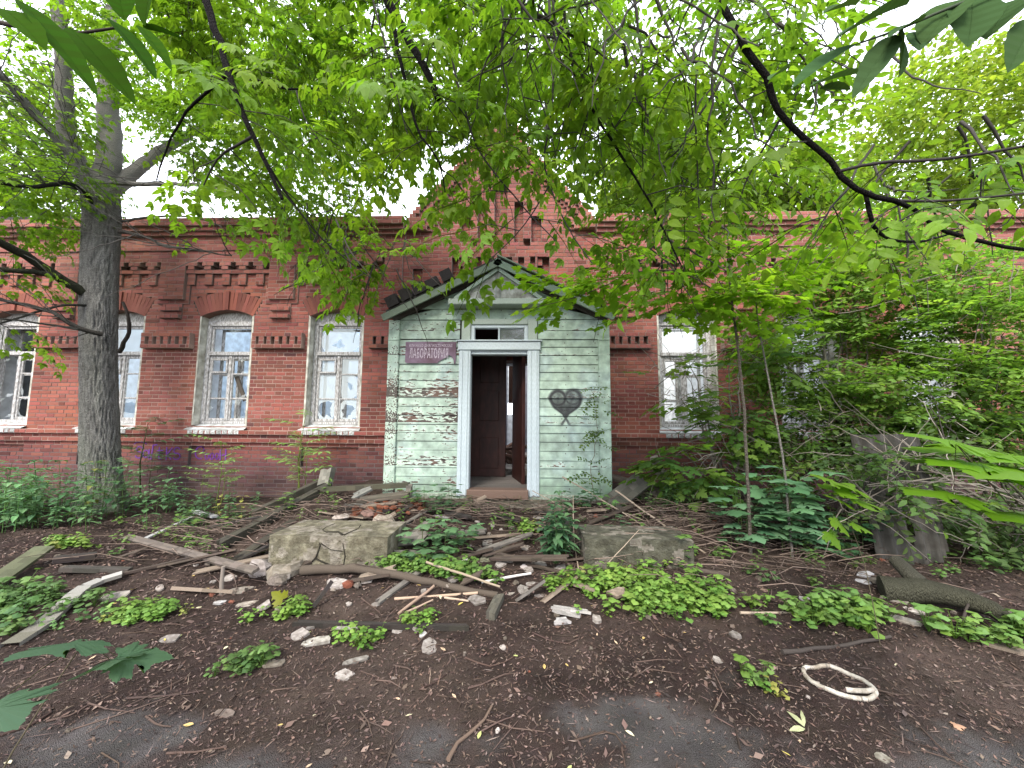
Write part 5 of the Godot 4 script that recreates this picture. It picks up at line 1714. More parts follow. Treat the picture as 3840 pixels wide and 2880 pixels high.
	for k in 30:
		var at: Vector3 = cm[rng.randi_range(3, cm.size() - 1)]
		cll.append(aim(Vector3(R(-1, 1), R(-0.6, 0.4), R(0.1, 0.8)), Vector3(0, 1, 0.5), R(0.45, 0.75), at + Vector3(R(-0.12, 0.12), 0, R(0, 0.1))))
	foliage("foliage", "lilac", cll, tints(cll.size(), Color(0.07, 0.13, 0.04), Color(0.15, 0.23, 0.06)), M.leaf, cl)
	# large maple leaves close to the lens at the right, and at the lower left
	for s in [["close maple seedling with big bright flat leaves at the right edge", g(2.35, 5.9), [[Vector3(1.606, 1.528, 5.9), Vector3(1.319, 1.579, 5.95), 0.95], [Vector3(1.692, 1.483, 5.9), Vector3(1.919, 1.534, 5.6), 1.0], [Vector3(1.807, 1.484, 5.9), Vector3(1.561, 1.467, 6), 0.8], [Vector3(1.663, 1.447, 5.95), Vector3(1.369, 1.473, 6), 1.1], [Vector3(1.817, 1.426, 5.9), Vector3(1.283, 1.459, 6.2), 0.9], [Vector3(1.473, 1.357, 6), Vector3(1.202, 1.378, 6.05), 0.9], [Vector3(1.86, 1.376, 5.9), Vector3(1.61, 1.421, 6), 0.9], [Vector3(1.724, 1.283, 6), Vector3(1.432, 1.31, 6.1), 0.9]], Color(0.14, 0.28, 0.014)],
		["close maple seedling with three dull green leaves at the lower left edge", g(-1.75, 6.15), [[Vector3(-1.398, 0.89, 6.15), Vector3(-1.404, 0.939, 6.3), 1.2], [Vector3(-1.279, 0.849, 6.15), Vector3(-1.205, 0.825, 6.1), 1.5], [Vector3(-1.301, 0.838, 6.15), Vector3(-1.165, 0.902, 6.3), 0.6], [Vector3(-1.341, 0.871, 6.4), Vector3(-1.218, 0.878, 6.45), 1.2]], Color(0.1, 0.18, 0.1)],
		["small maple seedling with bright serrated leaf sprays at middle right", g(2.55, 4.4), [[Vector3(2.225, 1.183, 4.5), Vector3(1.969, 1.262, 4.5), 0.8], [Vector3(2.382, 1.12, 4.5), Vector3(2.117, 1.203, 4.6), 0.9], [Vector3(2.22, 1.118, 4.5), Vector3(2.572, 1.206, 4.4), 0.7], [Vector3(2.314, 1.07, 4.5), Vector3(2.721, 0.957, 4.5), 0.8], [Vector3(2.279, 1.037, 4.5), Vector3(2.034, 1.133, 4.6), 0.8], [Vector3(2.332, 0.893, 4.5), Vector3(2.518, 0.784, 4.6), 0.7], [Vector3(2.206, 0.923, 4.5), Vector3(2.329, 0.719, 4.6), 0.7], [Vector3(2.167, 0.827, 4.5), Vector3(2.258, 0.597, 4.6), 0.6]], Color(0.14, 0.27, 0.02)]]:
		var o := thing("maple_seedling", s[0], "seedling", s[1])
		var top: Vector3 = s[2][0][0] - s[1]
		bough(o, [Vector3(0, -0.03, 0), Vector3(top.x * 0.3, top.y * 0.5, top.z * 0.3), top], 0.003, 0.002, Color(0.08, 0.07, 0.045), "stem")
		for q in s[2]:
			var mm := MB.new()
			var d: Vector3 = q[1] - q[0]
			var nn := Vector3(R(-0.12, 0.12), 1, R(0.12, 0.32))
			nn = (nn - d.normalized() * nn.dot(d.normalized())).normalized()
			mm.maple(q[0] - s[1], d.normalized(), nn, d.length() / 1.08 * q[2] * (1.05 if s[0].contains("left") else 0.8), jig(s[3], 0.12), true)
			mm.col = Color(0.09, 0.09, 0.045)
			mm.tube([top, (top + q[0] - s[1]) * 0.5 + Vector3(0, 0.01, 0), q[0] - s[1]], [0.0015, 0.0013, 0.001], 4, false)
			obj("leaf", mm, M.leaf, o)

# ---------------------------------------------------------------- low plants
func herb_mesh(s: int, kind: String) -> ArrayMesh:
	rng.seed = 4000 + s
	var m := MB.new()
	match kind:
		"round":  # small plant of rounded leaves
			for k in 13:
				var an := TAU * k / 6.0 + R(-0.4, 0.4)
				var hh := R(0.03, 0.13)
				var rr := R(0.01, 0.09)
				var c := Vector3(cos(an) * rr, hh, sin(an) * rr)
				m.col = Color(0.7, 0.75, 0.5)
				m.tube([Vector3(0, 0, 0), c * Vector3(0.5, 0.7, 0.5), c], [0.002, 0.0015, 0.001], 3, false)
				var nn := Vector3(cos(an) * 0.3 + R(-0.25, 0.25), 1, sin(an) * 0.3 + R(-0.25, 0.25)).normalized()
				var sx := nn.cross(Vector3(sin(an), 0.1, cos(an))).normalized()
				var sz := sx.cross(nn)
				var q := R(0.013, 0.027)
				m.col = Color.WHITE * R(0.8, 1.15)
				var last := c + sx * q * 0.4
				for e in 9:
					var a2 := TAU * (e + 1) / 9.0
					var rad := q * (1.0 + 0.12 * sin(a2 * 5.0)) * (0.4 if e == 8 else 1.0)
					var p := c + (sx * cos(a2) + sz * sin(a2)) * rad - nn * q * 0.18
					m.tri(c, p, last)
					last = p
		"nettle":
			var hh := R(0.3, 0.5)
			m.col = Color(0.6, 0.65, 0.4)
			var lean := Vector3(R(-0.1, 0.1), 0, R(-0.1, 0.1))
			m.tube([Vector3.ZERO, lean * 0.4 + Vector3(0, hh * 0.5, 0), lean + Vector3(0, hh, 0)], [0.004, 0.003, 0.002], 4, false)
			for k in 6:
				var t := 0.3 + 0.14 * k
				for g2 in [0.0, PI]:
					var an: float = k * 1.57 + g2 + R(-0.3, 0.3)
					var d := Vector3(cos(an), R(-0.15, 0.3), sin(an)).normalized()
					var nn := (Vector3(0, 1, 0) - d * d.y).normalized()
					m.leaf(lean * t + Vector3(0, hh * t, 0) + d * 0.015, d, nn, R(0.085, 0.125) * (1.1 - 0.5 * (t - 0.3)), R(0.04, 0.06), R(0.1, 0.4), Color.WHITE * R(0.82, 1.12))
		"maple":  # knee-high maple growth
			var hh := R(0.2, 0.45)
			m.col = Color(0.7, 0.5, 0.35)
			m.tube([Vector3.ZERO, Vector3(R(-0.03, 0.03), hh * 0.5, 0), Vector3(0, hh, 0)], [0.004, 0.003, 0.002], 4, false)
			for k in 8:
				var an := k * 2.4 + R(-0.3, 0.3)
				var y := hh * (0.45 + 0.55 * k / 7.0)
				var pet := R(0.06, 0.15)
				var d := Vector3(cos(an), R(-0.2, 0.1), sin(an)).normalized()
				var nn := Vector3(R(-0.2, 0.2), 1, R(-0.2, 0.2))
				nn = (nn - d * nn.dot(d)).normalized()
				m.maple(Vector3(0, y, 0) + d * pet, d, nn, R(0.08, 0.13), Color.WHITE * R(0.85, 1.12))
		"ash":  # tiered pinnate seedling
			var hh := R(0.6, 0.75)
			m.col = Color(0.6, 0.5, 0.35)
			m.tube([Vector3.ZERO, Vector3(R(-0.04, 0.04), hh * 0.5, 0.02), Vector3(0, hh, 0)], [0.005, 0.004, 0.002], 5, false)
			for k in 9:
				var an := k * 2.1 + R(-0.4, 0.4)
				var y := hh * (0.35 + 0.65 * k / 8.0)
				var d := Vector3(cos(an), R(0.0, 0.35), sin(an) * 0.8).normalized()
				var nn := (Vector3(0, 1, 0) - d * d.y).normalized()
				var s2 := d.cross(nn)
				var l := R(0.17, 0.27)
				var b := Vector3(0, y, 0)
				m.col = Color(0.8, 0.8, 0.5)
				m.tri(b - s2 * 0.003, b + s2 * 0.003, b + d * l)
				for q in 4:
					for g2 in [-1.0, 1.0]:
						var dd: Vector3 = (d * 0.6 + s2 * g2 - nn * R(0.0, 0.25)).normalized()
						m.leaf(b + d * l * (0.35 + 0.2 * q), dd, (nn - dd * nn.dot(dd)).normalized(), R(0.06, 0.085), R(0.022, 0.032), R(0.0, 0.25), Color.WHITE * R(0.85, 1.15))
				m.leaf(b + d * l, d, nn, 0.08, 0.03, 0.2, Color.WHITE)
	return m.mesh()

var herbs := {}
func patch(called: String, label: String, kind: String, at: Vector3, rx: float, rz: float, n: int, a: Color, b: Color, size := 1.0, group := "") -> void:
	if not herbs.has(kind):
		var keep := rng.state
		herbs[kind] = [herb_mesh(kind.length() * 7, kind), herb_mesh(kind.length() * 7 + 1, kind), herb_mesh(kind.length() * 7 + 2, kind)]
		rng.state = keep
	var o := thing(called, label, "plant", at, group)
	var cores := []
	for k in maxi(2, n / 9): cores.append(Vector2(rng.randfn() * 0.45, rng.randfn() * 0.45))
	for v in 3:
		var w := []
		var c := []
		for k in range(v, n, 3):
			var u: Vector2 = cores[rng.randi() % cores.size()] + Vector2(rng.randfn(), rng.randfn()) * 0.24 if n > 20 and k % 5 else Vector2(clampf(rng.randfn() * 0.48, -1.25, 1.25), clampf(rng.randfn() * 0.48, -1.25, 1.25)) if n > 1 else Vector2.ZERO
			var p := g(at.x + u.x * rx * 0.85, at.z + u.y * rz * 0.85) - at
			var s := size * R(0.45, 1.3)
			w.append(Transform3D(Basis(Vector3.UP, R(0, TAU)) * Basis.from_scale(Vector3(s, s * R(0.8, 1.15), s)), p))
			c.append(jig(a.lerp(b, rng.randf()), 0.22) if rng.randf() > 0.025 else jig(Color(0.26, 0.27, 0.07), 0.2))
		if w.size(): many("foliage", herbs[kind][v], M.herb, w, c, o)

func weeds() -> void:
	# scattered weeds of several kinds over the banked-up soil
	rng.seed = 733
	for s in [["thin mixed weeds over the rubble left of the stair cheeks", -3.6, 2.4, 1.6, 0.9, 60], ["thin mixed weeds over the rubble around the porch steps", -0.6, 2.3, 1.5, 0.7, 44], ["thin mixed weeds on the bank right of the porch steps", 2.6, 2.5, 1.5, 0.8, 70], ["thin mixed weeds below the shrubs at the right edge", 4.9, 3.2, 1.3, 0.8, 46]]:
		var o := thing("weed_patch", s[0], "weeds", g(s[1], s[2]), "sparse weeds over the banked soil")
		for kind in ["round", "nettle", "maple"]:
			for v in 3:
				var w := []
				var c := []
				for k in int(s[5] * (0.2 if kind == "round" else 0.09)):
					var p := g(s[1] + rng.randfn() * s[3] * 0.6, s[2] + clampf(rng.randfn() * s[4] * 0.6, -1.6, 1.3))
					if p.x > -2.3 and p.x < 1.4 and p.z < 1.75: continue
					var sc := R(0.4, 1.0) * (0.7 if kind != "round" else 1.0)
					w.append(Transform3D(Basis.from_euler(Vector3(R(-0.2, 0.2), R(0, TAU), R(-0.2, 0.2))) * Basis.from_scale(Vector3(sc, sc * R(0.7, 1.2), sc)), p - o.position))
					c.append(jig(Color(0.07, 0.14, 0.045).lerp(Color(0.17, 0.29, 0.06), rng.randf()), 0.2))
				if w.size(): many("foliage", herbs[kind][v], M.herb, w, c, o)

func plants() -> void:
	rng.seed = 720
	var br := Color(0.12, 0.225, 0.04)
	var br2 := Color(0.19, 0.31, 0.065)
	var md := Color(0.08, 0.16, 0.05)
	var md2 := Color(0.14, 0.24, 0.07)
	var gg := "low bright herb patches on the soil"
	patch("herb_patch", "large bright green herb patch in front of the right stair cheek", "round", g(1.209, 3.825), 0.75, 0.42, 130, br, br2, 1.1, gg)
	patch("herb_patch", "left lobe of bright herbs at the foot of the right stair cheek", "round", g(0.669, 3.699), 0.4, 0.25, 60, br, br2, 1.0, gg)
	patch("herb_patch", "tiny bright herb tuft just left of the big herb patch", "round", g(0.287, 3.731), 0.14, 0.1, 12, br, br2, 0.9, gg)
	patch("herb_patch", "round-leaved green herbs below the fallen grey log", "round", g(2.436, 4.123), 0.55, 0.22, 46, md2, br, 1.35, gg)
	patch("herb_patch", "round-leaved herbs at the thin end of the fallen grey log", "round", g(3.292, 4.269), 0.42, 0.2, 22, md2, br, 1.35, gg)
	patch("herb_patch", "sparse herb sprig on the soil left of the white hose", "round", g(1.426, 4.786), 0.1, 0.2, 7, md2, br, 0.8, gg)
	patch("herb_patch", "bright herb patch among rubble at left centre", "round", g(-2.83, 4.236), 0.36, 0.18, 28, br, br2, 0.9, gg)
	patch("herb_patch", "bright herb patch beside the old white board tip", "round", g(-3.016, 4.352), 0.2, 0.08, 10, br, br2, 0.8, gg)
	patch("herb_patch", "bright herb patch with a yellow leaf below the left stair cheek", "round", g(-1.904, 4.171), 0.26, 0.16, 20, br, br2, 0.85, gg)
	patch("herb_patch", "herbs growing over the charred batten", "round", g(-0.812, 4.28), 0.2, 0.1, 11, br, br2, 0.85, gg)
	patch("herb_patch", "herb tuft beside the pale slabs in the foreground", "round", g(-1.194, 4.487), 0.2, 0.1, 12, br, br2, 0.85, gg)
	patch("herb_patch", "mossy herb tuft left of the foreground slabs", "round", g(-1.777, 4.792), 0.18, 0.1, 18, Color(0.06, 0.12, 0.03), md2, 0.8, gg)
	patch("herb_patch", "herbs along the long dark beam before the steps", "round", g(-0.723, 3.546), 0.5, 0.18, 60, md2, br, 1.0, gg)
	patch("herb_patch", "herbs at the right foot of the cracked stair cheek", "round", g(-1.336, 3.341), 0.35, 0.14, 34, md2, br, 1.0, gg)
	patch("herb_patch", "bright herb tuft on the upper porch step", "round", g(0.099, 2.594), 0.25, 0.18, 24, br, br2, 0.9, gg)
	patch("herb_patch", "herb carpet at the left edge below the mossy plank", "round", g(-4.208, 4.167), 0.9, 0.42, 110, md, md2, 1.1, gg)
	patch("herb_patch", "bright yellow-green herb tuft under the maple at left", "round", g(-5.153, 2.975), 0.4, 0.12, 34, br, br2, 1.0, gg)
	patch("herb_patch", "weedy tuft on the rubble left of the porch corner", "round", g(-4.371, -2.669), 0.3, 0.2, 34, md2, br, 1.1, gg)
	var ng := "beds of nettles and tall weeds"
	patch("nettle_bed", "deep nettle bed at the left edge behind the maple trunk", "nettle", g(-7.9, 1.9), 1.6, 0.7, 80, Color(0.07, 0.16, 0.075), Color(0.14, 0.27, 0.12), 1.45, ng)
	patch("nettle_bed", "nettles before the foot of the maple trunk", "nettle", g(-6.4, 2.4), 1.4, 0.5, 46, Color(0.08, 0.18, 0.08), Color(0.15, 0.28, 0.12), 1.15, ng)
	patch("nettle_bed", "nettles between the maple trunk and the ash seedlings", "nettle", g(-5.6, 1.4), 0.9, 0.5, 20, Color(0.08, 0.17, 0.08), Color(0.14, 0.26, 0.12), 1.1, ng)
	patch("nettle_bed", "thin weeds along the leaning mossy beams", "nettle", g(-4.042, 1.966), 0.9, 0.35, 30, Color(0.05, 0.11, 0.05), Color(0.1, 0.18, 0.08), 0.8, ng)
	patch("nettle_bed", "tall weeds between the porch steps and the right stair cheek", "nettle", g(0.41, 3.118), 0.2, 0.3, 26, Color(0.04, 0.1, 0.05), Color(0.09, 0.17, 0.08), 1.1, ng)
	patch("nettle_bed", "weeds on the rubble right of the porch corner", "nettle", g(1.883, 2.269), 0.6, 0.3, 26, Color(0.05, 0.1, 0.04), Color(0.1, 0.18, 0.06), 0.8, ng)
	var mg := "knee-high maple growth"
	patch("maple_growth", "blue-green maple seedlings in front of the porch steps", "maple", g(-0.869, 3.066), 0.32, 0.3, 9, Color(0.09, 0.19, 0.09), Color(0.14, 0.26, 0.12), 1.15, mg)
	patch("maple_growth", "maple seedlings below the left half of the doorway", "maple", g(-1.235, 2.222), 0.5, 0.15, 8, Color(0.07, 0.15, 0.07), Color(0.1, 0.2, 0.09), 0.75, mg)
	patch("maple_growth", "broad clump of grey-green maple seedlings under the right shrubs", "maple", g(2.605, 2.893), 0.75, 0.4, 24, Color(0.1, 0.22, 0.11), Color(0.16, 0.3, 0.15), 1.6, mg)
	patch("maple_growth", "maple seedlings drooping over the right stair cheek", "maple", g(1.072, 2.704), 0.3, 0.1, 4, Color(0.06, 0.14, 0.07), Color(0.1, 0.2, 0.09), 0.7, mg)
	patch("maple_growth", "maple seedlings below the right corner of the porch", "maple", g(0.835, 1.996), 0.35, 0.15, 7, Color(0.05, 0.12, 0.06), Color(0.09, 0.17, 0.08), 0.7, mg)
	patch("maple_growth", "dark maple seedlings beside the corrugated sheet", "maple", g(3.432, 2.723), 0.5, 0.3, 14, Color(0.05, 0.13, 0.06), Color(0.09, 0.19, 0.09), 1.1, mg)
	patch("maple_growth", "bright seedling leaves before the dark right stair cheek", "maple", g(1.606, 3.234), 0.15, 0.08, 3, br, br2, 0.7, mg)
	var ag := "ash seedlings before the plinth"
	patch("ash_seedling", "tiered ash seedling in front of the second graffiti panel", "ash", g(-5.25, 0.9), 0.2, 0.1, 3, Color(0.17, 0.3, 0.09), Color(0.22, 0.36, 0.1), 1.7, ag)
	patch("ash_seedling", "tiered ash seedling standing nearest the porch", "ash", g(-3.75, 0.9), 0.2, 0.1, 3, Color(0.17, 0.3, 0.09), Color(0.22, 0.36, 0.1), 1.8, ag)
	patch("ash_seedling", "grey-green ash seedling below the sill beside the maple trunk", "ash", g(-6.9, 0.5), 0.3, 0.15, 3, Color(0.09, 0.15, 0.07), Color(0.13, 0.2, 0.1), 2.0, ag)
	patch("ash_seedling", "ash seedling against the right side of the maple trunk base", "ash", g(-6.05, 1.7), 0.3, 0.2, 4, Color(0.09, 0.18, 0.08), Color(0.14, 0.25, 0.1), 1.0, ag)
	weeds()

# ---------------------------------------------------------------- boards, rubble and branches on the ground
func board_mesh(l: float, w: float, t: float, tone: Color, ragged := 0.05, bend := 0.0) -> MB:
	# a weathered board along +x with broken ends, its middle at the origin
	var m := MB.new()
	var n := maxi(4, int(l / 0.12))
	var strips := 3
	var ends := []
	for s in strips + 1: ends.append([-l / 2 + R(0, ragged), l / 2 - R(0, ragged)])
	for s in strips:
		var z0 := -w / 2 + w * s / strips
		var z1 := -w / 2 + w * (s + 1) / strips
		for k in n:
			var f0 := k / float(n)
			var f1 := (k + 1) / float(n)
			var xa0 := lerpf(ends[s][0], ends[s][1], f0)
			var xa1 := lerpf(ends[s][0], ends[s][1], f1)
			var xb0 := lerpf(ends[s + 1][0], ends[s + 1][1], f0)
			var xb1 := lerpf(ends[s + 1][0], ends[s + 1][1], f1)
			var y0 := bend * (1.0 - pow(f0 * 2.0 - 1.0, 2.0))
			var y1 := bend * (1.0 - pow(f1 * 2.0 - 1.0, 2.0))
			m.col = tone * 0.8 * R(0.72, 1.2)
			m.quad(Vector3(xa0, t / 2 + y0, z1 * 0 + z0), Vector3(xb0, t / 2 + y0, z1), Vector3(xb1, t / 2 + y1, z1), Vector3(xa1, t / 2 + y1, z0))
			m.quad(Vector3(xa1, -t / 2 + y1, z0), Vector3(xb1, -t / 2 + y1, z1), Vector3(xb0, -t / 2 + y0, z1), Vector3(xa0, -t / 2 + y0, z0))
			if s == 0: m.quad(Vector3(xa1, -t / 2 + y1, z0), Vector3(xa0, -t / 2 + y0, z0), Vector3(xa0, t / 2 + y0, z0), Vector3(xa1, t / 2 + y1, z0))
			if s == strips - 1: m.quad(Vector3(xb0, -t / 2 + y0, z1), Vector3(xb1, -t / 2 + y1, z1), Vector3(xb1, t / 2 + y1, z1), Vector3(xb0, t / 2 + y0, z1))
			if k == 0: m.quad(Vector3(xa0, -t / 2 + y0, z0), Vector3(xb0, -t / 2 + y0, z1), Vector3(xb0, t / 2 + y0, z1), Vector3(xa0, t / 2 + y0, z0))
			if k == n - 1: m.quad(Vector3(xb1, -t / 2 + y1, z1), Vector3(xa1, -t / 2 + y1, z0), Vector3(xa1, t / 2 + y1, z0), Vector3(xb1, t / 2 + y1, z1))
	return m

func board(called: String, label: String, a: Vector3, b: Vector3, w: float, t: float, tone: Color, lift := 0.0, roll := 0.0, group := "", category := "board", ragged := 0.06, bend := 0.0) -> MeshInstance3D:
	var d := b - a
	var x := d.normalized()
	var z := x.cross(Vector3.UP).normalized()
	var y := z.cross(x)
	var bs := Basis(x, y, z).rotated(x, roll)
	var o := obj(called, board_mesh(d.length(), w, t, tone, ragged, bend), M.old_wood, self, Transform3D(bs, (a + b) / 2 + Vector3(0, lift + t * 0.5, 0)))
	tag(o, label, category, group)
	return o

func pole(called: String, label: String, p: Array, r0: float, r1: float, tone: Color, group := "", category := "stick", m: Material = null, wander := 0.3) -> MeshInstance3D:
	var w := wild(p, r0 * wander)
	var mb := MB.new()
	mb.col = tone
	var mid: Vector3 = w[0]
	for k in w.size(): w[k] -= mid
	mb.tube(w, taper(w.size(), r0, r1, 0.1), 7 if r0 < 0.03 else 14)
	var o := obj(called, mb, m if m else M.twig, self, Transform3D(Basis(), mid))
	tag(o, label, category, group)
	return o

func chunk_mesh(s: Vector3, tone: Color, rough := 0.25) -> MB:
	# an angular lump: a jittered, cut-down sphere
	var m := MB.new()
	var rings := 5
	var segs := 8
	var p := []
	for r in rings + 1:
		var row := []
		for q in segs:
			var th := PI * r / rings
			var ph := TAU * q / segs
			var v := Vector3(sin(th) * cos(ph), cos(th), sin(th) * sin(ph))
			var k := pow(pow(absf(v.x), 3.0) + pow(absf(v.y), 3.0) + pow(absf(v.z), 3.0), -1.0 / 3.0)
			v = v * k * (1.0 + R(-rough, rough)) if r > 0 and r < rings else v
			row.append(v * s * 0.5)
		p.append(row)
	for r in rings:
		for q in segs:
			var q2 := (q + 1) % segs
			m.col = tone * R(0.85, 1.12)
			m.tri(p[r][q], p[r][q2], p[r + 1][q])
			m.tri(p[r][q2], p[r + 1][q2], p[r + 1][q])
	return m

func chunk(called: String, label: String, at: Vector3, s: Vector3, tone: Color, turn := 0.0, group := "", category := "rubble", tilt := 0.0) -> void:
	var o := obj(called, chunk_mesh(s, tone), M.stone, self, Transform3D(Basis.from_euler(Vector3(tilt, turn, tilt * 0.6)), at + Vector3(0, s.y * 0.16, 0)))
	tag(o, label, category, group)

func flake(called: String, label: String, at: Vector3, a: float, b: float, t: float, tone: Color, turn := 0.0, tilt := 0.0, group := "", category := "slab") -> void:
	# a flat broken piece with an irregular outline
	var m := MB.new()
	var n := 9
	var p := []
	for k in n:
		var an := TAU * k / n
		var q := Vector2(cos(an), sin(an))
		var kk := pow(pow(absf(q.x), 4.0) + pow(absf(q.y), 4.0), -0.25) * R(0.78, 1.05)
		p.append(Vector3(q.x * kk * a / 2, 0, q.y * kk * b / 2))
	var up := Vector3(0, t, 0)
	for k in n:
		var k2 := (k + 1) % n
		m.col = tone * R(0.9, 1.08)
		m.tri(up, p[k2] * 0.97 + up, p[k] * 0.97 + up)
		m.col = tone * 0.8
		m.quad(p[k2], p[k], p[k] * 0.97 + up, p[k2] * 0.97 + up)
		m.tri(Vector3.ZERO, p[k], p[k2])
	var o := obj(called, m, M.stone, self, Transform3D(Basis.from_euler(Vector3(tilt, turn, 0)), at + Vector3(0, 0.004 - 0.35 * t, 0)))
	tag(o, label, category, group)

func debris() -> void:
	rng.seed = 810
	var grey := Color(0.15, 0.13, 0.115)
	var dark := Color(0.045, 0.037, 0.032)
	var pale := Color(0.52, 0.49, 0.47)
	var tan_ := Color(0.26, 0.19, 0.14)
	var moss := Color(0.11, 0.105, 0.07)
	var up := Vector3(0, 1, 0)
	pole("long_timber", "long dark round beam with a pale broken left end, lying before the stair cheek", [g(-2.147, 3.587) + up * 0.05, g(-1.463, 3.62) + up * 0.05, g(-0.229, 3.883) + up * 0.03], 0.045, 0.028, Color(0.09, 0.067, 0.054), "", "beam", M.old_wood)
	board("charred_batten", "thin charred batten half buried across the soil at centre", g(-1.788, 4.326), g(-0.391, 4.33), 0.05, 0.035, dark)
	board("short_timber", "short squared timber lying end-on at centre of the yard", g(-0.208, 3.902), g(-0.27, 4.267), 0.075, 0.06, Color(0.13, 0.12, 0.095))
	var st := "pale sticks and laths before the porch steps"
	pole("stick", "pale straight lath lying level left of the short timber", [g(-1.113, 3.961) + up * 0.02, g(-0.405, 3.873) + up * 0.03], 0.014, 0.012, Color(0.33, 0.24, 0.18), st)
	pole("stick", "brown stick propped across the pale lath", [g(-1.012, 4.166) + up * 0.01, g(-0.795, 3.866) + up * 0.04], 0.013, 0.011, Color(0.24, 0.17, 0.13), st)
	pole("stick", "thinner pale stick beside the propped brown one", [g(-0.953, 4.165) + up * 0.01, g(-0.773, 3.99) + up * 0.01], 0.009, 0.007, Color(0.3, 0.22, 0.17), st)
	pole("stick", "short pale splinter right of the pale lath", [g(-0.682, 3.952) + up * 0.01, g(-0.466, 4.009) + up * 0.01], 0.011, 0.007, Color(0.34, 0.26, 0.2), st)
	pole("stick", "long thin stick on the herbs ending at the short timber", [g(-0.935, 3.597) + up * 0.12, g(-0.211, 3.842) + up * 0.06], 0.013, 0.01, Color(0.25, 0.2, 0.15), st)
	pole("stick", "white plastic rod below the porch steps", [g(-0.396, 3.659) + up * 0.02, g(0.068, 3.495) + up * 0.03], 0.012, 0.012, pale, st)
	pole("stick", "white batten lying on the middle porch step", [g(-0.794, 3.423) + up * 0.02, g(-0.587, 3.256) + up * 0.03], 0.013, 0.012, pale, st)
	board("grey_plank", "long grey-brown plank sloping down to the rubble at left centre", g(-4.822, 2.753) + up * 0.05, g(-2.465, 3.782) + up * 0.1, 0.07, 0.03, Color(0.17, 0.14, 0.12), 0.02, 0.5)
	pole("stake", "short upright stake under the grey-brown plank", [g(-2.677, 3.918) - up * 0.03, g(-2.677, 3.918) + up * 0.24], 0.018, 0.016, Color(0.18, 0.15, 0.13), "", "stake")
	# bleached board
	var wb := MB.new()
	var path := wild([g(-3.602, 4.656) + up * 0.03, g(-3.648, 4.467) + up * 0.04, g(-3.77, 4.212) + up * 0.06, g(-3.908, 3.914) + up * 0.08, g(-3.782, 3.746) + up * 0.08], 0.004)
	var org: Vector3 = path[0]
	for k in path.size() - 1:
		var a: Vector3 = path[k] - org
		var b: Vector3 = path[k + 1] - org
		var sd := (b - a).cross(up).normalized() * 0.055
		wb.col = Color(0.46, 0.45, 0.43).lerp(Color(0.15, 0.14, 0.11), clampf(1.0 - k / 9.0, 0, 1)) * R(0.85, 1.1)
		wb.quad(a - sd, a + sd, b + sd, b - sd)
		wb.col = Color(0.2, 0.19, 0.17)
		wb.quad(a + sd, a + sd - up * 0.03, b + sd - up * 0.03, b + sd)
		wb.quad(a - sd - up * 0.03, a - sd, b - sd, b - sd - up * 0.03)
	tag(obj("bleached_board", wb, M.old_wood, self, Transform3D(Basis(), org)), "curved board bleached white at its far end, at the left edge", "board")
	board("mossy_plank", "wide mossy plank lying at the left edge of the yard", g(-4.667, 4.048) + up * 0.05, g(-5.001, 3.392) + up * 0.1, 0.14, 0.035, Color(0.16, 0.17, 0.1), 0.02, 0.2)
	board("charred_board", "black charred board on the rubble at left", g(-4.793, 3.495), g(-4.456, 3.344), 0.13, 0.05, dark, 0.03)
	board("charred_board", "grey charred board end right of the black one at left", g(-4.519, 3.635), g(-3.804, 3.627), 0.08, 0.04, Color(0.08, 0.07, 0.06), 0.02)
	board("bleached_lath", "long white slat pointing up to the ash seedlings at left", g(-4.544, 2.845), g(-4.762, 1.852) + up * 0.05, 0.05, 0.02, Color(0.5, 0.5, 0.5), 0.02)
	board("bleached_lath", "short white slat touching the tip of the long white slat", g(-4.909, 1.701) + up * 0.05, g(-4.31, 1.978) + up * 0.05, 0.09, 0.025, Color(0.55, 0.55, 0.57), 0.04)
	board("brown_slat", "brown slat lying beside the long white slat", g(-4.227, 3.391), g(-4.222, 3.025), 0.05, 0.02, Color(0.12, 0.09, 0.07), 0.02)
	# beams leaning on the rubble left of the porch
	var bm := "mossy beams heaped left of the porch"
	board("mossy_timber", "longest mossy beam leaning up to the porch corner from the left", Vector3(-3.395, 0.149, 3.1), Vector3(-2.867, 0.593, 1.7), 0.1, 0.09, Color(0.065, 0.06, 0.045), 0.0, 0.1, bm, "beam")
	board("mossy_timber", "upper mossy beam leaning parallel behind the longest one", Vector3(-3.611, 0.298, 2.3), Vector3(-3.129, 0.605, 1.5), 0.1, 0.08, Color(0.075, 0.068, 0.05), 0.0, 0.0, bm, "beam")
	board("mossy_timber", "lowest beam on the soil beside the cracked stair cheek", Vector3(-2.966, 0.094, 3.4), Vector3(-2.869, 0.302, 2.5), 0.11, 0.07, Color(0.075, 0.066, 0.05), 0.0, 0.0, bm, "beam")
	board("stump_end", "upright splintered beam end rising before the plinth", Vector3(-3, 0.527, 1.6), Vector3(-2.985, 0.871, 1.5), 0.17, 0.12, Color(0.26, 0.25, 0.21), 0.0, 0.0, "", "beam", 0.12)
	board("mossy_timber", "moss-green flat beam on top of the heap by the porch", Vector3(-2.912, 0.582, 1.9), Vector3(-1.648, 0.645, 1.8), 0.12, 0.06, Color(0.1, 0.095, 0.065), 0.0, 0.0, bm, "beam")
	board("heap_board", "grey tilted board on the heap left of the porch corner", Vector3(-2.413, 0.461, 2), Vector3(-2.146, 0.604, 1.9), 0.11, 0.03, Color(0.22, 0.22, 0.2), 0.04, 0.5)
	board("heap_board", "brown board under the heap near the porch corner", Vector3(-2.306, 0.473, 2.05), Vector3(-1.582, 0.548, 1.9), 0.13, 0.05, Color(0.16, 0.14, 0.11), 0.0, 0.2)
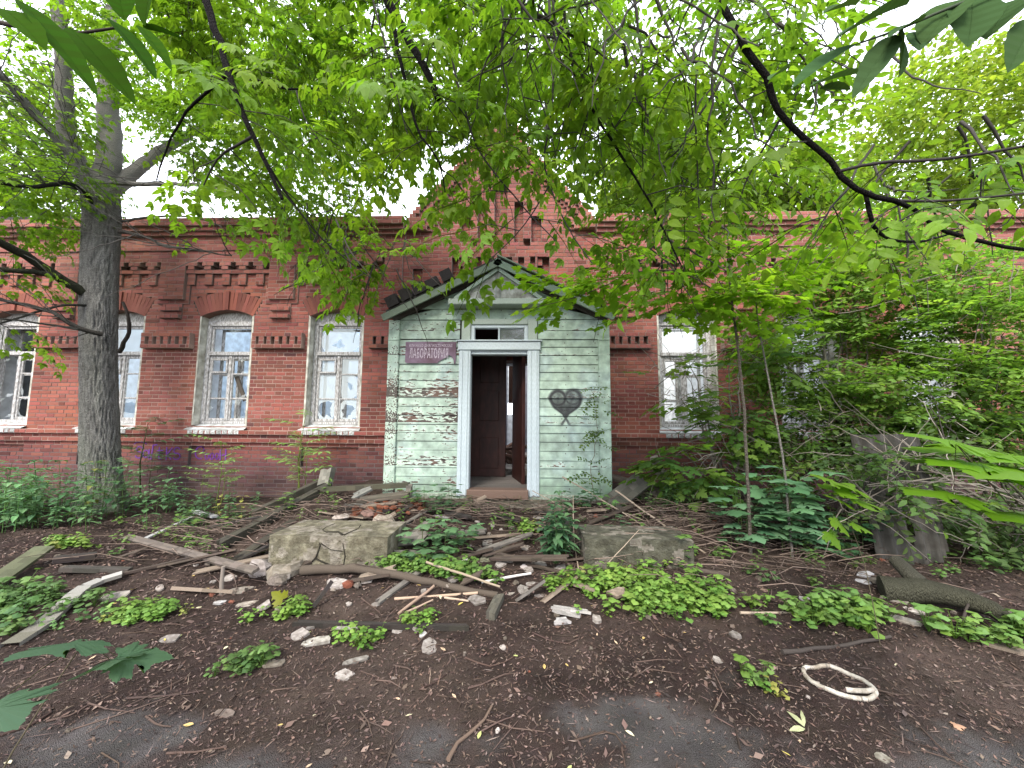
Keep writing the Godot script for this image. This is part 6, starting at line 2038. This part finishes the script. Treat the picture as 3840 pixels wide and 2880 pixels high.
	board("heap_board", "dark charred plank crossing above the cracked stair cheek", Vector3(-2.725, 0.371, 2.2), Vector3(-1.716, 0.326, 2.2), 0.1, 0.07, dark, 0.02)
	board("heap_board", "narrow brown prop beside the cracked stair cheek", Vector3(-1.59, 0.31, 2.5), Vector3(-1.36, 0.192, 2.8), 0.05, 0.05, Color(0.2, 0.15, 0.11), 0.0)
	board("heap_board", "upright grey stub at the left porch corner", Vector3(-1.634, 0.473, 1.85), Vector3(-1.64, 0.667, 1.85), 0.09, 0.07, Color(0.23, 0.21, 0.18), 0.0)
	board("stuck_plank", "upper of two grey planks stuck in the soil right of the cracked stair cheek", g(-1.481, 3.041) + up * 0.1, g(-1.07, 2.979) + up * 0.1, 0.13, 0.05, Color(0.2, 0.185, 0.165), 0.02, 1.0)
	board("stuck_plank", "lower of two grey planks stuck in the soil right of the cracked stair cheek", g(-1.384, 3.257) + up * 0.04, g(-1.036, 3.206) + up * 0.04, 0.13, 0.05, Color(0.17, 0.16, 0.14), 0.0, 1.0)
	pole("stick", "thin stick leaning below the two grey planks", [g(-1.184, 3.516), g(-1.131, 3.184) + up * 0.05], 0.01, 0.008, Color(0.22, 0.19, 0.16), st)
	# right of the porch
	var rb := "boards leaning right of the porch"
	board("leaning_board", "wide grey sheet of board leaning right of the porch", Vector3(1.168, 0.427, 1.9), Vector3(1.726, 0.781, 1.7), 0.3, 0.03, Color(0.13, 0.125, 0.105), 0.0, 0.5, rb)
	board("leaning_board", "dark board lying flat against the right porch corner", Vector3(1.212, 0.766, 1.4), Vector3(1.805, 0.638, 1.5), 0.16, 0.04, Color(0.12, 0.1, 0.08), 0.0, 0.3, rb)
	board("leaning_board", "splintered pale post end leaning right of the porch", Vector3(1.905, 1.06, 1.5), Vector3(2.074, 0.638, 1.6), 0.12, 0.1, Color(0.3, 0.27, 0.23), 0.0, 0.3, rb, "board", 0.12)
	board("leaning_board", "second thin dark board under the splintered post", Vector3(2.075, 0.658, 1.6), Vector3(2.09, 0.387, 1.8), 0.09, 0.06, Color(0.12, 0.1, 0.08), 0.0, 0.3, rb)
	tag(obj("mossy_block", slab(1.55, 2.25, 0.2, 0.62, 1.35, 1.6, Color(0.13, 0.125, 0.085), [], 67), M.concrete), "upright mossy slab behind the right stair cheek", "slab")
	var dr := "dry stalks lying over the right stair cheek"
	for q in [["longest pale dry stalk running down to the hose side", [Vector3(1.268, 0.648, 1.9), Vector3(1.895, 0.227, 2.9), Vector3(2.352, -0.007, 3.3), g(2.373, 3.991) + up * 0.03], 0.013], ["dry stalk crossing the top of the right stair cheek", [Vector3(0.552, 0.8, 1.7), Vector3(1.287, 0.429, 2.3), Vector3(1.67, 0.224, 3.2)], 0.01], ["dry stalk just above the longest one", [Vector3(1.116, 0.479, 2), Vector3(1.876, 0.242, 2.7), Vector3(2.321, 0.052, 3.2), g(2.259, 3.856)], 0.008], ["straight thin dry stalk far right of the stair cheek", [Vector3(2.794, 0.362, 2.4), Vector3(2.922, 0.035, 3), g(2.621, 3.839)], 0.006], ["short upright dry stalk before the right stair cheek", [g(0.551, 3.339), Vector3(0.574, 0.276, 2.8), Vector3(0.605, 0.689, 2.5)], 0.008], ["thin crossing stalk on the face of the right stair cheek", [Vector3(0.841, 0.21, 3.4), Vector3(1.158, 0.513, 3.35)], 0.005], ["low dry stalk ending near the bright herbs", [g(1.738, 4.091) + up * 0.03, g(2.347, 4.026) + up * 0.02], 0.012], ["thin twig leaning on the porch base at right", [Vector3(0.116, 0.607, 1.75), Vector3(0.991, 0.252, 2.3)], 0.006]]:
		pole("dry_stalk", q[0], q[1], q[2], q[2] * 0.5, Color(0.3, 0.24, 0.19), dr, "stalk")
	# fallen grey log and bits about it
	var lg := thing("fallen_log", "smooth grey-green fallen log with a forked stub at lower right", "log", g(3.484, 3.999))
	var lo := -lg.position
	bough(lg, [g(3.144, 3.752) + up * 0.06 + lo, g(3.298, 3.817) + up * 0.09 + lo, g(3.568, 3.922) + up * 0.12 + lo, g(3.663, 4.063) + up * 0.1 + lo, g(3.708, 4.226) + up * 0.05 + lo], 0.115, 0.05, Color(0.17, 0.165, 0.12), "stem")
	bough(lg, [g(3.422, 3.807) + up * 0.14 + lo, g(3.407, 3.703) + up * 0.2 + lo, g(3.428, 3.588) + up * 0.25 + lo], 0.07, 0.05, Color(0.2, 0.195, 0.15), "stub")
	pole("twig_hook", "black curved twig hooked over the fallen log", [g(3.417, 4.126) + up * 0.05, g(3.653, 3.994) + up * 0.16, g(3.883, 3.937) + up * 0.17], 0.011, 0.006, dark, "", "twig")
	board("split_board", "dark split board under the white shard at right", g(3.173, 3.582) + up * 0.03, g(3.366, 3.705) + up * 0.06, 0.09, 0.03, Color(0.15, 0.13, 0.11))
	board("rotten_board", "rotten board at the right edge behind the log", g(3.785, 3.86), g(4.01, 4.066), 0.12, 0.03, Color(0.13, 0.11, 0.085))
	board("tan_board", "tan weathered board at the lower right edge", g(3.319, 4.303), g(3.502, 4.466), 0.13, 0.02, Color(0.24, 0.19, 0.15))
	# corrugated sheet leaning in the shade
	var cs := MB.new()
	var n := 40
	for a in n:
		for b in 20:
			var q := []
			for k in [[0, 0], [1, 0], [1, 1], [0, 1]]:
				var u: float = (a + k[0]) / float(n)
				var v: float = (b + k[1]) / 20.0
				var edge := 0.0 if v > 0.02 else 0.03 * sin(u * 9.0)
				q.append(Vector3(u * 0.66 - 0.33, v * 1.38 + edge, 0.028 * sin(u * TAU * 5.0) + 0.01 * sin(v * 5.0)))
			var u2 := (a + 0.5) / n
			var v2 := (b + 0.5) / 20.0
			if u2 > 0.52 and u2 < 0.58 + 0.02 * sin(v2 * 30.0) and v2 > 0.12 and v2 < 0.42: continue
			if v2 < 0.1 and (u2 - 0.93) > 0.0 and v2 < (u2 - 0.9): continue
			cs.col = Color(0.38, 0.365, 0.35) * (0.8 + 0.3 * low_noise.get_noise_2d(u2 * 90.0, v2 * 90.0)) * R(0.96, 1.03)
			cs.quad(q[0], q[1], q[2], q[3])
			cs.quad(q[1] - Vector3(0, 0, 0.008), q[0] - Vector3(0, 0, 0.008), q[3] - Vector3(0, 0, 0.008), q[2] - Vector3(0, 0, 0.008))
	tag(obj("corrugated_sheet", cs, M.slate, self, Transform3D(Basis.from_euler(Vector3(-0.16, -0.2, 0.03)), g(4.152, 3.005))), "torn grey corrugated roofing sheet standing among the shrubs at right", "roofing sheet")
	# hose coil
	var hc: Vector3 = g(1.942, 4.794)
	var ring := []
	for k in 53:
		var an := TAU * (0.02 + 1.28 * k / 52.0)
		var r := 0.158 - 0.036 * ss(0.75, 1.0, k / 52.0) + 0.008 * sin(an * 2.0) + 0.003 * sin(an * 5.0)
		var p := g(hc.x + cos(an) * r * 1.06, hc.z + sin(an) * r * 0.98)
		ring.append(p - hc + Vector3(0, 0.01 + 0.024 * ss(0.76, 0.95, k / 52.0), 0))
	var hm := MB.new()
	hm.col = Color(0.66, 0.62, 0.56)
	for k in range(0, 52, 4):
		hm.col = Color(0.62, 0.58, 0.52).lerp(Color(0.4, 0.35, 0.29), pow(rng.randf(), 2.5))
		hm.tube(ring.slice(k, k + 5), taper(5, 0.0128, 0.0128, 0.03), 12, k == 0 or k == 48)
	var hose := thing("hose_coil", "loop of dirty white hose lying on the bare soil at lower right", "hose", hc)
	obj("hose", hm, M.stone, hose)
	for k in [9, 24, 31]:
		var hb := MB.new()
		hb.col = Color(0.25, 0.22, 0.19)
		hb.tube([ring[k], ring[k].lerp(ring[k + 1], 0.4)], [0.0136, 0.0136], 12)
		obj("stain_band", hb, M.stone, hose)
	# pale broken pieces
	var pg := "pale slabs and plaster pieces strewn on the soil"
	board("white_splinter", "longest of the whitewashed splinters right of centre", g(0.212, 3.982) + up * 0.01, g(0.55, 4.095) + up * 0.01, 0.05, 0.015, pale)
	board("white_splinter", "whitewashed splinter lying against the longest one", g(0.224, 4.037) + up * 0.01, g(0.461, 4.113) + up * 0.01, 0.05, 0.015, Color(0.45, 0.42, 0.4))
	board("white_splinter", "whitewashed splinter lying nearest the camera right of centre", g(0.215, 4.221) + up * 0.01, g(0.392, 4.16) + up * 0.01, 0.075, 0.02, Color(0.55, 0.52, 0.51))
	var items := [
		["thick pale slab left of the foreground herb tuft", g(-1.483, 4.536), 0.24, 0.1, 0.035, Color(0.5, 0.48, 0.44), 0.4, 0.1],
		["dark-topped white sliver behind the frontmost pale slab", g(-1.12, 4.705), 0.19, 0.06, 0.025, Color(0.3, 0.28, 0.26), 0.5, 0.12],
		["frontmost pale stone slab in the left half", g(-1.126, 4.846), 0.15, 0.11, 0.012, Color(0.52, 0.48, 0.46), -0.4, 0.05],
		["reddish-grey roof tile shard at lower left", g(-1.633, 5.189), 0.15, 0.07, 0.012, Color(0.2, 0.16, 0.14), -0.2, 0.1],
		["pale plate touching the herb tuft at left centre", g(-1.637, 4.772), 0.16, 0.09, 0.015, Color(0.24, 0.21, 0.18), 0.2, 0.05],
		["white plaster block with a red brick end before the cracked stair cheek", g(-1.714, 3.762), 0.3, 0.16, 0.06, Color(0.5, 0.46, 0.45), -0.35, 0.1],
		["tilted pale slab left of the bright herbs", g(-3.531, 4.021), 0.22, 0.14, 0.04, Color(0.34, 0.31, 0.29), 0.5, 0.25],
		["small tilted pale tile at left", g(-3.269, 3.888), 0.16, 0.07, 0.02, Color(0.36, 0.32, 0.3), -0.6, 0.3],
		["pale slab beside the foot of the short stake", g(-2.546, 3.859), 0.28, 0.14, 0.04, Color(0.28, 0.25, 0.22), 0.5, 0.2],
		["whitish slab left of the yellow leaf", g(-2.298, 4.08), 0.24, 0.1, 0.03, Color(0.42, 0.37, 0.33), 0.3, 0.15],
		["small white chip above the bright herbs at left", g(-2.571, 4.064), 0.12, 0.07, 0.02, Color(0.52, 0.51, 0.52), 0.2, 0.1],
		["white flake beside the herbs on the charred batten", g(-0.748, 4.397), 0.08, 0.05, 0.02, Color(0.6, 0.58, 0.58), 1.0, 0.3],
		["thin white lath end left of the charred batten", g(-1.352, 4.367), 0.22, 0.04, 0.02, Color(0.5, 0.48, 0.45), 0.05, 0.05],
		["square white tile below the porch steps", g(0.014, 3.311), 0.12, 0.14, 0.03, Color(0.55, 0.5, 0.5), 0.1, 0.5],
		["grey tile left of the square white tile", g(-0.238, 3.285), 0.14, 0.12, 0.03, Color(0.42, 0.39, 0.38), 0.4, 0.3],
		["pinkish plaster lump behind the square white tile", g(-0.035, 3.118), 0.1, 0.1, 0.04, Color(0.42, 0.3, 0.27), 0.1, 0.2],
		["mossy flat slab on the lowest porch step", g(-0.353, 3.173), 0.3, 0.2, 0.04, Color(0.22, 0.23, 0.17), 0.3, 0.2],
		["flat grey flake at the tip of the short timber", g(0.157, 3.83), 0.16, 0.07, 0.015, Color(0.35, 0.3, 0.28), 0.0, 0.05],
		["pale flake right of the short timber", g(-0.11, 3.819), 0.1, 0.06, 0.015, Color(0.5, 0.45, 0.42), 0.3, 0.1],
		["white shard lying highest at right by the corrugated sheet", g(3.342, 3.352), 0.26, 0.1, 0.02, Color(0.45, 0.46, 0.5), 0.45, 0.25],
		["whitewashed flake left of the fallen log fork", g(3.153, 3.557), 0.14, 0.1, 0.02, Color(0.4, 0.4, 0.44), -0.2, 0.2],
		["pale plaster flake under the fallen log", g(3.179, 3.84), 0.22, 0.08, 0.025, Color(0.42, 0.38, 0.35), -0.7, 0.2],
		["second pale plaster flake nearer than the log", g(3.204, 3.959), 0.17, 0.09, 0.025, Color(0.46, 0.42, 0.4), -0.7, 0.2],
		["third pale plaster flake beside the round-leaved herbs", g(3.012, 4.104), 0.22, 0.1, 0.025, Color(0.42, 0.38, 0.35), -0.6, 0.2],
		["small white flake left of the round-leaved herbs", g(2.432, 3.82), 0.11, 0.07, 0.02, Color(0.5, 0.48, 0.5), 0.0, 0.2],
		["white-painted plank stub on the rubble before the doorway", g(-1.039, 2.279), 0.36, 0.12, 0.03, Color(0.48, 0.46, 0.46), 0.0, 0.15],
		["pale stone set in the bare asphalt at the bottom right", g(1.728, 5.324), 0.085, 0.07, 0.008, Color(0.3, 0.28, 0.24), 0.3, 0.0],
		["white crumb on the middle step before the doorway", g(-0.392, 2.488), 0.06, 0.1, 0.03, Color(0.55, 0.53, 0.5), 0.3, 0.8],
	]
	for q in items: flake("plaster_chunk", q[0], q[1], q[2] * 0.88, q[3] * 0.85, q[4] * 0.6, q[5], q[6], q[7], pg, "slab")
	chunk("brick_end", "red brick end stuck to the white plaster block", g(-1.589, 3.808), Vector3(0.09, 0.07, 0.08), Color(0.24, 0.08, 0.05), 0.3, "", "brick")
	chunk("plaster_sack", "crumpled pale sack-like lump left of the cracked stair cheek", g(-2.59, 3.557), Vector3(0.2, 0.22, 0.16), Color(0.38, 0.34, 0.33), 0.3)
	chunk("plaster_sack", "crumpled grey lump below the cracked stair cheek corner", g(-2.309, 3.563), Vector3(0.34, 0.16, 0.18), Color(0.27, 0.24, 0.2), 0.9)
	var wh := "plaster lumps along the cracked stair cheek"
	for q in [["white plaster lump at the foot of the cracked stair cheek", g(-2.24, 3.446), 0.13, Color(0.52, 0.5, 0.5)], ["second whitish lump right of the white plaster lump", g(-2.079, 3.481), 0.14, Color(0.4, 0.36, 0.35)], ["dark rubble lump touching the long beam end", g(-2.277, 3.751), 0.15, Color(0.2, 0.17, 0.15)], ["pale lump on the top of the cracked stair cheek", Vector3(-2.262, 0.381, 2.6), 0.15, Color(0.42, 0.37, 0.34)], ["flat pale lump at the back of the cracked stair cheek", Vector3(-1.713, 0.356, 2.6), 0.2, Color(0.38, 0.33, 0.28)], ["pinkish lump on the back of the cracked stair cheek", Vector3(-1.998, 0.393, 2.4), 0.13, Color(0.26, 0.16, 0.14)]]:
		chunk("plaster_lump", q[0], q[1], Vector3(q[2] * 1.3, q[2] * 0.6, q[2]), q[3], R(0, 3), wh, "rubble", R(-0.2, 0.2))
	# splinters, laths and plaster flakes strewn over the heap
	var hb := "broken laths and splinters heaped before the porch"
	for k in 64:
		var x := rng.randfn() * 1.6 - 1.1
		var z := R(2.0, 4.3)
		if absf(x) > 4.6: continue
		if x > 0.4 and z < 3.4 and k % 2: continue
		var an := R(-0.7, 0.7) + (0.5 if x < -1.0 else 0.0)
		var l := R(0.25, 0.95) * (1.0 if z < 3.6 else 0.6)
		var d := Vector3(cos(an), 0, -sin(an)) * l * 0.5
		var tn: int = rng.randi() % 4
		var a := g(x - d.x, z - d.z) + up * R(0.0, 0.03)
		var b := g(x + d.x, z + d.z) + up * R(0.0, 0.14)
		board("lath", "%s broken lath %s" % [["dark brown", "grey weathered", "black charred", "pale tan"][tn], "on the rubble left of the cracked stair cheek" if x < -2.6 else "around the cracked stair cheek" if x < -1.0 else "before the porch steps" if x < 0.7 else "near the right stair cheek"], a, b, R(0.03, 0.09), R(0.012, 0.03), [Color(0.1, 0.075, 0.06), Color(0.2, 0.18, 0.16), Color(0.045, 0.038, 0.034), Color(0.28, 0.22, 0.17)][tn], 0.0, R(-0.5, 0.5), hb)
	var pf := "whitish plaster flakes around the stair cheeks"
	for k in 70:
		var x := rng.randfn() * 1.3 - 1.3
		var z := R(2.3, 4.6)
		if absf(x) > 4.2: continue
		var s := R(0.04, 0.13)
		flake("plaster_flake", "small whitish plaster flake %s" % ["on the soil left of the cracked stair cheek" if x < -2.6 else "beside the cracked stair cheek" if x < -1.2 else "before the porch steps" if x < 0.6 else "near the right stair cheek"], g(x, z), s * 1.4, s, R(0.008, 0.025), Color(0.44, 0.4, 0.38) * R(0.55, 1.15), R(0, 3), R(-0.35, 0.35), pf, "plaster")
	# tangled fine brushwood on the banked soil
	for s in [["tangle of fine dead twigs over the rubble left of the stair cheek", -3.2, 2.5, 1.5, 0.9, 300], ["tangle of fine dead twigs on the porch steps and between the cheeks", -0.5, 2.2, 1.1, 0.7, 200], ["tangle of fine dead twigs and stalks on the bank right of the steps", 2.3, 2.6, 1.5, 0.8, 560]]:
		var o := thing("brushwood", s[0], "brushwood", g(s[1], s[2]), "fine brushwood over the banked soil")
		var m := MB.new()
		for k in s[5]:
			var p := g(s[1] + rng.randfn() * s[3] * 0.55, s[2] + clampf(rng.randfn() * s[4] * 0.55, -1.4, 1.3))
			if p.x > -2.3 and p.x < 1.4 and p.z < 1.8: continue
			var an := R(0, PI)
			var l := R(0.15, 0.8)
			var d := Vector3(cos(an), R(-0.05, 0.3), sin(an) * 0.7) * l
			var q := g(p.x + d.x, p.z + d.z)
			q.y = maxf(q.y, p.y + d.y)
			var lift := Vector3(0, R(0.0, 0.08), 0)
			var mid := (p + q) * 0.5 + Vector3(R(-0.06, 0.06), R(0, 0.06), R(-0.06, 0.06))
			m.col = Color(0.12, 0.09, 0.075) * R(0.35, 2.0)
			m.tube([p + lift - o.position, mid + lift - o.position, q + lift - o.position], [R(0.003, 0.007), 0.004, 0.0015], 4, false)
		obj("twigs", m, M.twig, o).set_meta("kind", "stuff")
	# red brick rubble by the porch
	var rr := thing("brick_heap", "spill of orange-red broken bricks under the left porch corner", "rubble", Vector3(-1.774, 0.46, 2.1))
	for k in 34:
		var s := R(0.04, 0.1)
		var p := Vector3(R(-0.5, 0.45), 0, R(-0.2, 0.35))
		p.y = height(rr.position.x + p.x, rr.position.z + p.z) - rr.position.y + R(0.0, 0.06)
		obj("brick", chunk_mesh(Vector3(s * 1.5, s * 0.7, s), Color(0.22, 0.075, 0.04) * R(0.4, 1.2), 0.18), M.stone, rr, Transform3D(Basis.from_euler(Vector3(R(-0.6, 0.6), R(0, 3), R(-0.6, 0.6))), p))
	# stones scattered over the heap and the yard
	var sg := "small stones and rubble bits on the soil"
	var sm := []
	for k in 5: sm.append(chunk_mesh(Vector3(1, 0.6, 0.8), Color.WHITE, 0.28).mesh())
	for k in 112:
		var x := rng.randfn() * 2.4 - 0.6
		var z := R(1.75, 4.6)
		if k > 98:
			x = R(-3.5, 3.2)
			z = R(4.4, 6.3)
		if absf(x) > 5.5: continue
		var s := R(0.03, 0.1) * (0.85 if z < 4.2 else 0.35)
		var ti := rng.randi() % 5
		var tone: Color = [Color(0.3, 0.26, 0.23), Color(0.2, 0.17, 0.15), Color(0.24, 0.09, 0.06), Color(0.42, 0.38, 0.36), Color(0.13, 0.11, 0.09)][ti]
		var nm := "stone_tone_%d" % ti
		if not M.has(nm): mat(nm, tone.linear_to_srgb(), 0.93, M.stone.albedo_texture, Vector3(3, 3, 3))
		var o := obj("stone", sm[rng.randi() % 5], M[nm], self, Transform3D(Basis.from_euler(Vector3(R(-0.3, 0.3), R(0, 6), R(-0.3, 0.3))) * Basis.from_scale(Vector3.ONE * s), g(x, z) + Vector3(0, s * 0.15, 0)))
		tag(o, "%s broken stone lying loose %s" % [["pale brown", "grey-brown", "brick-red", "whitish", "dark"][int(nm.right(1))], "on the heap left of the porch" if x < -2.2 else "right of the porch steps" if x > 0.8 else "before the porch steps" if z < 3.6 else "on the open soil in front"], "stone", sg)
	# branches and twigs on the ground
	pole("fallen_branch", "thickest curved bare branch at the bottom centre", [g(-0.353, 5.438) + up * 0.012, g(-0.333, 5.342) + up * 0.014, g(-0.243, 5.233) + up * 0.012, g(-0.202, 5.157) + up * 0.01, g(-0.179, 5.081) + up * 0.008], 0.011, 0.006, Color(0.12, 0.085, 0.065), "", "branch")
	pole("fallen_branch", "black branch lying below the round-leaved herbs at right", [g(1.798, 4.498) + up * 0.015, g(2.126, 4.437) + up * 0.018, g(2.381, 4.399) + up * 0.02, g(2.682, 4.334) + up * 0.015], 0.017, 0.01, Color(0.05, 0.042, 0.038), "", "branch")
	var tg := "thin twigs lying on the bare soil"
	var tl := "thin dark twig lying on the bare brown soil"
	for q in [[[g(0.064, 4.39), g(0.196, 4.446), g(0.321, 4.462)], 0.006], [[g(0.328, 4.461), g(0.402, 4.404), g(0.435, 4.318)], 0.006], [[g(-0.396, 4.635), g(-0.245, 4.726), g(-0.156, 4.698), g(-0.051, 4.614)], 0.006], [[g(-0.331, 4.93), g(-0.229, 4.891), g(-0.135, 4.807), g(-0.032, 4.804)], 0.006], [[g(0.255, 5.292), g(0.378, 5.253), g(0.458, 5.21), g(0.498, 5.335)], 0.006], [[g(0.484, 5.335), g(0.472, 5.436)], 0.006], [[g(0.985, 4.151), g(1.034, 4.318), g(1.143, 4.389)], 0.007], [[g(0.696, 4.79), g(0.804, 4.721), g(0.969, 4.751)], 0.006], [[g(-0.844, 4.766), g(-0.721, 4.772), g(-0.707, 4.837)], 0.007], [[g(-0.622, 4.964), g(-0.542, 4.891), g(-0.486, 4.814)], 0.005], [[g(-1.03, 4.827), g(-0.886, 4.893), g(-0.816, 4.946)], 0.005], [[g(-0.501, 5.011), g(-0.391, 5.017), g(-0.341, 5.076), g(-0.363, 5.102)], 0.005], [[g(-2.278, 5.11), g(-2.054, 5.087), g(-1.882, 5.031)], 0.007], [[g(-2.638, 5.383), g(-2.569, 5.326), g(-2.578, 5.22), g(-2.671, 5.158), g(-2.749, 5.161)], 0.008], [[g(-2.523, 5.284), g(-2.434, 5.23), g(-2.433, 5.165)], 0.006], [[g(-1.705, 5.453), g(-1.576, 5.443), g(-1.44, 5.414)], 0.006], [[g(-2.026, 5.237), g(-1.911, 5.289), g(-1.834, 5.291)], 0.006], [[g(2.086, 4.85), g(2.182, 4.891), g(2.282, 4.883)], 0.007], [[g(2.923, 4.787), g(3.081, 4.761)], 0.009], [[g(1.612, 4.544), g(1.738, 4.635), g(1.905, 4.609)], 0.006], [[g(-0.63, 5.568), g(-0.643, 5.352), g(-0.614, 5.296)], 0.005]]:
		pole("twig", tl, q[0].map(func(p): return p + up * 0.006), q[1], q[1] * 0.55, Color(0.06, 0.042, 0.035) * R(0.7, 1.3), tg, "twig")
	for k in 150:
		var x := R(-4.2, 4.2)
		var z := R(3.6, 6.5) if k % 4 else R(2.0, 3.8)
		var an := rng.randfn() * 0.9
		var l := R(0.1, 0.4)
		var d := Vector3(cos(an), 0, sin(an)) * l * 0.5
		var bnd := Vector3(-d.z, 0, d.x) * R(-0.25, 0.25)
		var lift := Vector3(0, 0.005, 0)
		pole("twig", tl if z > 4.2 else tl + (" left of the middle" if x < 0 else " right of the middle") + " near the porch", [g(x - d.x, z - d.z) + lift, g(x + bnd.x, z + bnd.z) + lift + Vector3(0, R(0, 0.015), 0), g(x + d.x, z + d.z) + lift], R(0.0025, 0.006), 0.002, Color(0.065, 0.046, 0.038) * R(0.5, 2.0), tg, "twig")
	# fallen leaves
	var lgp := "yellowed fallen leaves on the soil"
	var fm := []
	for k in 4:
		var m := MB.new()
		m.leaf(Vector3(-0.5, 0, 0), Vector3(1, 0, 0), Vector3.UP, 1.0, R(0.3, 0.5), R(-0.15, 0.2), Color.WHITE)
		fm.append(m.mesh())
	var ftones := [Color(0.42, 0.34, 0.08), Color(0.38, 0.27, 0.1), Color(0.3, 0.33, 0.12), Color(0.42, 0.3, 0.2), Color(0.5, 0.45, 0.3)]
	for k in 5: mat("leaf_tone_%d" % k, ftones[k].linear_to_srgb(), 0.7)
	for k in 90:
		var p := g(R(-3.6, 3.6), R(3.7, 6.5))
		tag(obj("fallen_leaf", fm[k % 4], M["leaf_tone_%d" % [rng.randi() % 5]], self, Transform3D(Basis.from_euler(Vector3(R(-0.3, 0.3), R(0, 6), R(-0.3, 0.3))) * Basis.from_scale(Vector3.ONE * R(0.025, 0.06)), p + Vector3(0, 0.009, 0))), "small yellowed leaf fallen on the brown soil", "leaf", lgp)
	var hk := thing("dry_leaf_sprig", "pale dry sprig of three narrow leaves near the bottom right", "leaf", g(1.476, 5.131))
	for q in [[g(1.479, 5.161), g(1.458, 5.056), 0.03], [g(1.473, 5.176), g(1.371, 5.205), 0.03], [g(1.479, 5.161), g(1.544, 5.048), 0.02]]:
		var m := MB.new()
		var d: Vector3 = q[1] - q[0]
		m.leaf(q[0] - hk.position + Vector3(0, 0.012, 0), (d.normalized() + Vector3(0, 0.15, 0)).normalized(), Vector3(0, 0.95, 0.3).normalized(), d.length(), q[2], 0.15, Color(0.4, 0.42, 0.24))
		obj("leaf", m, M.herb, hk)
	var ol := MB.new()
	ol.maple(Vector3.ZERO, Vector3(1, 0, 0.3).normalized(), Vector3.UP, 0.05, Color(0.5, 0.3, 0.2))
	tag(obj("maple_leaf", ol, M.herb, self, Transform3D(Basis(), g(2.286, 5.114) + up * 0.012)), "tan dry maple leaf on the asphalt at the lower right", "leaf")
	var yl := MB.new()
	yl.maple(Vector3.ZERO, Vector3(-0.7, 0.5, 0.1).normalized(), Vector3(0.3, 0.8, 0.6).normalized(), 0.11, Color(0.15, 0.16, 0.015))
	tag(obj("maple_leaf", yl, M.herb, self, Transform3D(Basis(), g(-2.02, 4.08) + up * 0.06)), "olive yellow leaf standing out above the herbs at left centre", "leaf")

# ---------------------------------------------------------------- bark chips and rotten leaves
func litter() -> void:
	rng.seed = 905
	var meshes := []
	for k in 4:
		var m := MB.new()
		var a := R(0.25, 0.6)
		var p := [Vector3(-0.5, 0.0, R(-0.1, 0.1)), Vector3(R(-0.2, 0.0), R(0.02, 0.12), -a / 2), Vector3(0.5, R(0, 0.1), R(-0.1, 0.1)), Vector3(R(0, 0.2), R(0.0, 0.1), a / 2)]
		m.tri(p[0], p[2], p[1])
		m.tri(p[0], p[3], p[2])
		meshes.append(m.mesh())
	var o := thing("leaf_litter", "carpet of dark brown bark chips and rotted leaves over the soil", "leaf litter")
	o.set_meta("kind", "stuff")
	for v in 5:
		var w := []
		var c := []
		for k in (26000 if v < 4 else 22000):
			var z := 6.7 - pow(rng.randf(), 1.25) * 5.4
			var half := 1.6 + (7.4 - z) * 1.45
			var x := R(-half, half)
			if z < 1.7 and x > -2.2 and x < 1.35: continue
			var pv := paved(x, z)
			if rng.randf() < pv * 0.6: continue
			var s := R(0.007, 0.022) * lerpf(1.0, 2.1, clampf((6.4 - z) / 4.0, 0, 1))
			if rng.randf() < 0.04: s *= 2.0
			var t := Transform3D(Basis.from_euler(Vector3(R(-0.5, 0.5), R(0, TAU), R(-0.5, 0.5))) * Basis.from_scale(Vector3(s, s, s * R(0.5, 1.1)) if v < 4 else Vector3(s * 2.6, s, s * 0.3)), g(x, z) + Vector3(0, R(0.002, 0.012), 0))
			w.append(t)
			var q := rng.randf()
			var tone := Color(0.055, 0.038, 0.033).lerp(Color(0.13, 0.09, 0.075), rng.randf())
			if q < 0.1: tone = Color(0.17, 0.125, 0.105)
			elif q < 0.082: tone = Color(0.32, 0.26, 0.22)
			elif q < 0.088: tone = Color(0.33, 0.3, 0.1)
			elif q < 0.3: tone = Color(0.03, 0.022, 0.02)
			c.append(jig(tone, 0.2))
		many("chips", meshes[v % 4], M.twig, w, c, o)
